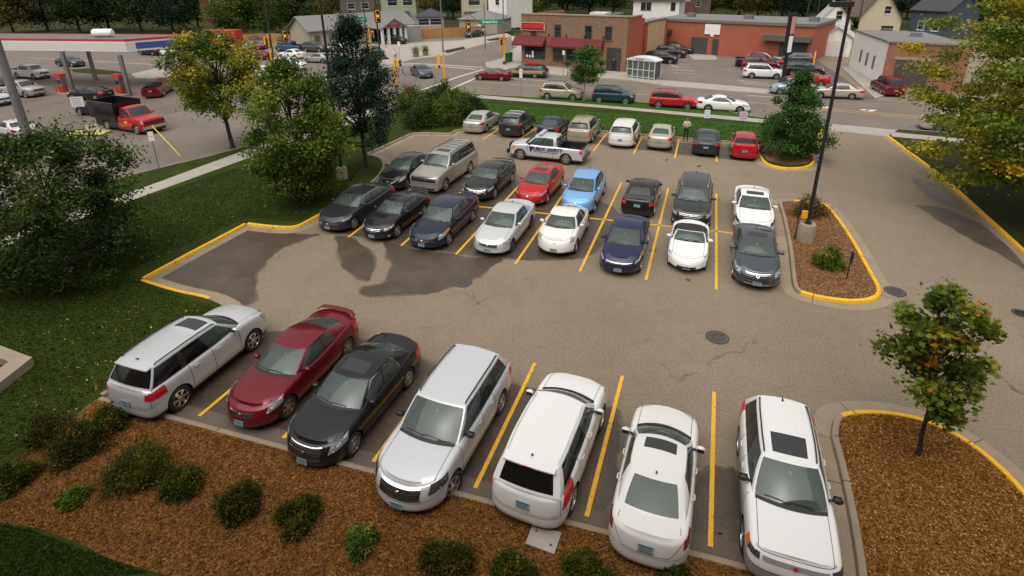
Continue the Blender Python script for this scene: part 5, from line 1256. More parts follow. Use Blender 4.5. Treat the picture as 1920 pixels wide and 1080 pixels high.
g = G(1525, 121); MB().lathe([(.11, 0), (.11, 1.6), (.08, 1.7), (.001, 1.72)], 12).build('bollard', YSIG, None, 40, loc=(g.x, g.y, 0)); tag(bpy.data.objects['bollard.001'], 'tall yellow bollard at the right corner of the long red building', 'bollard')
b = Bld('wooden_planter_screen', 'pale wooden planter screen with plants by the awning of the red building', 'planter', (1238, 97), (1272, 99)); m = MB()
for i in range(9): m.box(0, -.02, .1 + i * .15, b.w, .03, .2 + i * .15)
m.box(0, 0, 0, .1, .12, 1.5).box(b.w - .1, 0, 0, b.w, .12, 1.5).box(b.w / 2 - .05, 0, 0, b.w / 2 + .05, .12, 1.5); m.build('screen', WOODF, b.t, 0); rs = np.random.RandomState(3); leaves('plants', rs.uniform((.2, .1, .9), (b.w - .2, .5, 1.7), (500, 3)), rs.uniform(.08, .16, 500), rs.uniform(0, 1, 500), LM['bright'], b.t, 'kite', rs)
# ---- white building at the right with brick front
pL, pN = G(1591, 126), G(1649, 161)
b = Bld('white_workshop', 'long white block workshop with a brick front and a flat grey roof', 'building', (1649, 161), (1800, 174)) ; w = b.w
inv = Matrix.Rotation(-b.t.rotation_euler.z, 3, 'Z'); q = inv @ (pL - pN); fp = [Vector((0, 0, 0)), Vector((w, 0, 0)), Vector((w + q.x, q.y, 0)), Vector((q.x, q.y, 0))]
H = 4.55; MB().grid([[(p.x, p.y, 0) for p in (fp[3], fp[0])], [(p.x, p.y, H) for p in (fp[3], fp[0])]]).build('side_wall', WHW, b.t, 0)
MB().grid([[(p.x, p.y, 0) for p in (fp[0], fp[1], fp[2], fp[3])], [(p.x, p.y, H) for p in (fp[0], fp[1], fp[2], fp[3])]]).build('front_wall', BR2, b.t, 0)
MB().poly([(p.x, p.y) for p in offset(fp, -.12, True)], H + .002, H + .18).build('roof', FLATR, b.t, 0)
dv = q.normalized(); nv = Vector((-dv.y, dv.x, 0)); nv = nv if nv.x < 0 else -nv
for k in (.28, .48, .68):
    c = q * k; m = MB(); f = MB(); e = .5
    for mb, hw, z0, z1, dd in ((m, .38, 1.3, 2.7, .02), (f, .48, 1.2, 2.8, .01)):
        a = c + dv * hw + nv * dd; d_ = c - dv * hw + nv * dd; mb.add([(a.x, a.y, z0), (d_.x, d_.y, z0), (d_.x, d_.y, z1), (a.x, a.y, z1)], [(0, 1, 2, 3)])
    o = f.build('window', TRIMW, b.t, 0); m.build('pane', mat('dusty_pane', (.15, .17, .15), .3, var=.1), o, 0)
b.box('garage_door', 1.0, -.05, 0, 4.0, -.003, 2.9, mat('shutter_brown', (.07, .055, .05), .7, var=.1)); b.box('roof_vent', 1.5, 6, H + .182, 2.6, 6.8, H + .6, STEEL); b.box('lintel', .8, -.08, 2.902, 4.2, -.003, 3.2, CON)
# ---- white garage, houses
b = Bld('white_garage', 'white detached garage with a gable front and wide pale door', 'garage', (1534, 104), (1592, 107)); w = b.w; b.box('wall', 0, 0, 0, w, 7, 2.7, WHW); b.gable('roof', 0, 0, w, 7, 2.702, 1.35, mat('pale_shingles', (.42, .41, .39), .9, var=.1), WHW, 'y', .25); b.box('garage_door', w * .13, -.06, 0, w * .87, -.003, 2.2, TRIMW)
b = Bld('white_house', 'white gabled house with a small attic window behind the white garage', 'house', (1527, 82), (1588, 84)); w = b.w; b.box('wall', 0, 0, 0, w, 10, 3.6, WHW); b.gable('roof', 0, 0, w, 10, 3.602, 3.0, mat('pale_shingles', (.42, .41, .39), .9, var=.1), WHW, 'y', .3); b.win(w * .50, 4.0, 1.0, 1.5, fm=TRIMW, gm=GLD)
b = Bld('cream_house', 'cream stucco house with a steep brown gabled roof behind conifers', 'house', (1604, 72), (1682, 75)); w = b.w; b.box('wall', 0, 0, 0, w, 10, 3.6, CREAM); b.gable('roof', 0, 0, w, 10, 3.602, 5.0, SHB, CREAM, 'y', .4); b.win(w * .55, 1.2, 2.0, 1.3); b.win(w * .55, 4.4, 1.1, 1.4); b.gable('dormer_roof', -1.5, 3, w * .6, 9, 3.9, 3.8, SHB, CREAM, 'x', .3)
b = Bld('blue_house', 'dark blue sided house with a white porch half hidden by the locust', 'house', (1700, 70), (1765, 76)); w = b.w; b.box('wall', 0, 0, 0, w, 9, 5.0, BLUEW); b.gable('roof', 0, 0, w, 9, 5.002, 2.6, SHD, BLUEW, 'x', .4); b.win(1.5, 1.5, 1.2, 1.6); b.win(4, 1.5, 1.2, 1.6); b.box('porch', 1, -2.0, 0, w - 1, -.003, .5, TRIMW)
b = Bld('white_hip_house', 'white two-storey house with a dark hipped roof behind the brick restaurant', 'house', (1185, 52), (1270, 54)); w = b.w; b.box('wall', 0, 0, 0, w, 10, 6.0, WHW); b.hip('roof', 0, 0, w, 10, 6.0 + .002, 3.2, SHD, .7); b.win(w * .17, 3.9, 1.1, 1.7, fm=TRIMB); b.win(w * .26 + .3, 3.9, 1.1, 1.7, fm=TRIMB); b.win(w * .82, 3.9, 1.0, 1.7, fm=TRIMB)
b = Bld('grey_shop', 'long single-storey grey shop with a shingled roof and a pillared gable porch', 'shop', (583, 92), (777, 74)); w = b.w; b.box('wall', 0, 0, 0, w, 9, 3.1, TAUPE); b.gable('roof', 0, 0, w, 9, 3.102, 2.1, SHN, TAUPE, 'x', .5)
b.box('porch_wall', w * .76, -3.2, 0, w * .985, -.003, 2.85, GREYW); b.gable('porch_roof', w * .56, -4.4, w * .80, 3.6, 2.95, 1.5, SHN, mat('porch_gable', (.22, .19, .17), .8, var=.1), 'y', .3)
for k in (.57, .63, .69, .75, .80): b.box('pillar', w * k - .22, -4.2, 0, w * k + .22, -3.8, 2.95, TRIMW)
b.box('shop_front', w * .56, -.1, .3, w * .75, -.003, 2.6, GLD); b.box('sign_panel', w * .62, -4.42, 3.05, w * .74, -4.34, 3.5, mat('sign_dull_red', (.30, .03, .03), .7, var=0)); b.box('garage_door', w * .12, -.06, 0, w * .30, -.003, 2.4, GREYW); b.box('door', w * .045, -.06, 0, w * .09, -.003, 2.2, TRIMB); b.box('chimney', w * .33, 3, 3.6, w * .33 + .6, 3.6, 5.5, GREYW)
def house(name, label, p0, p1, dep, H, rh, wallm, roofm, axis='x', wins=(), hip=False, porch=None):
    b = Bld(name, label, 'house', p0, p1); w = b.w; b.box('wall', 0, 0, 0, w, dep, H, wallm)
    if hip: b.hip('roof', 0, 0, w, dep, H + .002, rh, roofm)
    else: b.gable('roof', 0, 0, w, dep, H + .002, rh, roofm, wallm, axis, .4)
    for x, z, ww, hh in wins: b.win(w * x, z, ww, hh)
    if porch: b.box('porch', w * porch[0], -2.2, 0, w * porch[1], -.003, porch[2], wallm); b.box('porch_roof', w * porch[0] - .3, -2.6, porch[2] + .002, w * porch[1] + .3, -.003, porch[2] + .3, roofm)
    return b
house('red_brick_house', 'dark red brick house half hidden by trees at the upper left', (385, 62), (432, 60), 9, 8.5, 3, BR3, SHB, 'x', ((.4, 5.5, 1.2, 1.8), (.4, 1.5, 1.4, 1.8)))
house('green_house', 'pale green two-storey house with white windows above the grey shop', (718, 44), (782, 42), 10, 7.5, 3, GREENW, SHN, 'y', ((.18, 4.4, 2.6, 2.2), (.62, 4.4, 2.6, 2.2), (.3, 1.3, 2.2, 1.8)), porch=(.1, .75, 2.9))
house('brown_house', 'dark brown house behind the roof of the grey shop', (642, 44), (706, 42), 10, 6.5, 3, BROWNW, SHN, 'y', ((.2, 3.6, 2.0, 1.6), (.6, 3.6, 2.0, 1.6), (.7, 1.2, 1.6, 1.5)))
house('cream_two_storey_house', 'cream two-storey house with a wide window above the far garage', (868, 46), (914, 45), 10, 8.0, 3, mat('cream_siding', (.44, .40, .27), .85, var=.06), SHN, 'y', ((.25, 4.6, 3.0, 2.2), (.25, 1.4, 3.0, 2.0)), porch=(.1, .8, 3.0))
house('white_narrow_house', 'tall white house with a dark balcony right of the cream house', (917, 52), (950, 54), 10, 8.5, 3, WHW, SHN, 'y', ((.4, 5.2, 1.2, 1.6), (.4, 1.5, 1.4, 1.6)))
house('far_garage', 'long pale garage with a low grey hipped roof at the end of the side street', (862, 62), (932, 64), 8, 2.9, 1.7, TAUPE, SHN, 'x', hip=True)
house('small_grey_garage', 'small cream garage with two dark openings behind the cedar fence', (782, 56), (832, 55), 7, 2.9, 1.7, mat('garage_cream', (.36, .32, .22), .85, var=.06), SHD, 'x', ((.06, 1.0, 2.6, 1.5), (.5, 1.0, 2.6, 1.5)), hip=True)
house('tan_far_house', 'distant tan house between trees above the long red building', (1290, 34), (1330, 34), 10, 5.5, 2.6, BROWNW, SHD, 'x', ((.3, 3, 1.2, 1.5),))
house('brown_apartment', 'brown brick house behind the white hip-roofed house', (1270, 40), (1298, 40), 9, 8.8, 2, BR3, SHB, 'x', ((.4, 5, 1.2, 1.8),))
def fence(label, pts, h, m):
    P = GP(pts); t = thing('wooden_fence', label, 'fence', P[0]); L = [p - P[0] for p in P]
    for i in range(len(L) - 1):
        d = L[i + 1] - L[i]; n = Vector((-d.y, d.x, 0)).normalized() * .02; A = [L[i] + n, L[i + 1] + n, L[i + 1] - n, L[i] - n]; MB().poly([(a.x, a.y) for a in A], .05, h).build('panel', m, t, 0)
        k = max(1, int(d.length / 2.6))
        for j in range(k): p = L[i] + d * j / k; MB().box(p.x - .07, p.y - .07, 0, p.x + .07, p.y + .07, h + .08).build('post', m, t, 0)
fence('cedar fence along the back of the small car park', [(777, 73), (845, 70), (905, 66)], 1.9, WOODF); fence('cedar fence along the left street, left of the grey shop', [(440, 84), (510, 80), (575, 86)], 1.8, WOODF)
# ---- filling station canopy
P0, P1, P2 = G(-330, 170), G(244, 180), G(330, 150)
a = G(239, 97, 4.35); bq = G(372, 86, 4.35); lft = G(-160, 92, 4.35)
t = thing('filling_station_canopy', 'white filling station canopy with a red top stripe on steel columns', 'canopy', (a.x, a.y, 0)); a.z = bq.z = lft.z = 0
A = [Vector((0, 0, 0)), bq - a, (bq - a) + (lft - a), lft - a]; A = [Vector((q.x, q.y, 0)) for q in A]
ring = [(q.x, q.y) for q in A]
def band(nm, z0, z1, m, out=0.0):
    Q = offset([Vector((x, y, 0)) for x, y in ring], -out if True else out, True); R_ = [(q.x, q.y) for q in Q]; mb = MB(); mb.grid([[(x, y, z0) for x, y in R_], [(x, y, z1) for x, y in R_]], 0, True); return mb.build(nm, m, t, 0)
def area2(P): return sum(P[i][0] * P[(i + 1) % 4][1] - P[(i + 1) % 4][0] * P[i][1] for i in range(4))
if area2(ring) < 0: ring = ring[::-1]
f0 = band('fascia', 4.35, 5.45, mat('canopy_white', (.66, .64, .60), .5, var=.04), .0); band('red_stripe', 5.452, 5.68, mat('canopy_red', (.50, .02, .03), .5, var=0), .02)
for k in range(4): band('fascia_groove', 4.55 + k * .2, 4.57 + k * .2, mat('groove_grey', (.30, .29, .28), .6, var=0), .012)
MB().add([(x, y, 4.36) for x, y in ring], [(0, 1, 2, 3)]).build('soffit', mat('soffit_grey', (.35, .34, .32), .7, var=.05), t, 0); MB().add([(x, y, 5.6) for x, y in ring], [(0, 1, 2, 3)]).build('deck', mat('deck_grey', (.14, .135, .13), .9, var=.2, vs=.6), t, 0)
for px in ((137, 169), (244, 180), (-20, 158), (330, 160), (180, 150)):
    g = G(*px) - a; MB().box(g.x - .17, g.y - .17, -.02, g.x + .17, g.y + .17, 4.36).build('column', STEEL, t, 0)
e = (bq - a).normalized(); nn = Vector((e.y, -e.x, 0)); c = (bq - a) * .42; MB().add([c - e * 2.1 + nn * .03 + Vector((0, 0, 4.6)), c + e * 2.1 + nn * .03 + Vector((0, 0, 4.6)), c + e * 2.1 + nn * .03 + Vector((0, 0, 5.25)), c - e * 2.1 + nn * .03 + Vector((0, 0, 5.25))], [(0, 1, 2, 3)]).build('sign_panel', BLUES, t, 0)
g = G(195, 70, 5.6); tk = thing('white_tank', 'white horizontal tank lying on the canopy roof', 'tank', (g.x, g.y, 5.6)); MB().lathe([(.001, -1.15), (.35, -1.12), (.45, -.95), (.45, .95), (.35, 1.12), (.001, 1.15)], 16, 'X', (0, 0, .5)).build('tank', WHT, tk, 40); MB().box(-.7, -.35, 0, -.5, .35, .35).build('saddle', STEEL, tk, 0); MB().box(.5, -.35, 0, .7, .35, .35).build('saddle', STEEL, tk, 0)
for i, (px, lb) in enumerate((((122, 176), 'left red and grey fuel pump under the canopy'), ((230, 178), 'right red and grey fuel pump under the canopy'))):
    g = G(*px); p = thing('fuel_pump', lb, 'fuel pump', (g.x, g.y, 0), radians(-25), 'fuel pumps'); MB().box(-.9, -.45, 0, .9, .45, .15).build('island', CON, p, 0); MB().box(-.4, -.25, .152, .4, .25, 1.9).build('body', STEEL, p, 0); MB().box(-.42, -.27, .3, .42, .27, .9).build('lower_panel', REDP, p, 0); MB().box(-.6, -.3, 1.902, .6, .3, 2.25).build('header', REDP, p, 0)
    MB().tube([(.42, 0, 1.5), (.62, 0, 1.2), (.6, 0, .5), (.45, 0, .9)], .03, 6).build('hose', BLK, p, 40); MB().box(-.28, -.28, 1.2, .28, -.272, 1.6).build('display', GLD, p, 0); MB().tube([(-1.0, 0, 0), (-1.0, 0, .8), (-1.5, 0, .8), (-1.5, 0, 0)], .05, 6).build('guard', REDP, p, 40)
# ================================================================= poles, lamps, signals, signs
def vpole(name, label, cat, px, top, r0, r1, m, n=10, base=None, ang=0):
    g = G(*px); t = thing(name, label, cat, (g.x, g.y, 0), ang); MB().tube([(0, 0, base or -.05), (0, 0, top)], [r0, r1], n).build('pole', m, t, 40); return t
t = vpole('lot_lamp', 'tall black lamp post on a concrete base in the mulch island', 'lamp post', (1508, 455), 10.35, .085, .06, POLEB, base=.85); t.location.z = .10
MB().lathe([(.36, -.1), (.36, .80), (.33, .88), (.001, .89)], 24).build('concrete_base', mat('old_concrete', (.29, .245, .18), .9, var=.22, vs=2.5), t, 40); MB().lathe([(.17, .892), (.17, .93), (.10, .95), (.10, 1.05), (.075, 1.08)], 12).build('base_plate', POLEB, t, 40)
MB().box(-.75, -.17, 10.30, .05, .17, 10.50).build('lamp_head', POLEB, t, 0); MB().box(-.68, -.13, 10.285, -.1, .13, 10.298).build('lens', mat('lamp_lens', (.35, .35, .34), .4, var=0), t, 0); MB().box(-.35, -.06, 1.15, -.12, .06, 1.5).build('yellow_box', YSIG, t, 0)
t = vpole('lot_lamp', 'tall black lamp post on a concrete base between the left trees', 'lamp post', (643, 338), 11.0, .09, .06, POLEB, base=.85); MB().lathe([(.33, -.1), (.33, .82), (.30, .88), (.001, .89)], 24).build('concrete_base', mat('old_concrete', (.29, .245, .18), .9, var=.22, vs=2.5), t, 40); MB().box(-.1, -.17, 10.95, .75, .17, 11.15).build('lamp_head', POLEB, t, 0); MB().box(.05, -.13, 10.93, .7, .13, 10.948).build('lens', MC['lamp_lens'], t, 0)
t = vpole('steel_pole', 'thick grey steel pole at the left edge in front of the filling station', 'pole', (62, 285), 11.0, .30, .24, STEEL, 12); MB().lathe([(.42, -.05), (.42, .06), (.30, .08)], 12).build('flange', STEEL, t, 40)
MB().tube([(0, 0, 10.2), (-1.5, .4, 10.8)], .08, 6).build('arm', STEEL, t, 40)
def util(px, h, lb, arms=True, r=.14, lamp=False, xf=False):
    t = vpole('utility_pole', lb, 'utility pole', px, h, r, r * .7, BARKD if arms else STEEL, 8)
    if arms: MB().box(-1.1, -.06, h - .8, 1.1, .06, h - .66).build('crossarm', BARKD, t, 0)
    if lamp: MB().tube([(0, 0, h - .5), (.9, 0, h - .1), (1.8, 0, h)], .04, 6).build('lamp_arm', STEEL, t, 40); MB().ball((2.0, 0, h - .03), .22, 0, 8, 6, (1.4, .7, .5)).build('lamp_head', STEEL, t, 40)
    if xf:
        for dx in (-.45, 0, .45): MB().lathe([(.18, h - 2.0), (.18, h - 1.2), (.05, h - 1.1)], 10, 'Z', (dx, -.3, 0)).build('transformer', STEEL, t, 40)
    return t
util((713, 108), 9.5, 'wooden utility pole beside the yellow banner at the far corner', True); util((831, 98), 9.8, 'grey street light pole on the far corner of the crossing', False, .13, True); util((945, 110), 9.5, 'dark pole carrying the green street sign by the restaurant', False, .12); util((1508, 60), 13, 'utility pole with three transformers above the long red building', True, .16, xf=True)
util((690, 96), 9.0, 'thin wooden pole in front of the grey shop', True, .1); util((513, 108), 9.0, 'utility pole among the queueing cars', True, .12); util((1527, 60), 12, 'utility pole left of the white house', True, .13); util((1602, 82), 8.5, 'utility pole in front of the cream house', True, .11)
def signal(label, px, h, heads, arm=None, group='yellow traffic signals', base=True, sign=None, r=.11):
    t = vpole('traffic_signal', label, 'traffic signal', px, h, r, r * .8, YSIG, 12); t['group'] = group
    if base: MB().lathe([(.24, -.02), (.24, .5), (.16, .55)], 10).build('base', DGR, t, 40)
    if arm: MB().tube([(0, 0, arm[2]), (arm[0], arm[1], arm[3])], .06, 8).build('mast_arm', STEEL, t, 40)
    for x, y, z, a, nl in heads:
        if abs(x) < .9 and not arm: MB().box(min(0, x), y - .03, z - .03, max(0, x), y + .03, z + .03).build('bracket', YSIG, t, 0)
        M = Matrix.Translation((x, y, z)) @ Matrix.Rotation(radians(a), 4, 'Z'); hh = .18 * nl
        o = MB().box(-.17, -.13, -hh, .17, .13, hh).build('signal_head', YSIG, t, 0); o.matrix_local = M
        vb = MB()
        for i in range(nl): vb.lathe([(.14, -.34), (.14, -.132), (.001, -.131)], 10, 'Y', (0, 0, hh - .18 - i * .36))
        vb.build('visor', BLK, o, 40)
        if a % 360 < 90 or a % 360 > 270:
            lit = MB().lathe([(.11, -.14), (.001, -.142)], 10, 'Y', (0, 0, hh - .18 - (0 if nl == 3 else 0) * .36)); lit.build('lens', mat('signal_red_lit', (.5, .02, .01), .4, var=0, em=((1, .05, .02), 1.5)), o, 40)
    return t
signal('yellow signal post nearest the lot, at the corner behind the thicket', (835, 168), 4.0, [(-.55, 0, 3.3, 180, 3), (-.75, 0, 2.5, 90, 1)]); signal('yellow signal post beside the green boxes at the restaurant corner', (946, 122), 4.2, [(-.45, -.1, 3.3, 20, 3), (-.45, -.1, 2.2, 20, 1)], r=.13)
signal('yellow pedestrian signal post with a white sign behind the thicket', (744, 168), 3.7, [(.4, 0, 2.9, 90, 2), (0, -.2, 2.0, 0, 1)]); signal('yellow signal post behind the top of the tall dark tree', (697, 108), 4.4, [(.5, 0, 3.5, 0, 3)]); signal('yellow signal post behind the yellow-green maple', (510, 120), 4.2, [(-.4, 0, 3.3, 60, 3)])
t = util((910, 92), 7.5, 'steel mast with an arm carrying a yellow signal over the side street', False, .12); MB().tube([(0, 0, 3.5), (-1.5, -.5, 5.0), (-3.2, -.8, 6.2)], .07, 8).build('mast_arm', STEEL, t, 40)
def hang(label, px, z, a=0, lit=True, n=3):
    g = G(px[0], px[1], z); t = thing('hanging_signal', label, 'traffic signal', g, radians(a), 'yellow traffic signals'); hh = .2 * n
    MB().box(-.2, -.14, -hh, .2, .14, hh).build('signal_head', YSIG, t, 0); vb = MB()
    for i in range(n): vb.lathe([(.16, -.36), (.16, -.142), (.001, -.141)], 10, 'Y', (0, 0, hh - .2 - i * .4))
    vb.build('visor', BLK, t, 40); MB().tube([(0, 0, hh), (0, 0, hh + .7)], .03, 6).build('hanger', BLK, t, 40)
    MB().box(-.32, .141, -hh - .12, .32, .16, hh + .12).build('backplate', BLK, t, 0)
    MB().lathe([(.12, -.15), (.001, -.152)], 10, 'Y', (0, 0, hh - .6)).build('lens', mat('signal_amber_lit', (.6, .25, .01), .4, var=0, em=((1, .35, .03), 1.3)), t, 40)
hang('yellow signal hanging over the side street, right of the street light pole', (878, 50), 5.2, 10); hang('yellow signal hanging over the left street, above the queue', (534, 67), 5.0, 30); hang('yellow signal high on the dark pole by the grey shop', (708, 30), 7.8, 20); hang('black backed signal above the grey shop roof', (641, 40), 6.6, 180)
def streetsign(s, px, z, rz, label):
    g = G(px[0], px[1], z); t = thing('street_sign', label, 'street sign', g, radians(rz), 'green street name signs'); MB().box(-1.35, -.02, -.3, 1.35, .02, .3).build('panel', GRNS, t, 0); text('lettering', s, .46, WHT, Matrix.Translation((0, -.03, 0)) @ Matrix.Rotation(pi / 2, 4, 'X'), t, .004, .01) if s else MB().box(-1.0, -.026, -.09, 1.05, -.021, .05).build('lettering', mat('worn_white', (.25, .42, .38), .6, var=.3, vs=9), t, 0)
    MB().tube([(1.3, .03, .1), (2.6, .1, -.4), (3.4, .1, -1.0)] if z < 6 else [(1.3, .03, .1), (2.8, .1, 0)], .04, 6).build('bracket', STEEL, t, 40)
streetsign('Grand Ave', (918, 41), 5.9, 0, 'green street name sign reading Grand Ave left of the restaurant'); streetsign(None, (669, 36), 6.4, 0, 'green street name sign in front of the grey shop roof')
g = G(775, 168); 
g = G(767, 173); t = thing('fire_hydrant', 'red fire hydrant on the corner behind the thicket', 'fire hydrant', (g.x, g.y, .05)); MB().lathe([(.20, 0), (.20, .06), (.13, .08), (.13, .55), (.17, .57), (.15, .68), (.06, .76), (.04, .82), (.001, .83)], 14).build('barrel', REDP, t, 40); MB().lathe([(.001, -.24), (.07, -.24), (.07, .24), (.001, .24)], 10, 'X', (0, 0, .45)).build('outlet', REDP, t, 40)
def postsign(label, px, h, w, hh, m, txt=None, tm=None, rz=0, bars=3, pm=None, group='small signs on posts', tsz=.1):
    g = G(*px); t = thing('post_sign', label, 'sign', (g.x, g.y, .1), radians(rz), group); MB().tube([(0, 0, -.1), (0, 0, h)], .028, 6).build('post', pm or STEEL, t, 40); p = MB().box(-w / 2, -.045, h - hh, w / 2, -.03, h).build('panel', m, t, 0)
    if bars:
        mb = MB()
        for i in range(bars): z = h - hh * (i + .8) / (bars + .6); mb.box(-w * .36, -.050, z - .015, w * .36 * (1, .7, .9, .8)[i % 4], -.0455, z + .015)
        mb.build('print', tm or DGR, p, 0)
    return t
postsign('blue and white accessible parking sign behind the dark sedan', (1322, 250), 1.75, .42, .62, WHT, rz=-18, tm=BLUES, pm=mat('green_post', (.03, .07, .045), .6, var=.1)); postsign('pale pink and white sign on a post behind the red hatchback', (1389, 253), 1.75, .55, .68, mat('sign_pinkish', (.62, .52, .53), .6, var=.03), rz=-18, tm=mat('sign_red_text', (.45, .12, .12), .6, var=0), pm=mat('green_post', (.03, .07, .045), .6, var=.1))
postsign('blue sign on a thin post at the far end of the lamp island', (1522, 372), 2.3, .30, .30, BLUES, rz=-18, tm=WHT, bars=1, group='small signs on posts')
for px, h, lb in (((1489, 452), 2.0, 'dark sign post left of the lamp base in the island'), ((1586, 528), 1.25, 'short dark sign post near the tip of the lamp island')):
    t = vpole('sign_post', lb, 'post', px, h, .03, .03, mat('dark_green_post', (.02, .03, .022), .6, var=.1), 6); t.location.z = .1; MB().box(-.15, -.035, h - .45, .15, -.02, h).build('panel', DGR, t, 0); t.rotation_euler.z = radians(75)
t = vpole('sign_post', 'thin steel marker post on the right lawn', 'post', (1783, 312), 1.6, .025, .02, STEEL, 6); t.rotation_euler = (radians(8), radians(12), 0)
postsign('small white and red street sign on the left verge, before the dump truck', (300, 322), 2.6, .32, .6, WHT, rz=20, tm=REDP, bars=1); postsign('tall bus stop sign post on the verge in front of the wood-sided wagon', (977, 185), 2.9, .30, .9, WHT, rz=-15, bars=2); postsign('thin street sign in front of the restaurant windows', (1056, 143), 3.0, .30, .5, WHT, rz=-15, bars=1); postsign('grey backed sign cluster on the yellow island beside the dump truck', (163, 252), 3.0, .95, .8, TRIMW, rz=10, bars=4, tm=DGR); postsign('small sign beside the walking man', (750, 113), 2.6, .35, .6, WHT, rz=0, bars=1); postsign('white sign on a thin post left of the restaurant', (962, 108), 3.0, .4, .6, WHT, rz=0, bars=1)
g = G(163, 252); MB().box(-1.6, -.7, 0, 1.6, .7, .16).build('yellow_kerb_island', mat('faded_yellow', (.55, .50, .16), .7, var=.12), None, 0, loc=(g.x, g.y, 0)); tag(bpy.data.objects['yellow_kerb_island'], 'pale yellow raised kerb island under the sign cluster by the dump truck', 'traffic island')
A, Bq = G(285, 236, 1.0), G(338, 292); t = thing('guy_wire_guard', 'long yellow guy wire guard slanting over the left street', 'guy wire', (Bq.x, Bq.y, 0)); MB().tube([(0, 0, 0), A - Bq], .035, 6).build('guard', mat('guard_yellow', (.62, .58, .03), .5, var=.05), t, 40)
# planters, boxes, shelter, pylon sign
for px, lb in (((780, 107), 'left stone planter with a small bush at the far corner'), ((798, 104), 'right stone planter with a small bush at the far corner')):
    g = G(*px); t = thing('planter', lb, 'planter', (g.x, g.y, .01), 0, 'stone planters on the corner'); MB().lathe([(.38, 0), (.50, .7), (.52, .75), (.44, .75), (.42, .6), (.001, .6)], 14).build('pot', mat('planter_stone', (.22, .17, .12), .9, var=.15), t, 30); rs = np.random.RandomState(int(px[0])); leaves('plant', rs.normal(0, 1, (700, 3)) * (.28, .28, .26) + (0, 0, 1.05), rs.uniform(.08, .16, 700), rs.uniform(.2, .9, 700), LM['bright'], t, 'kite', rs)
for i, px in enumerate(((950, 119), (957, 117))):
    g = G(*px); t = thing('newspaper_box', ('green box next to the yellow signal post', 'green box nearer to the restaurant wall')[i], 'newspaper box', (g.x, g.y, .1), .2, 'green boxes at the restaurant corner'); MB().box(-.27, -.25, .1, .27, .25, 1.35).build('case', GRNB, t, 0); MB().box(-.2, -.262, .75, .2, -.252, 1.25).build('door', mat('green_box_dark', (.006, .07, .04), .5, var=0), t, 0); MB().box(-.22, -.2, -.02, .22, .2, .098).build('base', DGR, t, 0)
b = Bld('bus_shelter', 'white framed bus shelter with a vaulted roof beside the car park entrance', 'bus shelter', (1175, 146), (1226, 152)); w = b.w; d = 1.5; f = MB(); t = b.t
for i in range(6): x = w * i / 5; MB().box(x - .035, -.035, 0, x + .035, .035, 2.15).build('post', TRIMW, t, 0)
for x in (0, w): MB().box(x - .035, d - .035, 0, x + .035, d + .035, 2.15).build('post', TRIMW, t, 0)
for z in (.25, 1.1, 2.1): MB().box(.036, -.03, z, w - .036, .03, z + .07).build('rail', TRIMW, t, 0)
PG = glassmat('shelter_glass', (.72, .76, .74), 1.45, .25)
for i in range(5): MB().box(w * i / 5 + .04, -.008, .33, w * (i + 1) / 5 - .04, .008, 2.09).build('pane', PG, t, 0)
MB().box(-.008, .04, .33, .008, d - .04, 2.09).build('pane', PG, t, 0); MB().box(w - .008, .04, .33, w + .008, d - .04, 2.09).build('pane', PG, t, 0); MB().box(.04, d - .008, .33, w - .04, d + .008, 2.09).build('pane', PG, t, 0)
m = MB(); R1 = [[(w / 2 - (w / 2 + .15) * cos(pi * i / 10), y, 2.18 + .42 * sin(pi * i / 10)) for i in range(11)] for y in (-.15, d + .15)]; m.grid(R1); m.add(R1[0], [tuple(range(11))]); m.add(R1[1], [tuple(range(11))]); m.build('roof', mat('shelter_roof', (.62, .62, .63), .5, var=.03), t, 0); MB().box(.4, d - .5, .45, w - .4, d - .15, .52).build('bench', STEEL, t, 0); MB().box(w * .32, -.166, 2.28, w * .62, -.155, 2.42).build('name_strip', mat('strip_grey', (.25, .22, .22), .6, var=0), t, 0)
g = G(1466, 160); t = thing('pylon_sign', 'tall dark pylon sign with white and red panels at the car park edge', 'sign', (g.x, g.y, 0), radians(20)); MB().box(-.28, -.28, 0, .28, .28, .9).build('base', DGR, t, 0); MB().box(-.13, -.13, .902, .13, .13, 4.3).build('post', POLEB, t, 0); MB().box(-.35, -.25, 3.4, .3, .25, 7.6).build('cabinet', POLEB, t, 0); MB().box(-.30, -.262, 3.6, .24, -.252, 5.3).build('white_panel', WHT, t, 0); MB().box(-.30, -.262, 5.5, .24, -.252, 7.3).build('red_panel', mat('sign_pale_red', (.55, .25, .22), .6, var=.1), t, 0)
# red box truck behind the maple, far left
g = G(425, 98); t = thing('red_box_truck', 'red and orange box truck with a white emblem behind the yellow maple', 'truck', (g.x, g.y, 0), radians(-8)); MB().box(-2.8, -1.1, .9, 2.8, 1.1, 3.7).build('cargo_box', REDP, t, 0); MB().box(-2.79, -1.115, .95, 2.79, -1.102, 1.9).build('orange_band', mat('orange_band', (.75, .22, .03), .5, var=0), t, 0); em = MB()
em.grid([[(.1 + (r_ * cos(a_)), -1.12, 2.3 + r_ * 1.1 * sin(a_)) for a_ in [pi * k / 10 for k in range(11)]] for r_ in (.45, .75)]); em.build('emblem', WHT, t, 0); MB().box(-4.4, -1.0, .6, -2.82, 1.0, 2.5).build('cab', REDP, t, 0); MB().box(-4.42, -.9, 1.6, -4.402, .9, 2.35).build('windshield', GLD, t, 0)
for x in (-3.6, 1.8):
    for y in (-.95, .95): link('wheel', wheel_mesh('tyre', .42, 0), t, (x, y, .42))
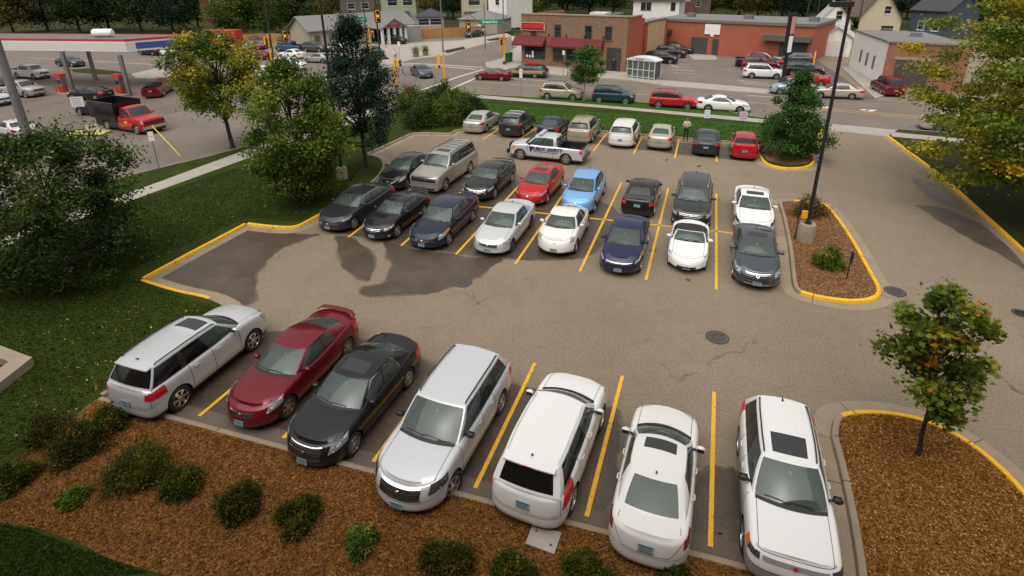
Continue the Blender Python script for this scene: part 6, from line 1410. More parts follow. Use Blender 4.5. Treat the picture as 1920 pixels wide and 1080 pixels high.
# overhead wires
def wire(label, a, bq, sag=.8):
    A, Bq_ = Vector(a), Vector(bq); t = MB(); t.tube([A.lerp(Bq_, i / 12) - Vector((0, 0, sag * 4 * (i / 12) * (1 - i / 12))) for i in range(13)], .022, 4).build('overhead_wire', BLK, None, 40); o = bpy.data.objects['overhead_wire' if 'overhead_wire.001' not in bpy.data.objects and len([q for q in bpy.data.objects if q.name.startswith('overhead_wire')]) == 1 else sorted([q.name for q in bpy.data.objects if q.name.startswith('overhead_wire')])[-1]]; tag(o, label, 'wire')
def top(px, h): g = G(*px); return (g.x, g.y, h)
wire('overhead wire between the pole at the far corner and the pole in the queue', top((713, 108), 8.9), top((513, 108), 8.4)); wire('overhead wire from the far corner pole towards the street light', top((713, 108), 8.8), top((831, 98), 9.0)); wire('overhead wire between the two poles above the white house', top((1508, 60), 12.4), top((1602, 82), 8.0))
# ================================================================= the cars
def dirang(a, b): d = G(*b) - G(*a); return math.degrees(atan2(d.y, d.x))
HS = dirang((1007, 184), (1309, 201)); HL = dirang((51, 108), (311, 122)); HF, HA = -110.0, 70.0
PW = paint('white', (.74, .74, .73), 0, .35); PPW = paint('pearl_white', (.70, .69, .66), 0, .3); PS = paint('silver', (.60, .61, .62), .35, .32); PSW = paint('pale_silver', (.62, .63, .65), .3, .32); PK = paint('black', (.010, .010, .011), 0, .3); PDG = paint('dark_grey', (.035, .036, .040), .35, .3); PGM = paint('gunmetal', (.075, .085, .10), .5, .3)
PNV = paint('navy', (.010, .013, .035), .15, .3); PN2 = paint('deep_blue', (.012, .016, .060), .2, .3); PMR = paint('maroon', (.15, .006, .014), .25, .3); PR = paint('red', (.42, .008, .012), .1, .3); PBL = paint('light_blue', (.17, .38, .70), .2, .3); PTA = paint('pewter', (.38, .36, .32), .4, .32); PGO = paint('champagne', (.42, .37, .28), .4, .32); PBE = paint('beige', (.46, .41, .34), .35, .32); PTE = paint('teal', (.012, .045, .055), .25, .3); PGN = paint('green', (.012, .05, .04), .2, .3); PWS = paint('warm_silver', (.46, .45, .42), .45, .32); PBS = paint('blue_silver', (.40, .48, .58), .45, .32); PGS = paint('sage_silver', (.34, .37, .32), .4, .32)
GLT = glassmat('tinted_glass', (.30, .34, .33), 1.55, .06)
gN, gM, gB, gT, gP = 'cars parked nose to kerb in the near row', 'cars parked in the front of the middle row', 'cars parked in the back of the middle row', 'cars parked in the top row by the verge', 'vehicles parked along the street'
def car(style, name, label, cat, pm, mode, px, hd, lod=2, group=None, **kw): return Car(style, name, label, cat, pm, lod, group, **kw).place(mode, px, hd)
# near row
car('suv', 'parked_suv', 'silver crossover SUV with a ribbed roof and dark rear glass, leftmost in the near row', 'SUV', PS, 'rwr', (345, 766), 70.6, group=gN, L=4.70, H=1.76, wr=.38, wb=2.86, rearglass=GLP, sunroof=(.06, .27), ribs=.36, rspoiler=1, tail=[(.42, 4.6), (1.05, 4.2), (1.05, 6.3), (.5, 6.0)], rails=1, zb=1.15, zc=1.18, zt=1.15, zn=1.0, panes=[((.045, .045), (.36, .355)), ((.375, .37), (.63, .625)), ((.69, .685), (.985, .985))], rva=.95, nf=3.6, nr=4.2, capf=.5, spokes=6, rimcol=CHR, clad=1.5, mirmat=PS)
car('coupe', 'parked_coupe', 'dark red two-door coupe with a rear spoiler, second from the left in the near row', 'coupe', PMR, 'fwl', (545.5, 781), -109.5, group=gN, L=4.80, W=1.79, H=1.42, wb=2.85, spoiler=1, spokes=6, grille=(.26, 4.3, 5.3), gchrome=1, rimcol=mat('dull_alloy', (.33, .29, .25), .35, .8, var=.1), head=[(.55, 4.3), (.95, 4.4), (1.0, 6.4), (.62, 6.3)], crown=.075, bpillar=False)
car('sedan', 'parked_sedan', 'black four-door sedan with chrome window trim and a sunroof, in the near row', 'sedan', PK, 'fwl', (668, 851), -111.5, group=gN, L=4.77, W=1.82, H=1.47, wb=2.71, sunroof=(.10, .46), trim=CHR, gframe=1, grille=(.34, 3.2, 6.2), gchrome=4, head=[(.48, 4.1), (.95, 4.4), (1.0, 6.3), (.55, 6.2)], spokes=10, seatmat=SEATT, crown=.07)
car('suv', 'parked_crossover', 'silver crossover with a long white-looking roof and chrome grille, centre of the near row', 'crossover', PSW, 'fwl', (853, 931), -112.0, group=gN, L=5.05, W=1.95, H=1.69, wb=2.95, fo=1.02, hl=1.36, wrun=.82, rb=.14, rrun=.42, rails=1, grille=(.38, 3.9, 6.3), gchrome=5, head=[(.50, 4.4), (.93, 4.4), (.98, 6.1), (.56, 6.6)], headmat=HLD, zn=.82, zc=1.06, zb=1.04, nf=2.3, capf=.9, fk=1.0, mirmat=BLK, antenna=0, rearglass=GLT, steer=-14, sidetrim=None, rimcol=RIMM, intake=(.5, .6, 1.6))
car('suv', 'parked_suv', 'white SUV showing its black rear window and tall red tail lamps, in the near row', 'SUV', PW, 'tb', (981, 980), 67.2, group=gN, L=4.60, W=1.85, H=1.70, wb=2.71, rearglass=GLP, rspoiler=1, rails=1, railmat=TRIMW if False else PW, tail=[(.72, 3.9), (1.1, 3.9), (1.1, 7.0), (.9, 6.9)], nr=3.1, capr=.55, rk=.7, cross=(), rpk=4.4, rva=.8, zb=1.08, ribs=None)
car('sedan', 'parked_sedan', 'white sedan with a sunroof seen from behind, second from the right in the near row', 'sedan', PPW, 'tb', (1207, 1062), 69.0, group=gN, L=4.48, W=1.72, H=1.42, wb=2.67, hl=1.22, wrun=.72, rb=.55, rrun=.82, sunroof=(.10, .42), tail=[(.62, 4.5), (1.02, 4.5), (1.02, 6.3), (.68, 6.2)], tailmat=mat('smoked_tail', (.20, .03, .03), .15, 0, 1, var=.5, vs=14), nr=2.8, capr=.62, rpk=4.6, bumpline=1, trim=CHR)
car('suv', 'parked_suv', 'white and silver boxy SUV with orange corner lamps, rightmost in the near row', 'SUV', PW, 'fwr', (1387, 1024), -109.5, group=gN, L=4.60, W=1.82, H=1.68, wb=2.70, fo=.92, hl=1.2, wrun=.82, ins=.31, clad=3.4, cladmat=mat('silver_cladding', (.30, .30, .30), .45, .2, var=.08), sunroof=(.08, .36), sgloss=0, rails=1, mirmat=BLK, head=[(.42, 4.9), (.88, 4.9), (.90, 6.2), (.45, 6.2)], amber=[(.88, 4.4), (1.02, 4.4), (1.02, 6.2), (.90, 6.2)], grille=(.38, 5.0, 6.0), gchrome=0, gmat=mat('silver_cladding', (.30, .30, .30), .45, .2), gframe=0, nf=3.6, capf=.45, zn=.90, tail=[(.75, 4.0), (1.05, 4.0), (1.05, 7.0), (.85, 7.0)], headmat=HLD, ribs=.45, rearglass=GLP, emat=TLT)
# middle row, front
car('sedan', 'parked_sedan', 'dark grey sedan with a silver beak grille, leftmost of the middle row front', 'sedan', PDG, 'fwl', (667, 430), -112, group=gM, L=4.95, W=1.88, H=1.44, wb=2.77, grille=(.40, 3.6, 4.4), gmat=CHR, gchrome=0, head=[(.5, 4.6), (.95, 4.8), (1.0, 6.0), (.55, 5.6)], trim=CHR, spokes=7)
car('sedan', 'parked_sedan', 'black older sedan with a hood scoop and spoiler, second in the middle row front', 'sedan', PK, 'fwl', (747, 445), -111, group=gM, L=4.60, W=1.70, H=1.41, wb=2.63, spoiler=1, grille=(.28, 4.4, 5.8), gchrome=1, head=[(.42, 4.4), (.92, 4.5), (.95, 5.9), (.45, 5.9)], fog=1, zn=.66, rimcol=RIMM, sunroof=(.12, .42))
car('sedan', 'parked_sedan', 'navy blue sedan with a small spoiler, third in the middle row front', 'sedan', PNV, 'fwl', (843, 460), -109.5, group=gM, L=5.09, W=1.85, H=1.49, wb=2.81, fo=1.02, spoiler=1, head=[(.55, 4.0), (.95, 4.2), (1.0, 6.2), (.62, 6.2)], amber=[(.95, 4.4), (1.08, 4.6), (1.08, 5.8), (.98, 6.2)], grille=(.40, 3.8, 4.7), gchrome=1, trim=CHR, spokes=5)
car('sedan', 'parked_sedan', 'silver sedan with missing hubcaps, fourth in the middle row front', 'sedan', PS, 'fwl', (961.5, 472), -110, group=gM, L=4.80, W=1.785, H=1.45, wb=2.715, head=[(.48, 4.2), (.95, 4.4), (1.0, 5.8), (.52, 5.8)], grille=(.30, 4.1, 5.7), gchrome=3, rimcol=DGR, mirmat=PS)
car('beetle', 'parked_beetle', 'white rounded two-door beetle-shaped car with round headlamps in the middle row', 'small car', PPW, 'fwl', (1081.5, 474), -108.5, group=gM, head=[(.52, 4.9), (.74, 4.7), (.80, 6.5), (.58, 6.8)], grille=(.50, .9, 1.9), gchrome=1, intake=None, gframe=1, ek=5.8, fpk=2.7, bpillar=False, spokes=5, bumpline=0)
car('sedan', 'parked_sedan', 'dark blue compact sedan facing the camera, right of the white rounded car', 'sedan', PN2, 'nb', (1158, 512), -109.5, group=gM, L=4.49, W=1.75, H=1.44, wb=2.70, fo=.88, hl=1.05, wrun=.98, rb=.45, grille=(.42, 4.6, 5.3), gchrome=1, gmat=mat('alloy_bar', (.3, .3, .31), .35, .6), head=[(.50, 4.4), (.95, 4.6), (1.0, 6.0), (.56, 5.6)], amber=[(.95, 4.6), (1.06, 4.8), (1.06, 5.8), (.99, 6.0)], antenna=1)
car('roadster', 'parked_roadster', 'small white roadster with a black soft top, in the middle row front', 'convertible', PW, 'nb', (1286, 506), -109.8, group=gM, softtop=1, head=[(.62, 5.8), (.86, 5.8), (.84, 6.5), (.64, 6.5)], grille=(.30, 1.6, 2.9), gchrome=0, gframe=0, gmat=BLK, intake=None, emblem=0, fpk=1.9, antenna=0, permit=1, seatmat=DASH)
car('sedan', 'parked_sedan', 'grey sedan with a chrome grille beside the kerb of the lamp island', 'sedan', PGM, 'nb', (1418, 538), -109.8, group=gM, L=4.56, W=1.78, H=1.46, wb=2.58, hl=1.18, sunroof=(.12, .42), grille=(.33, 2.2, 6.2), gchrome=5, ring=1, head=[(.46, 4.2), (.95, 4.2), (1.0, 6.2), (.52, 6.4)], ek=5.3)
# middle row, back
car('hatch', 'parked_hatchback', 'black hatchback with a bright reflecting windshield, far left of the middle row back', 'hatchback', PK, 'nb', (727, 354), -110, group=gB, L=4.36, W=1.82, H=1.48, wb=2.65, grille=(.3, 4.4, 5.0), gchrome=1, tailup=1, head=[(.5, 4.2), (.97, 4.4), (1.0, 6.2), (.6, 6.0)])
car('boxsuv', 'parked_suv', 'long pewter SUV with roof bars, second in the middle row back', 'SUV', PTA, 'fwl', (837, 358), -111.5, group=gB, L=5.57, W=2.0, H=1.92, wb=3.30, fo=.95, wr=.39, hl=1.45, wrun=.62, rb=.08, rrun=.2, zn=1.02, zc=1.25, zb=1.22, zt=1.22, ins=.26, cross=(.35, .5, .65, .8), rearglass=GLP, sunroof=(.12, .26), amber=[(.80, 4.0), (1.0, 4.0), (1.0, 5.0), (.80, 5.0)], head=[(.55, 5.1), (.95, 5.1), (.95, 6.3), (.55, 6.3)], grille=(.5, 4.2, 6.3), gchrome=1, clad=1.5, cladmat=CHR, capf=.35, nf=4)
car('sedan', 'parked_sedan', 'black sedan with a wide chrome grille, third in the middle row back', 'sedan', PK, 'fwl', (929, 372.6), -110.5, group=gB, L=4.84, W=1.83, H=1.45, wb=2.73, grille=(.46, 4.0, 6.0), gchrome=3, head=[(.56, 4.4), (.95, 4.5), (.98, 5.8), (.60, 5.8)], spoiler=1, trim=BLK, spokes=9)
car('sedan', 'parked_sedan', 'bright red sedan with a sunroof in the middle row back', 'sedan', PR, 'fwl', (1026.7, 381.5), -111.5, group=gB, L=4.64, W=1.775, H=1.45, wb=2.70, hl=1.12, wrun=.92, rb=.5, sunroof=(.12, .42), spoiler=1, grille=(.34, 4.9, 5.4), gchrome=0, gframe=0, intake=(.5, .8, 2.8), head=[(.42, 4.9), (.97, 4.9), (1.0, 6.0), (.5, 5.6)], mirmat=PR, fog=1)
car('hatch', 'parked_hatchback', 'light blue electric hatchback in the middle row back', 'hatchback', PBL, 'fwl', (1114.6, 398), -110, group=gB, L=4.45, W=1.77, H=1.55, wb=2.70, hl=1.0, wrun=.95, grille=(.22, 4.6, 5.4), gmat=PBL, gchrome=0, gframe=0, head=[(.55, 4.6), (.88, 4.2), (1.0, 6.7), (.72, 6.8)], tailup=1, mirmat=PBL, zn=.80, zc=1.02)
car('coupe', 'parked_coupe', 'black older two-door car facing away behind the dark blue compact', 'coupe', PK, 'tb', (1193, 403), HA, group=gB, L=4.40, W=1.70, H=1.36, wb=2.62, hl=1.2, wrun=.7, rb=.6, rrun=.78, tail=[(.35, 4.3), (1.0, 4.3), (1.0, 5.6), (.35, 5.6)], nr=4, capr=.35, seatmat=SEATT)
car('suv', 'parked_suv', 'black SUV with silver roof rails behind the white roadster', 'SUV', PDG, 'fwl', (1331, 424), HF, group=gB, L=4.69, W=1.885, H=1.71, wb=2.70, railmat=CHR, grille=(.36, 4.4, 5.9), gchrome=1, head=[(.46, 4.4), (.97, 4.6), (1.0, 6.2), (.52, 5.9)], fog=1, intake=(.5, .7, 2.2))
car('sedan', 'parked_sedan', 'white sedan with a sunroof behind the grey sedan by the lamp island', 'sedan', PW, 'fwr', (1374, 427), HF, group=gB, L=4.70, W=1.83, H=1.43, wb=2.81, sunroof=(.10, .38), mirmat=PW, headmat=HLD)
# top row, seen from behind
car('sedan', 'parked_sedan', 'silver sedan at the left end of the top row', 'sedan', PWS, 'rwr', (913, 248), 70, group=gT, L=4.80, W=1.83, H=1.47, wb=2.73, tail=[(.42, 4.6), (1.0, 4.6), (1.0, 6.2), (.55, 6.2)])
car('suv', 'parked_suv', 'dark grey SUV with roof bars, second in the top row', 'SUV', PDG, 'rwr', (981, 256), 70, group=gT, L=4.52, W=1.84, H=1.68, wb=2.69, railmat=RIMM, cross=(.3, .7), rearglass=GLP, tail=[(.6, 4.8), (1.1, 4.6), (1.1, 6.6), (.75, 6.6)], rspoiler=1, zt=1.14)
car('sedan', 'parked_sedan', 'small navy sedan behind the security pickup in the top row', 'sedan', PNV, 'tb', (1024, 259), 70, group=gT, L=4.5, W=1.75, H=1.44, wb=2.65)
car('suv', 'parked_suv', 'champagne SUV beside the tail of the security pickup', 'SUV', PGO, 'rwr', (1111, 267), 70, group=gT, L=4.69, W=1.83, H=1.70, wb=2.71, rearglass=GLP, rails=1, railmat=PGO, rspoiler=1, tail=[(.72, 3.8), (1.02, 3.8), (1.02, 6.2), (.78, 6.2)])
car('suv', 'parked_suv', 'white rounded SUV seen from behind in the middle of the top row', 'SUV', PPW, 'tb', (1162, 274), 70, group=gT, L=4.77, W=1.88, H=1.69, wb=2.83, rearglass=GLP, rails=0, tail=[(.72, 3.4), (1.02, 3.6), (1.08, 7.0), (.92, 7.0)], nr=2.7, capr=.6, rk=.8, rspoiler=1, mirmat=BLK)
car('sedan', 'parked_sedan', 'beige sedan seen from behind, left of the standing guard', 'sedan', PBE, 'tb', (1234.5, 278), 70, group=gT, L=4.55, W=1.76, H=1.46, wb=2.58, tail=[(.45, 4.4), (1.0, 4.4), (1.0, 6.1), (.5, 6.1)], mirmat=BLK)
car('sedan', 'parked_sedan', 'dark blue-grey sedan seen from behind, right of the standing guard', 'sedan', paint('slate', (.018, .026, .033), .25), 'tb', (1322, 290), 70, group=gT, L=4.70, W=1.83, H=1.43, wb=2.81, tail=[(.35, 4.8), (1.0, 4.8), (1.0, 6.0), (.42, 6.0)])
car('hatch', 'parked_hatchback', 'red hatchback with a split rear window, right end of the top row', 'hatchback', PR, 'tb', (1395, 297), 70, group=gT, L=4.46, W=1.745, H=1.49, wb=2.70, rb=.12, rrun=.75, rearglass=GLP, tail=[(.72, 4.2), (1.04, 4.2), (1.04, 7.0), (.84, 7.0)], tailmat=TLC, spoiler=0, zt=1.12)
# campus security pickup
c = car('pickup', 'security_pickup', 'silver crew-cab pickup marked PUBLIC SAFETY, driving past the top row', 'pickup truck', PS, 'fwl', (975, 300), 158, group=None, L=5.22, W=1.85, H=1.75, wb=3.2, rimcol=RIMM, spokes=6, amber=[(.86, 4.4), (1.02, 4.4), (1.02, 6.0), (.90, 6.0)], tail=[(.86, 4.0), (1.02, 4.0), (1.02, 6.8), (.86, 6.8)], mirmat=BLK, clad=1.2)
R = c.root; NV = mat('navy_lettering', (.02, .02, .12), .5, var=0)
def sideM(x, z): return Matrix.Translation((x, c.W / 2 + .012, z)) @ Matrix(((-1, 0, 0), (0, 0, 1), (0, 1, 0))).to_4x4()
text('lettering', 'PUBLIC SAFETY', .32, NV, sideM(-.14, .93), R, .004, .010, .35); MB().box(-.95, c.W / 2 + .008, .715, .75, c.W / 2 + .014, .745).build('door_stripe', NV, R, 0)
MB().add([(1.05, c.W / 2 + .012, 1.04), (.72, c.W / 2 + .012, 1.04), (.95, c.W / 2 + .012, .62)], [(0, 1, 2)]).build('door_crest', NV, R, 0)
MB().box(.28, -.62, c.H + .03, .52, .62, c.H + .13).build('light_bar', mat('lightbar', (.62, .64, .68), .2, .2, 1, var=.2, vs=6), R, 0); m = MB(); xb = c.xr0 - .12
m.tube([(xb, -.8, 1.1), (xb, -.78, 1.72), (xb, .78, 1.72), (xb, .8, 1.1)], .035, 6); m.tube([(xb, 0, 1.1), (xb, 0, 1.72)], .03, 6); m.tube([(xb, -.75, 1.45), (xb, .75, 1.45)], .025, 6); m.build('headache_rack', BLK, R, 40); MB().box(c.L / 2 - .02, -.8, .38, c.L / 2 + .12, .8, .62).box(c.L / 2 + .02, -.35, .621, c.L / 2 + .10, .35, .95).build('push_bar', BLK, R, 0); MB().box(-c.L / 2 - .12, -.8, .42, -c.L / 2 + .04, .8, .58).build('rear_bumper', DGR, R, 0)
# street
car('suv', 'street_suv', 'tan SUV with a black roof rack parked on the street left of the pear tree', 'SUV', PGO, 'fwr', (1073, 190), HS, 1, gP, L=4.42, H=1.7, wb=2.56, rimcol=RIMM)
car('boxsuv', 'street_car', 'dark teal boxy car parked on the street right of the pear tree', 'car', PTE, 'fwr', (1172.5, 197), HS, 1, gP, L=4.10, W=1.78, H=1.61, wb=2.55, capf=.45, nf=3, rails=0, rb=.1, rrun=.15, hl=.98)
car('boxsuv', 'street_suv', 'bright red boxy SUV parked on the street', 'SUV', PR, 'fwr', (1288, 207), HS, 1, gP, L=4.25, W=1.72, H=1.64, wb=2.58, clad=1.6, cladmat=BLK, cross=(.3, .7))
car('coupe', 'street_coupe', 'white two-door coupe parked on the street behind the beige sedan and the signs', 'coupe', PW, 'fwr', (1386.6, 213), HS, 1, gP, L=4.75, W=1.78, H=1.40, wb=2.67)
car('sedan', 'street_sedan', 'silver sedan partly hidden by the locust at the right of the street', 'sedan', PS, 'rwr', (1757, 248), HS - 3, 1, gP)
gD = 'vehicles in the crossing and the lanes'
car('sedan', 'driving_sedan', 'dark red sedan driving left in the far lane by the restaurant corner', 'sedan', PMR, 'fwl', (900, 150.5), HS + 180, 1, gD, L=4.6, H=1.38)
c = car('wagon', 'wood_sided_wagon', 'old station wagon with wooden sides and a red roof board in front of the restaurant', 'station wagon', PTE, 'fwl', (959, 145), HS + 180, 1, gP, L=5.4, W=1.95, wb=2.94, fo=1.1, capf=.4, nf=5, nr=5, capr=.3, zb=.92)
for sg in (1, -1): c.patch(c.Bs(sg), [(2.0, 3.0), (-2.35, 3.0), (-2.35, 5.6), (2.0, 5.6)], 20, 3, .006).build('wood_panel', mat('wood_panel', (.38, .20, .07), .5, var=.15, vs=5), c.root, 30)
MB().box(-1.7, -.5, 1.56, -.1, .5, 1.62).box(-1.7, .44, 1.621, -.1, .5, 1.85).build('roof_board', REDP, c.root, 0)
car('sedan', 'driving_sedan', 'grey-blue sedan turning towards the lot in the middle of the crossing', 'sedan', PGM, 'nb', (803, 145), -62, 1, gD)
car('hatch', 'street_hatchback', 'blue-silver hatchback on the far side of the street behind the island tree', 'hatchback', PBS, 'fwl', (1461, 178), HS + 180, 1, gP)
car('sedan', 'street_sedan', 'beige sedan on the far side of the street crossed by the lamp post', 'sedan', PBE, 'fwl', (1537, 184.5), HS + 180, 1, gP, L=4.9, wb=2.75)
gR = 'cars in the car park of the red building'
car('suv', 'far_suv', 'white SUV in the car park left of the pylon sign', 'SUV', PW, 'fwr', (1455, 149.5), HS, 1, gR, L=4.6, wb=2.66)
car('suv', 'far_suv', 'black SUV in the car park right of the pylon sign', 'SUV', PK, 'rwr', (1485, 143.5), HS, 1, gR)
car('coupe', 'far_coupe', 'bright red coupe at the edge of the car park facing left', 'coupe', PR, 'rwl', (1538, 163), HS + 180, 1, gR, spoiler=1)
car('wagon', 'far_wagon', 'dark green-grey wagon against the long red building', 'station wagon', PGM, 'fwl', (1467, 119), HS + 178, 1, gR)
car('pickup', 'far_pickup', 'dark blue pickup in the car park at the foot of the red wall', 'pickup truck', PN2, 'rwr', (1396, 126.5), HS, 1, gR, L=5.3)
car('sedan', 'far_sedan', 'silver-topped sedan behind the maroon SUV in the car park', 'sedan', PS, 'c', (1432, 119), HS, 0, gR)
car('suv', 'far_suv', 'maroon SUV just behind the white SUV in the car park', 'SUV', PMR, 'c', (1425, 131), HS, 1, gR)
car('sedan', 'far_sedan', 'red sedan nose showing right of the maroon SUV', 'sedan', PR, 'c', (1443, 125), HS, 0, gR, H=1.3)
car('boxsuv', 'far_suv', 'dark maroon boxy SUV parked against the white workshop', 'SUV', PMR, 'tb', (1678, 178), 76, 1, gR, rearglass=GLD, L=4.6, H=1.8, W=1.85)
car('suv', 'far_suv', 'black SUV nearest the bus shelter', 'SUV', PK, 'c', (1239, 118), HS - 6, 1, gR); car('suv', 'far_suv', 'dark grey SUV behind the black one near the bus shelter', 'SUV', PDG, 'c', (1257, 107), HS - 6, 1, gR); car('wagon', 'far_wagon', 'black wagon farthest from the bus shelter by the planter screen', 'station wagon', PK, 'c', (1270, 100), HS - 6, 0, gR)
gF = 'cars on the small car park at the far corner'
car('sedan', 'far_sedan', 'dark green sedan facing the crossing beside the white van', 'sedan', PGN, 'c', (889, 69), -135, 1, gF); car('suv', 'far_van', 'white van behind the dark green sedan', 'van', PW, 'c', (905, 63), 60, 1, gF, H=1.95, rearglass=GLD); car('sedan', 'far_sedan', 'silver sedan under the hanging signal on the far car park', 'sedan', PS, 'c', (858, 67), 45, 0, gF); car('sedan', 'far_sedan', 'dark sedan at the left of the far car park', 'sedan', PNV, 'c', (838, 68), 45, 0, gF)
gQ = 'cars in the street and lots left of the crossing'
car('suv', 'queue_suv', 'white SUV waiting in the near lane above the yellow-green maple', 'SUV', PW, 'c', (545, 131), HL, 1, gQ, L=4.9, tailup=1)
car('sedan', 'queue_sedan', 'sage-silver sedan facing left beside the left lamp post', 'sedan', PGS, 'fwl', (576, 118), HL + 180, 1, gQ, L=4.9)
car('sedan', 'queue_sedan', 'white sedan behind the waiting white SUV', 'sedan', PW, 'c', (548, 109), HL + 180, 1, gQ); car('suv', 'queue_suv', 'slate blue SUV near the wall of the grey shop', 'SUV', PGM, 'c', (592, 97), HL, 1, gQ); car('pickup', 'queue_pickup', 'blue pickup in the row behind the white cars', 'pickup truck', paint('mid_blue', (.03, .08, .18), .2), 'c', (545, 96), HL + 180, 1, gQ)
car('suv', 'queue_suv', 'dark red SUV facing the camera in the far left row', 'SUV', PMR, 'c', (494, 91), -85, 1, gQ); car('suv', 'queue_suv', 'silver SUV behind the yellow hanging signal', 'SUV', PS, 'c', (562, 80), -60, 1, gQ); car('sedan', 'queue_sedan', 'silver sedan beside the white garage wall of the grey shop', 'sedan', PS, 'c', (636, 97), HL + 180, 1, gQ)
car('suv', 'queue_suv', 'black SUV parked before the pillars of the grey shop', 'SUV', PK, 'c', (742, 82), -20, 1, gQ); car('sedan', 'queue_sedan', 'red sedan in the lane left of the yellow signal post', 'sedan', PMR, 'c', (486, 111), HL + 180, 1, gQ); car('sedan', 'queue_sedan', 'white sedan left of the dark red SUV', 'sedan', PW, 'c', (458, 93), -85, 1, gQ); car('sedan', 'queue_sedan', 'dark teal sedan between the signal posts at the shop corner', 'sedan', PGN, 'c', (702, 103), -50, 1, gQ); car('sedan', 'queue_sedan', 'black sedan in the back row by the cedar fence', 'sedan', PK, 'c', (530, 84), -70, 0, gQ); car('sedan', 'queue_sedan', 'dark maroon sedan at the fence in the back row', 'sedan', PMR, 'c', (478, 82), -80, 0, gQ); car('sedan', 'queue_sedan', 'white sedan hidden behind the top of the green maple', 'sedan', PW, 'c', (488, 144), HL + 180, 0, gQ)
car('sedan', 'far_sedan', 'white car under the blue sign end of the canopy', 'sedan', PW, 'c', (322, 104), HL + 180, 0, gQ); car('suv', 'far_suv', 'black car left of the white one under the blue sign', 'SUV', PK, 'c', (285, 103), HL + 180, 0, gQ)
gG = 'vehicles at the filling station'
car('sedan', 'station_sedan', 'black sedan under the canopy between the two pumps', 'sedan', PK, 'c', (172, 186), HL + 192, 1, gG); car('sedan', 'station_sedan', 'dark blue-grey sedan behind the bed of the dump truck', 'sedan', PNV, 'c', (190, 214), HL + 188, 1, gG)
car('sedan', 'driving_sedan', 'black sedan driving right on the road behind the canopy', 'sedan', PTE, 'c', (134, 124), HL, 1, gD); car('pickup', 'station_pickup', 'white crew-cab pickup at the far pump', 'pickup truck', PW, 'c', (60, 146), HL, 1, gG, L=5.6); car('pickup', 'station_pickup', 'silver pickup nearer the steel pole', 'pickup truck', PWS, 'c', (42, 180), HL + 5, 1, gG, L=5.4); car('suv', 'station_suv', 'silver SUV cut by the left edge at the pumps', 'SUV', PS, 'c', (-15, 196), HL, 1, gG)
car('sedan', 'street_sedan', 'silver sedan at the left edge, left of the steel pole', 'sedan', PS, 'rwl', (21, 264), 150, 1, gG); car('pickup', 'station_pickup', 'dark red pickup with its tail towards the camera behind the dump truck', 'pickup truck', PMR, 'tb', (284, 181), 105, 1, gG)
# red dump truck
c = car('pickup', 'dump_truck', 'red dump truck with a black dump bed driving towards the street', 'dump truck', PR, 'fwr', (258, 253), dirang((197, 243), (258, 253)), 1, None, L=6.3, W=2.1, H=2.12, wb=3.9, fo=.95, wr=.43, hl=1.35, wrun=.6, rb=3.25, rrun=.08, zn=1.12, zc=1.35, zb=1.32, zt=1.15, panes=[((.06, .06), (.80, .80))], doors=1, clad=.5, capf=.35, nf=4.5, grille=(.5, 4.2, 6.0), gchrome=1, amber=None)
R = c.root; x0, x1 = -c.L / 2 - .3, c.xr0 - .12; wv = 1.18; m = MB(); A = [(x0, -wv), (x1, -wv), (x1, wv), (x0, wv)]; m.grid([[(a * 1, b * .97, .98) for a, b in A], [(a, b, 2.4) for a, b in A], [(a * .985, b * .93, 2.4) for a, b in A], [(a * .985, b * .9, 1.3) for a, b in A]], 0, True); m.add([(a * .985, b * .9, 1.3) for a, b in A], [(0, 1, 2, 3)]); m.add([(a, b * .97, .98) for a, b in A], [(0, 1, 2, 3)]); m.build('dump_bed', PK, R, 20)
for p_ in c.body.data.polygons:
    if p_.center.x < x1 + .05: p_.material_index = 2
for sg in (1, -1): MB().tube([(x0 + .1, sg * 1.10, 1.62), (x1 - .1, sg * 1.10, 1.62)], .04, 6).build('bed_rail', STEEL, R, 40)
MB().box(c.L / 2 - .05, -1.0, .50, c.L / 2 + .12, 1.0, .74).build('front_bumper', CHR, R, 20); m = MB(); m.add([(1.35, -c.W / 2 - .01, 1.05), (.75, -c.W / 2 - .01, .95), (1.1, -c.W / 2 - .01, .78)], [(0, 1, 2)]); m.build('door_emblem', mat('yellow_emblem', (.7, .55, .05), .5, var=0), R, 0)
for sg in (1, -1): MB().box(c.xb - .55, sg * .95 - .25, .95, c.xb + .55, sg * .95 + .25, 1.0).build('mudguard', BLK, R, 0)
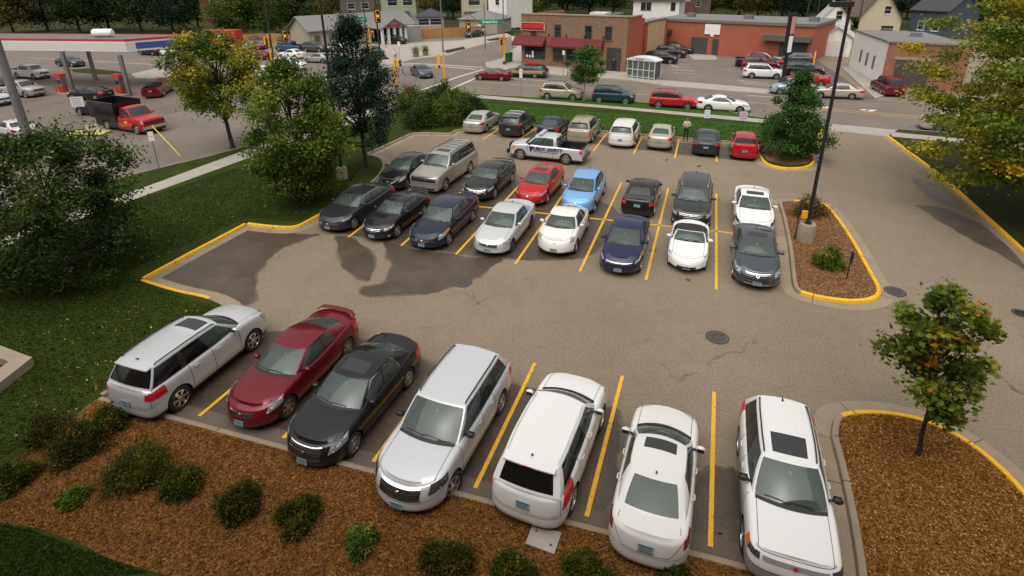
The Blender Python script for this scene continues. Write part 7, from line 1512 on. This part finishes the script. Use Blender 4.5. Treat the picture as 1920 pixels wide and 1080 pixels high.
# ================================================================= people
SKIN = mat('skin', (.42, .24, .17), .6, var=.05); HAIRR = mat('auburn_hair', (.20, .07, .025), .8, var=.2, vs=20); HAIRG = mat('grey_hair', (.25, .24, .22), .8, var=.2, vs=20); HAIRK = mat('dark_hair', (.02, .015, .012), .8, var=.2)
def person(label, px, rz, joints, edges, mats_z, hair, group=None, z=.0, scale=1.0, off=(0, 0)):
    """one skinned, subdivided body; joints: name -> (x, y, z, r)"""
    g = G(*px); t = thing('person', label, 'person', (g.x, g.y, z), radians(rz), group)
    names = list(joints); me = bpy.data.meshes.new('body_tmp'); me.from_pydata([joints[n][:3] for n in names], [(names.index(a), names.index(b)) for a, b in edges], [])
    o = bpy.data.objects.new('body_tmp', me); COL.objects.link(o); sk = o.modifiers.new('s', 'SKIN'); sk.use_smooth_shade = True; sb = o.modifiers.new('d', 'SUBSURF'); sb.levels = 1
    for i, n in enumerate(names): r = joints[n][3]; r = r if isinstance(r, tuple) else (r, r); me.skin_vertices[0].data[i].radius = r
    me.skin_vertices[0].data[names.index('pelvis')].use_root = True
    dg = bpy.context.evaluated_depsgraph_get(); m2 = bpy.data.meshes.new_from_object(o.evaluated_get(dg)); bpy.data.objects.remove(o)
    m2.name = 'body'; m2.materials.clear(); ml = [m for m, f in mats_z]
    for m in ml: m2.materials.append(m)
    for p in m2.polygons:
        p.use_smooth = True; c = p.center
        for i, (m, f) in enumerate(mats_z):
            if f(c): p.material_index = i; break
    link('body', m2, t); h = joints['head']; hb = MB(); hb.ball((h[0] - .012, h[1], h[2] + .035), .112, 0, 12, 8, (1, .88, 1.05)); ob = hb.build('hair', hair, t, 60)
    me3 = ob.data; bm = bmesh.new(); bm.from_mesh(me3); bmesh.ops.delete(bm, geom=[f for f in bm.faces if (f.calc_center_median().x > h[0] + .05 and f.calc_center_median().z < h[2] + .08) or f.calc_center_median().z < h[2] - .06], context='FACES'); bm.to_mesh(me3); bm.free()
    fc = MB(); 
    for sg in (1, -1): fc.ball((h[0] + .088, h[1] + sg * .034, h[2] + .01), .012, 0, 6, 4); 
    fc.build('eyes', BLK, t, 60); MB().add([(h[0] + .095, h[1] - .012, h[2] - .03), (h[0] + .095, h[1] + .012, h[2] - .03), (h[0] + .122, h[1], h[2] - .022), (h[0] + .095, h[1], h[2] + .015)], [(0, 1, 2), (0, 2, 3), (1, 3, 2)]).build('nose', SKIN, t, 60); MB().box(h[0] + .090, h[1] - .022, h[2] - .062, h[0] + .096, h[1] + .022, h[2] - .052).build('mouth', mat('lips', (.30, .12, .09), .6, var=0), t, 0)
    return t
E_ = [('pelvis', 'belly'), ('belly', 'chest'), ('chest', 'neck'), ('neck', 'head'), ('head', 'crownp')]
for s_ in 'lr':
    E_ += [('chest', 'sh' + s_), ('sh' + s_, 'el' + s_), ('el' + s_, 'wr' + s_), ('wr' + s_, 'ha' + s_), ('pelvis', 'hip' + s_), ('hip' + s_, 'kn' + s_), ('kn' + s_, 'an' + s_), ('an' + s_, 'to' + s_)]
    for k in range(4): E_ += [('ha' + s_, 'f%d%s' % (k, s_))]
    E_ += [('wr' + s_, 'th' + s_)]
def pose(arms, legs, up=0):
    J = dict(pelvis=(0, 0, .96, (.15, .11)), belly=(0, 0, 1.12, (.145, .10)), chest=(.0, 0, 1.34, (.17, .115)), neck=(.01, 0, 1.52, .055), head=(.03, 0, 1.64, (.082, .095)), crownp=(.025, 0, 1.71, (.062, .075)))
    for s_, sg in (('l', 1), ('r', -1)):
        el, wr, ha = arms[s_]; kn, an, to = legs[s_]
        J['sh' + s_] = (0, sg * .19, 1.42, .065); J['el' + s_] = el + (.045,); J['wr' + s_] = wr + (.032,); J['ha' + s_] = ha + (.032,)
        d = Vector(ha) - Vector(wr); d.normalize(); q = d.cross(Vector((0, 0, 1))) if abs(d.z) < .8 else Vector((1, 0, 0)); q.normalize(); hv = Vector(ha)
        for k in range(4): e = hv + d * (.065, .078, .072, .055)[k] + q * (k - 1.5) * .019; J['f%d%s' % (k, s_)] = (e.x, e.y, e.z, .009)
        e = Vector(wr) + d * .05 + q * -.05; J['th' + s_] = (e.x, e.y, e.z, .011)
        J['hip' + s_] = (0, sg * .095, .90, .085); J['kn' + s_] = kn + (.058,); J['an' + s_] = an + (.042,); J['to' + s_] = to + (.038,)
    return J
stand = {'l': ((.02, .11, .50), (0, .12, .08), (.17, .14, .04)), 'r': ((.02, -.11, .50), (0, -.13, .08), (.17, -.15, .04))}
shoe = lambda m: (m, lambda c: c.z < .10)
person('guard in a pale shirt and black trousers standing with folded arms in the top row', (1285, 264), -105, pose({'l': ((.06, .27, 1.17), (.22, .05, 1.20), (.23, -.05, 1.22)), 'r': ((.06, -.27, 1.17), (.24, -.06, 1.15), (.25, .04, 1.14))}, stand), E_,
       [(BLK, lambda c: c.z < .10), (mat('black_trousers', (.012, .012, .014), .8, var=.15), lambda c: c.z < 1.02), (SKIN, lambda c: c.z > 1.50 or (c.x > .17 and abs(c.y) < .17 and 1.0 < c.z < 1.3)), (mat('guard_shirt', (.50, .45, .40), .8, var=.06), lambda c: True)], HAIRR)
walk = {'l': ((.14, .10, .52), (.20, .10, .09), (.36, .10, .05)), 'r': ((.02, -.10, .50), (-.22, -.10, .12), (-.08, -.10, .05))}
person('man in a white shirt and khaki trousers walking on the far corner', (742, 115), -60, pose({'l': ((-.08, .26, 1.16), (.0, .27, .93), (.03, .27, .84)), 'r': ((.06, -.26, 1.16), (.20, -.26, .98), (.26, -.26, .90))}, walk), E_,
       [(DGR, lambda c: c.z < .10), (mat('khaki_trousers', (.22, .16, .10), .8, var=.1), lambda c: c.z < 1.0), (SKIN, lambda c: c.z > 1.50 or (abs(c.y) > .22 and c.z < 1.12)), (mat('white_shirt', (.62, .62, .62), .8, var=.04), lambda c: True)], HAIRG)
person('person in dark clothes standing in the doorway of the brick restaurant', (1150, 136), -80, pose({'l': ((.02, .27, 1.17), (.16, .20, 1.05), (.20, .14, 1.08)), 'r': ((.0, -.27, 1.15), (.06, -.27, .92), (.08, -.27, .83))}, stand), E_,
       [(WHT, lambda c: c.z < .10), (mat('dark_trousers', (.02, .02, .022), .8, var=.1), lambda c: c.z < 1.0), (SKIN, lambda c: c.z > 1.50 or (abs(c.y) > .24 and c.z < .98)), (mat('dark_jacket', (.03, .03, .035), .8, var=.1), lambda c: True)], HAIRK, z=.1)

# unseen block behind and below the camera, added to shade the near bed
b = thing('office_building', 'brick office building from whose upper window the view is taken', 'building', (-8, -1.2, 0))
MB().box(-42, -14, 0, 26, 0, 17).build('wall', BR2, b, 0); MB().box(-42.3, -14.3, 17.002, 26.3, .3, 17.5).build('roof', FLATR, b, 0)
for i in range(16):
    for j in range(5):
        o = MB().box(-40 + i * 4.1, .003, 1.2 + j * 3.2, -38 + i * 4.1, .06, 2.9 + j * 3.2).build('window', TRIMW, b, 0); MB().box(-39.9 + i * 4.1, .061, 1.3 + j * 3.2, -38.1 + i * 4.1, .065, 2.8 + j * 3.2).build('pane', GLD, o, 0)
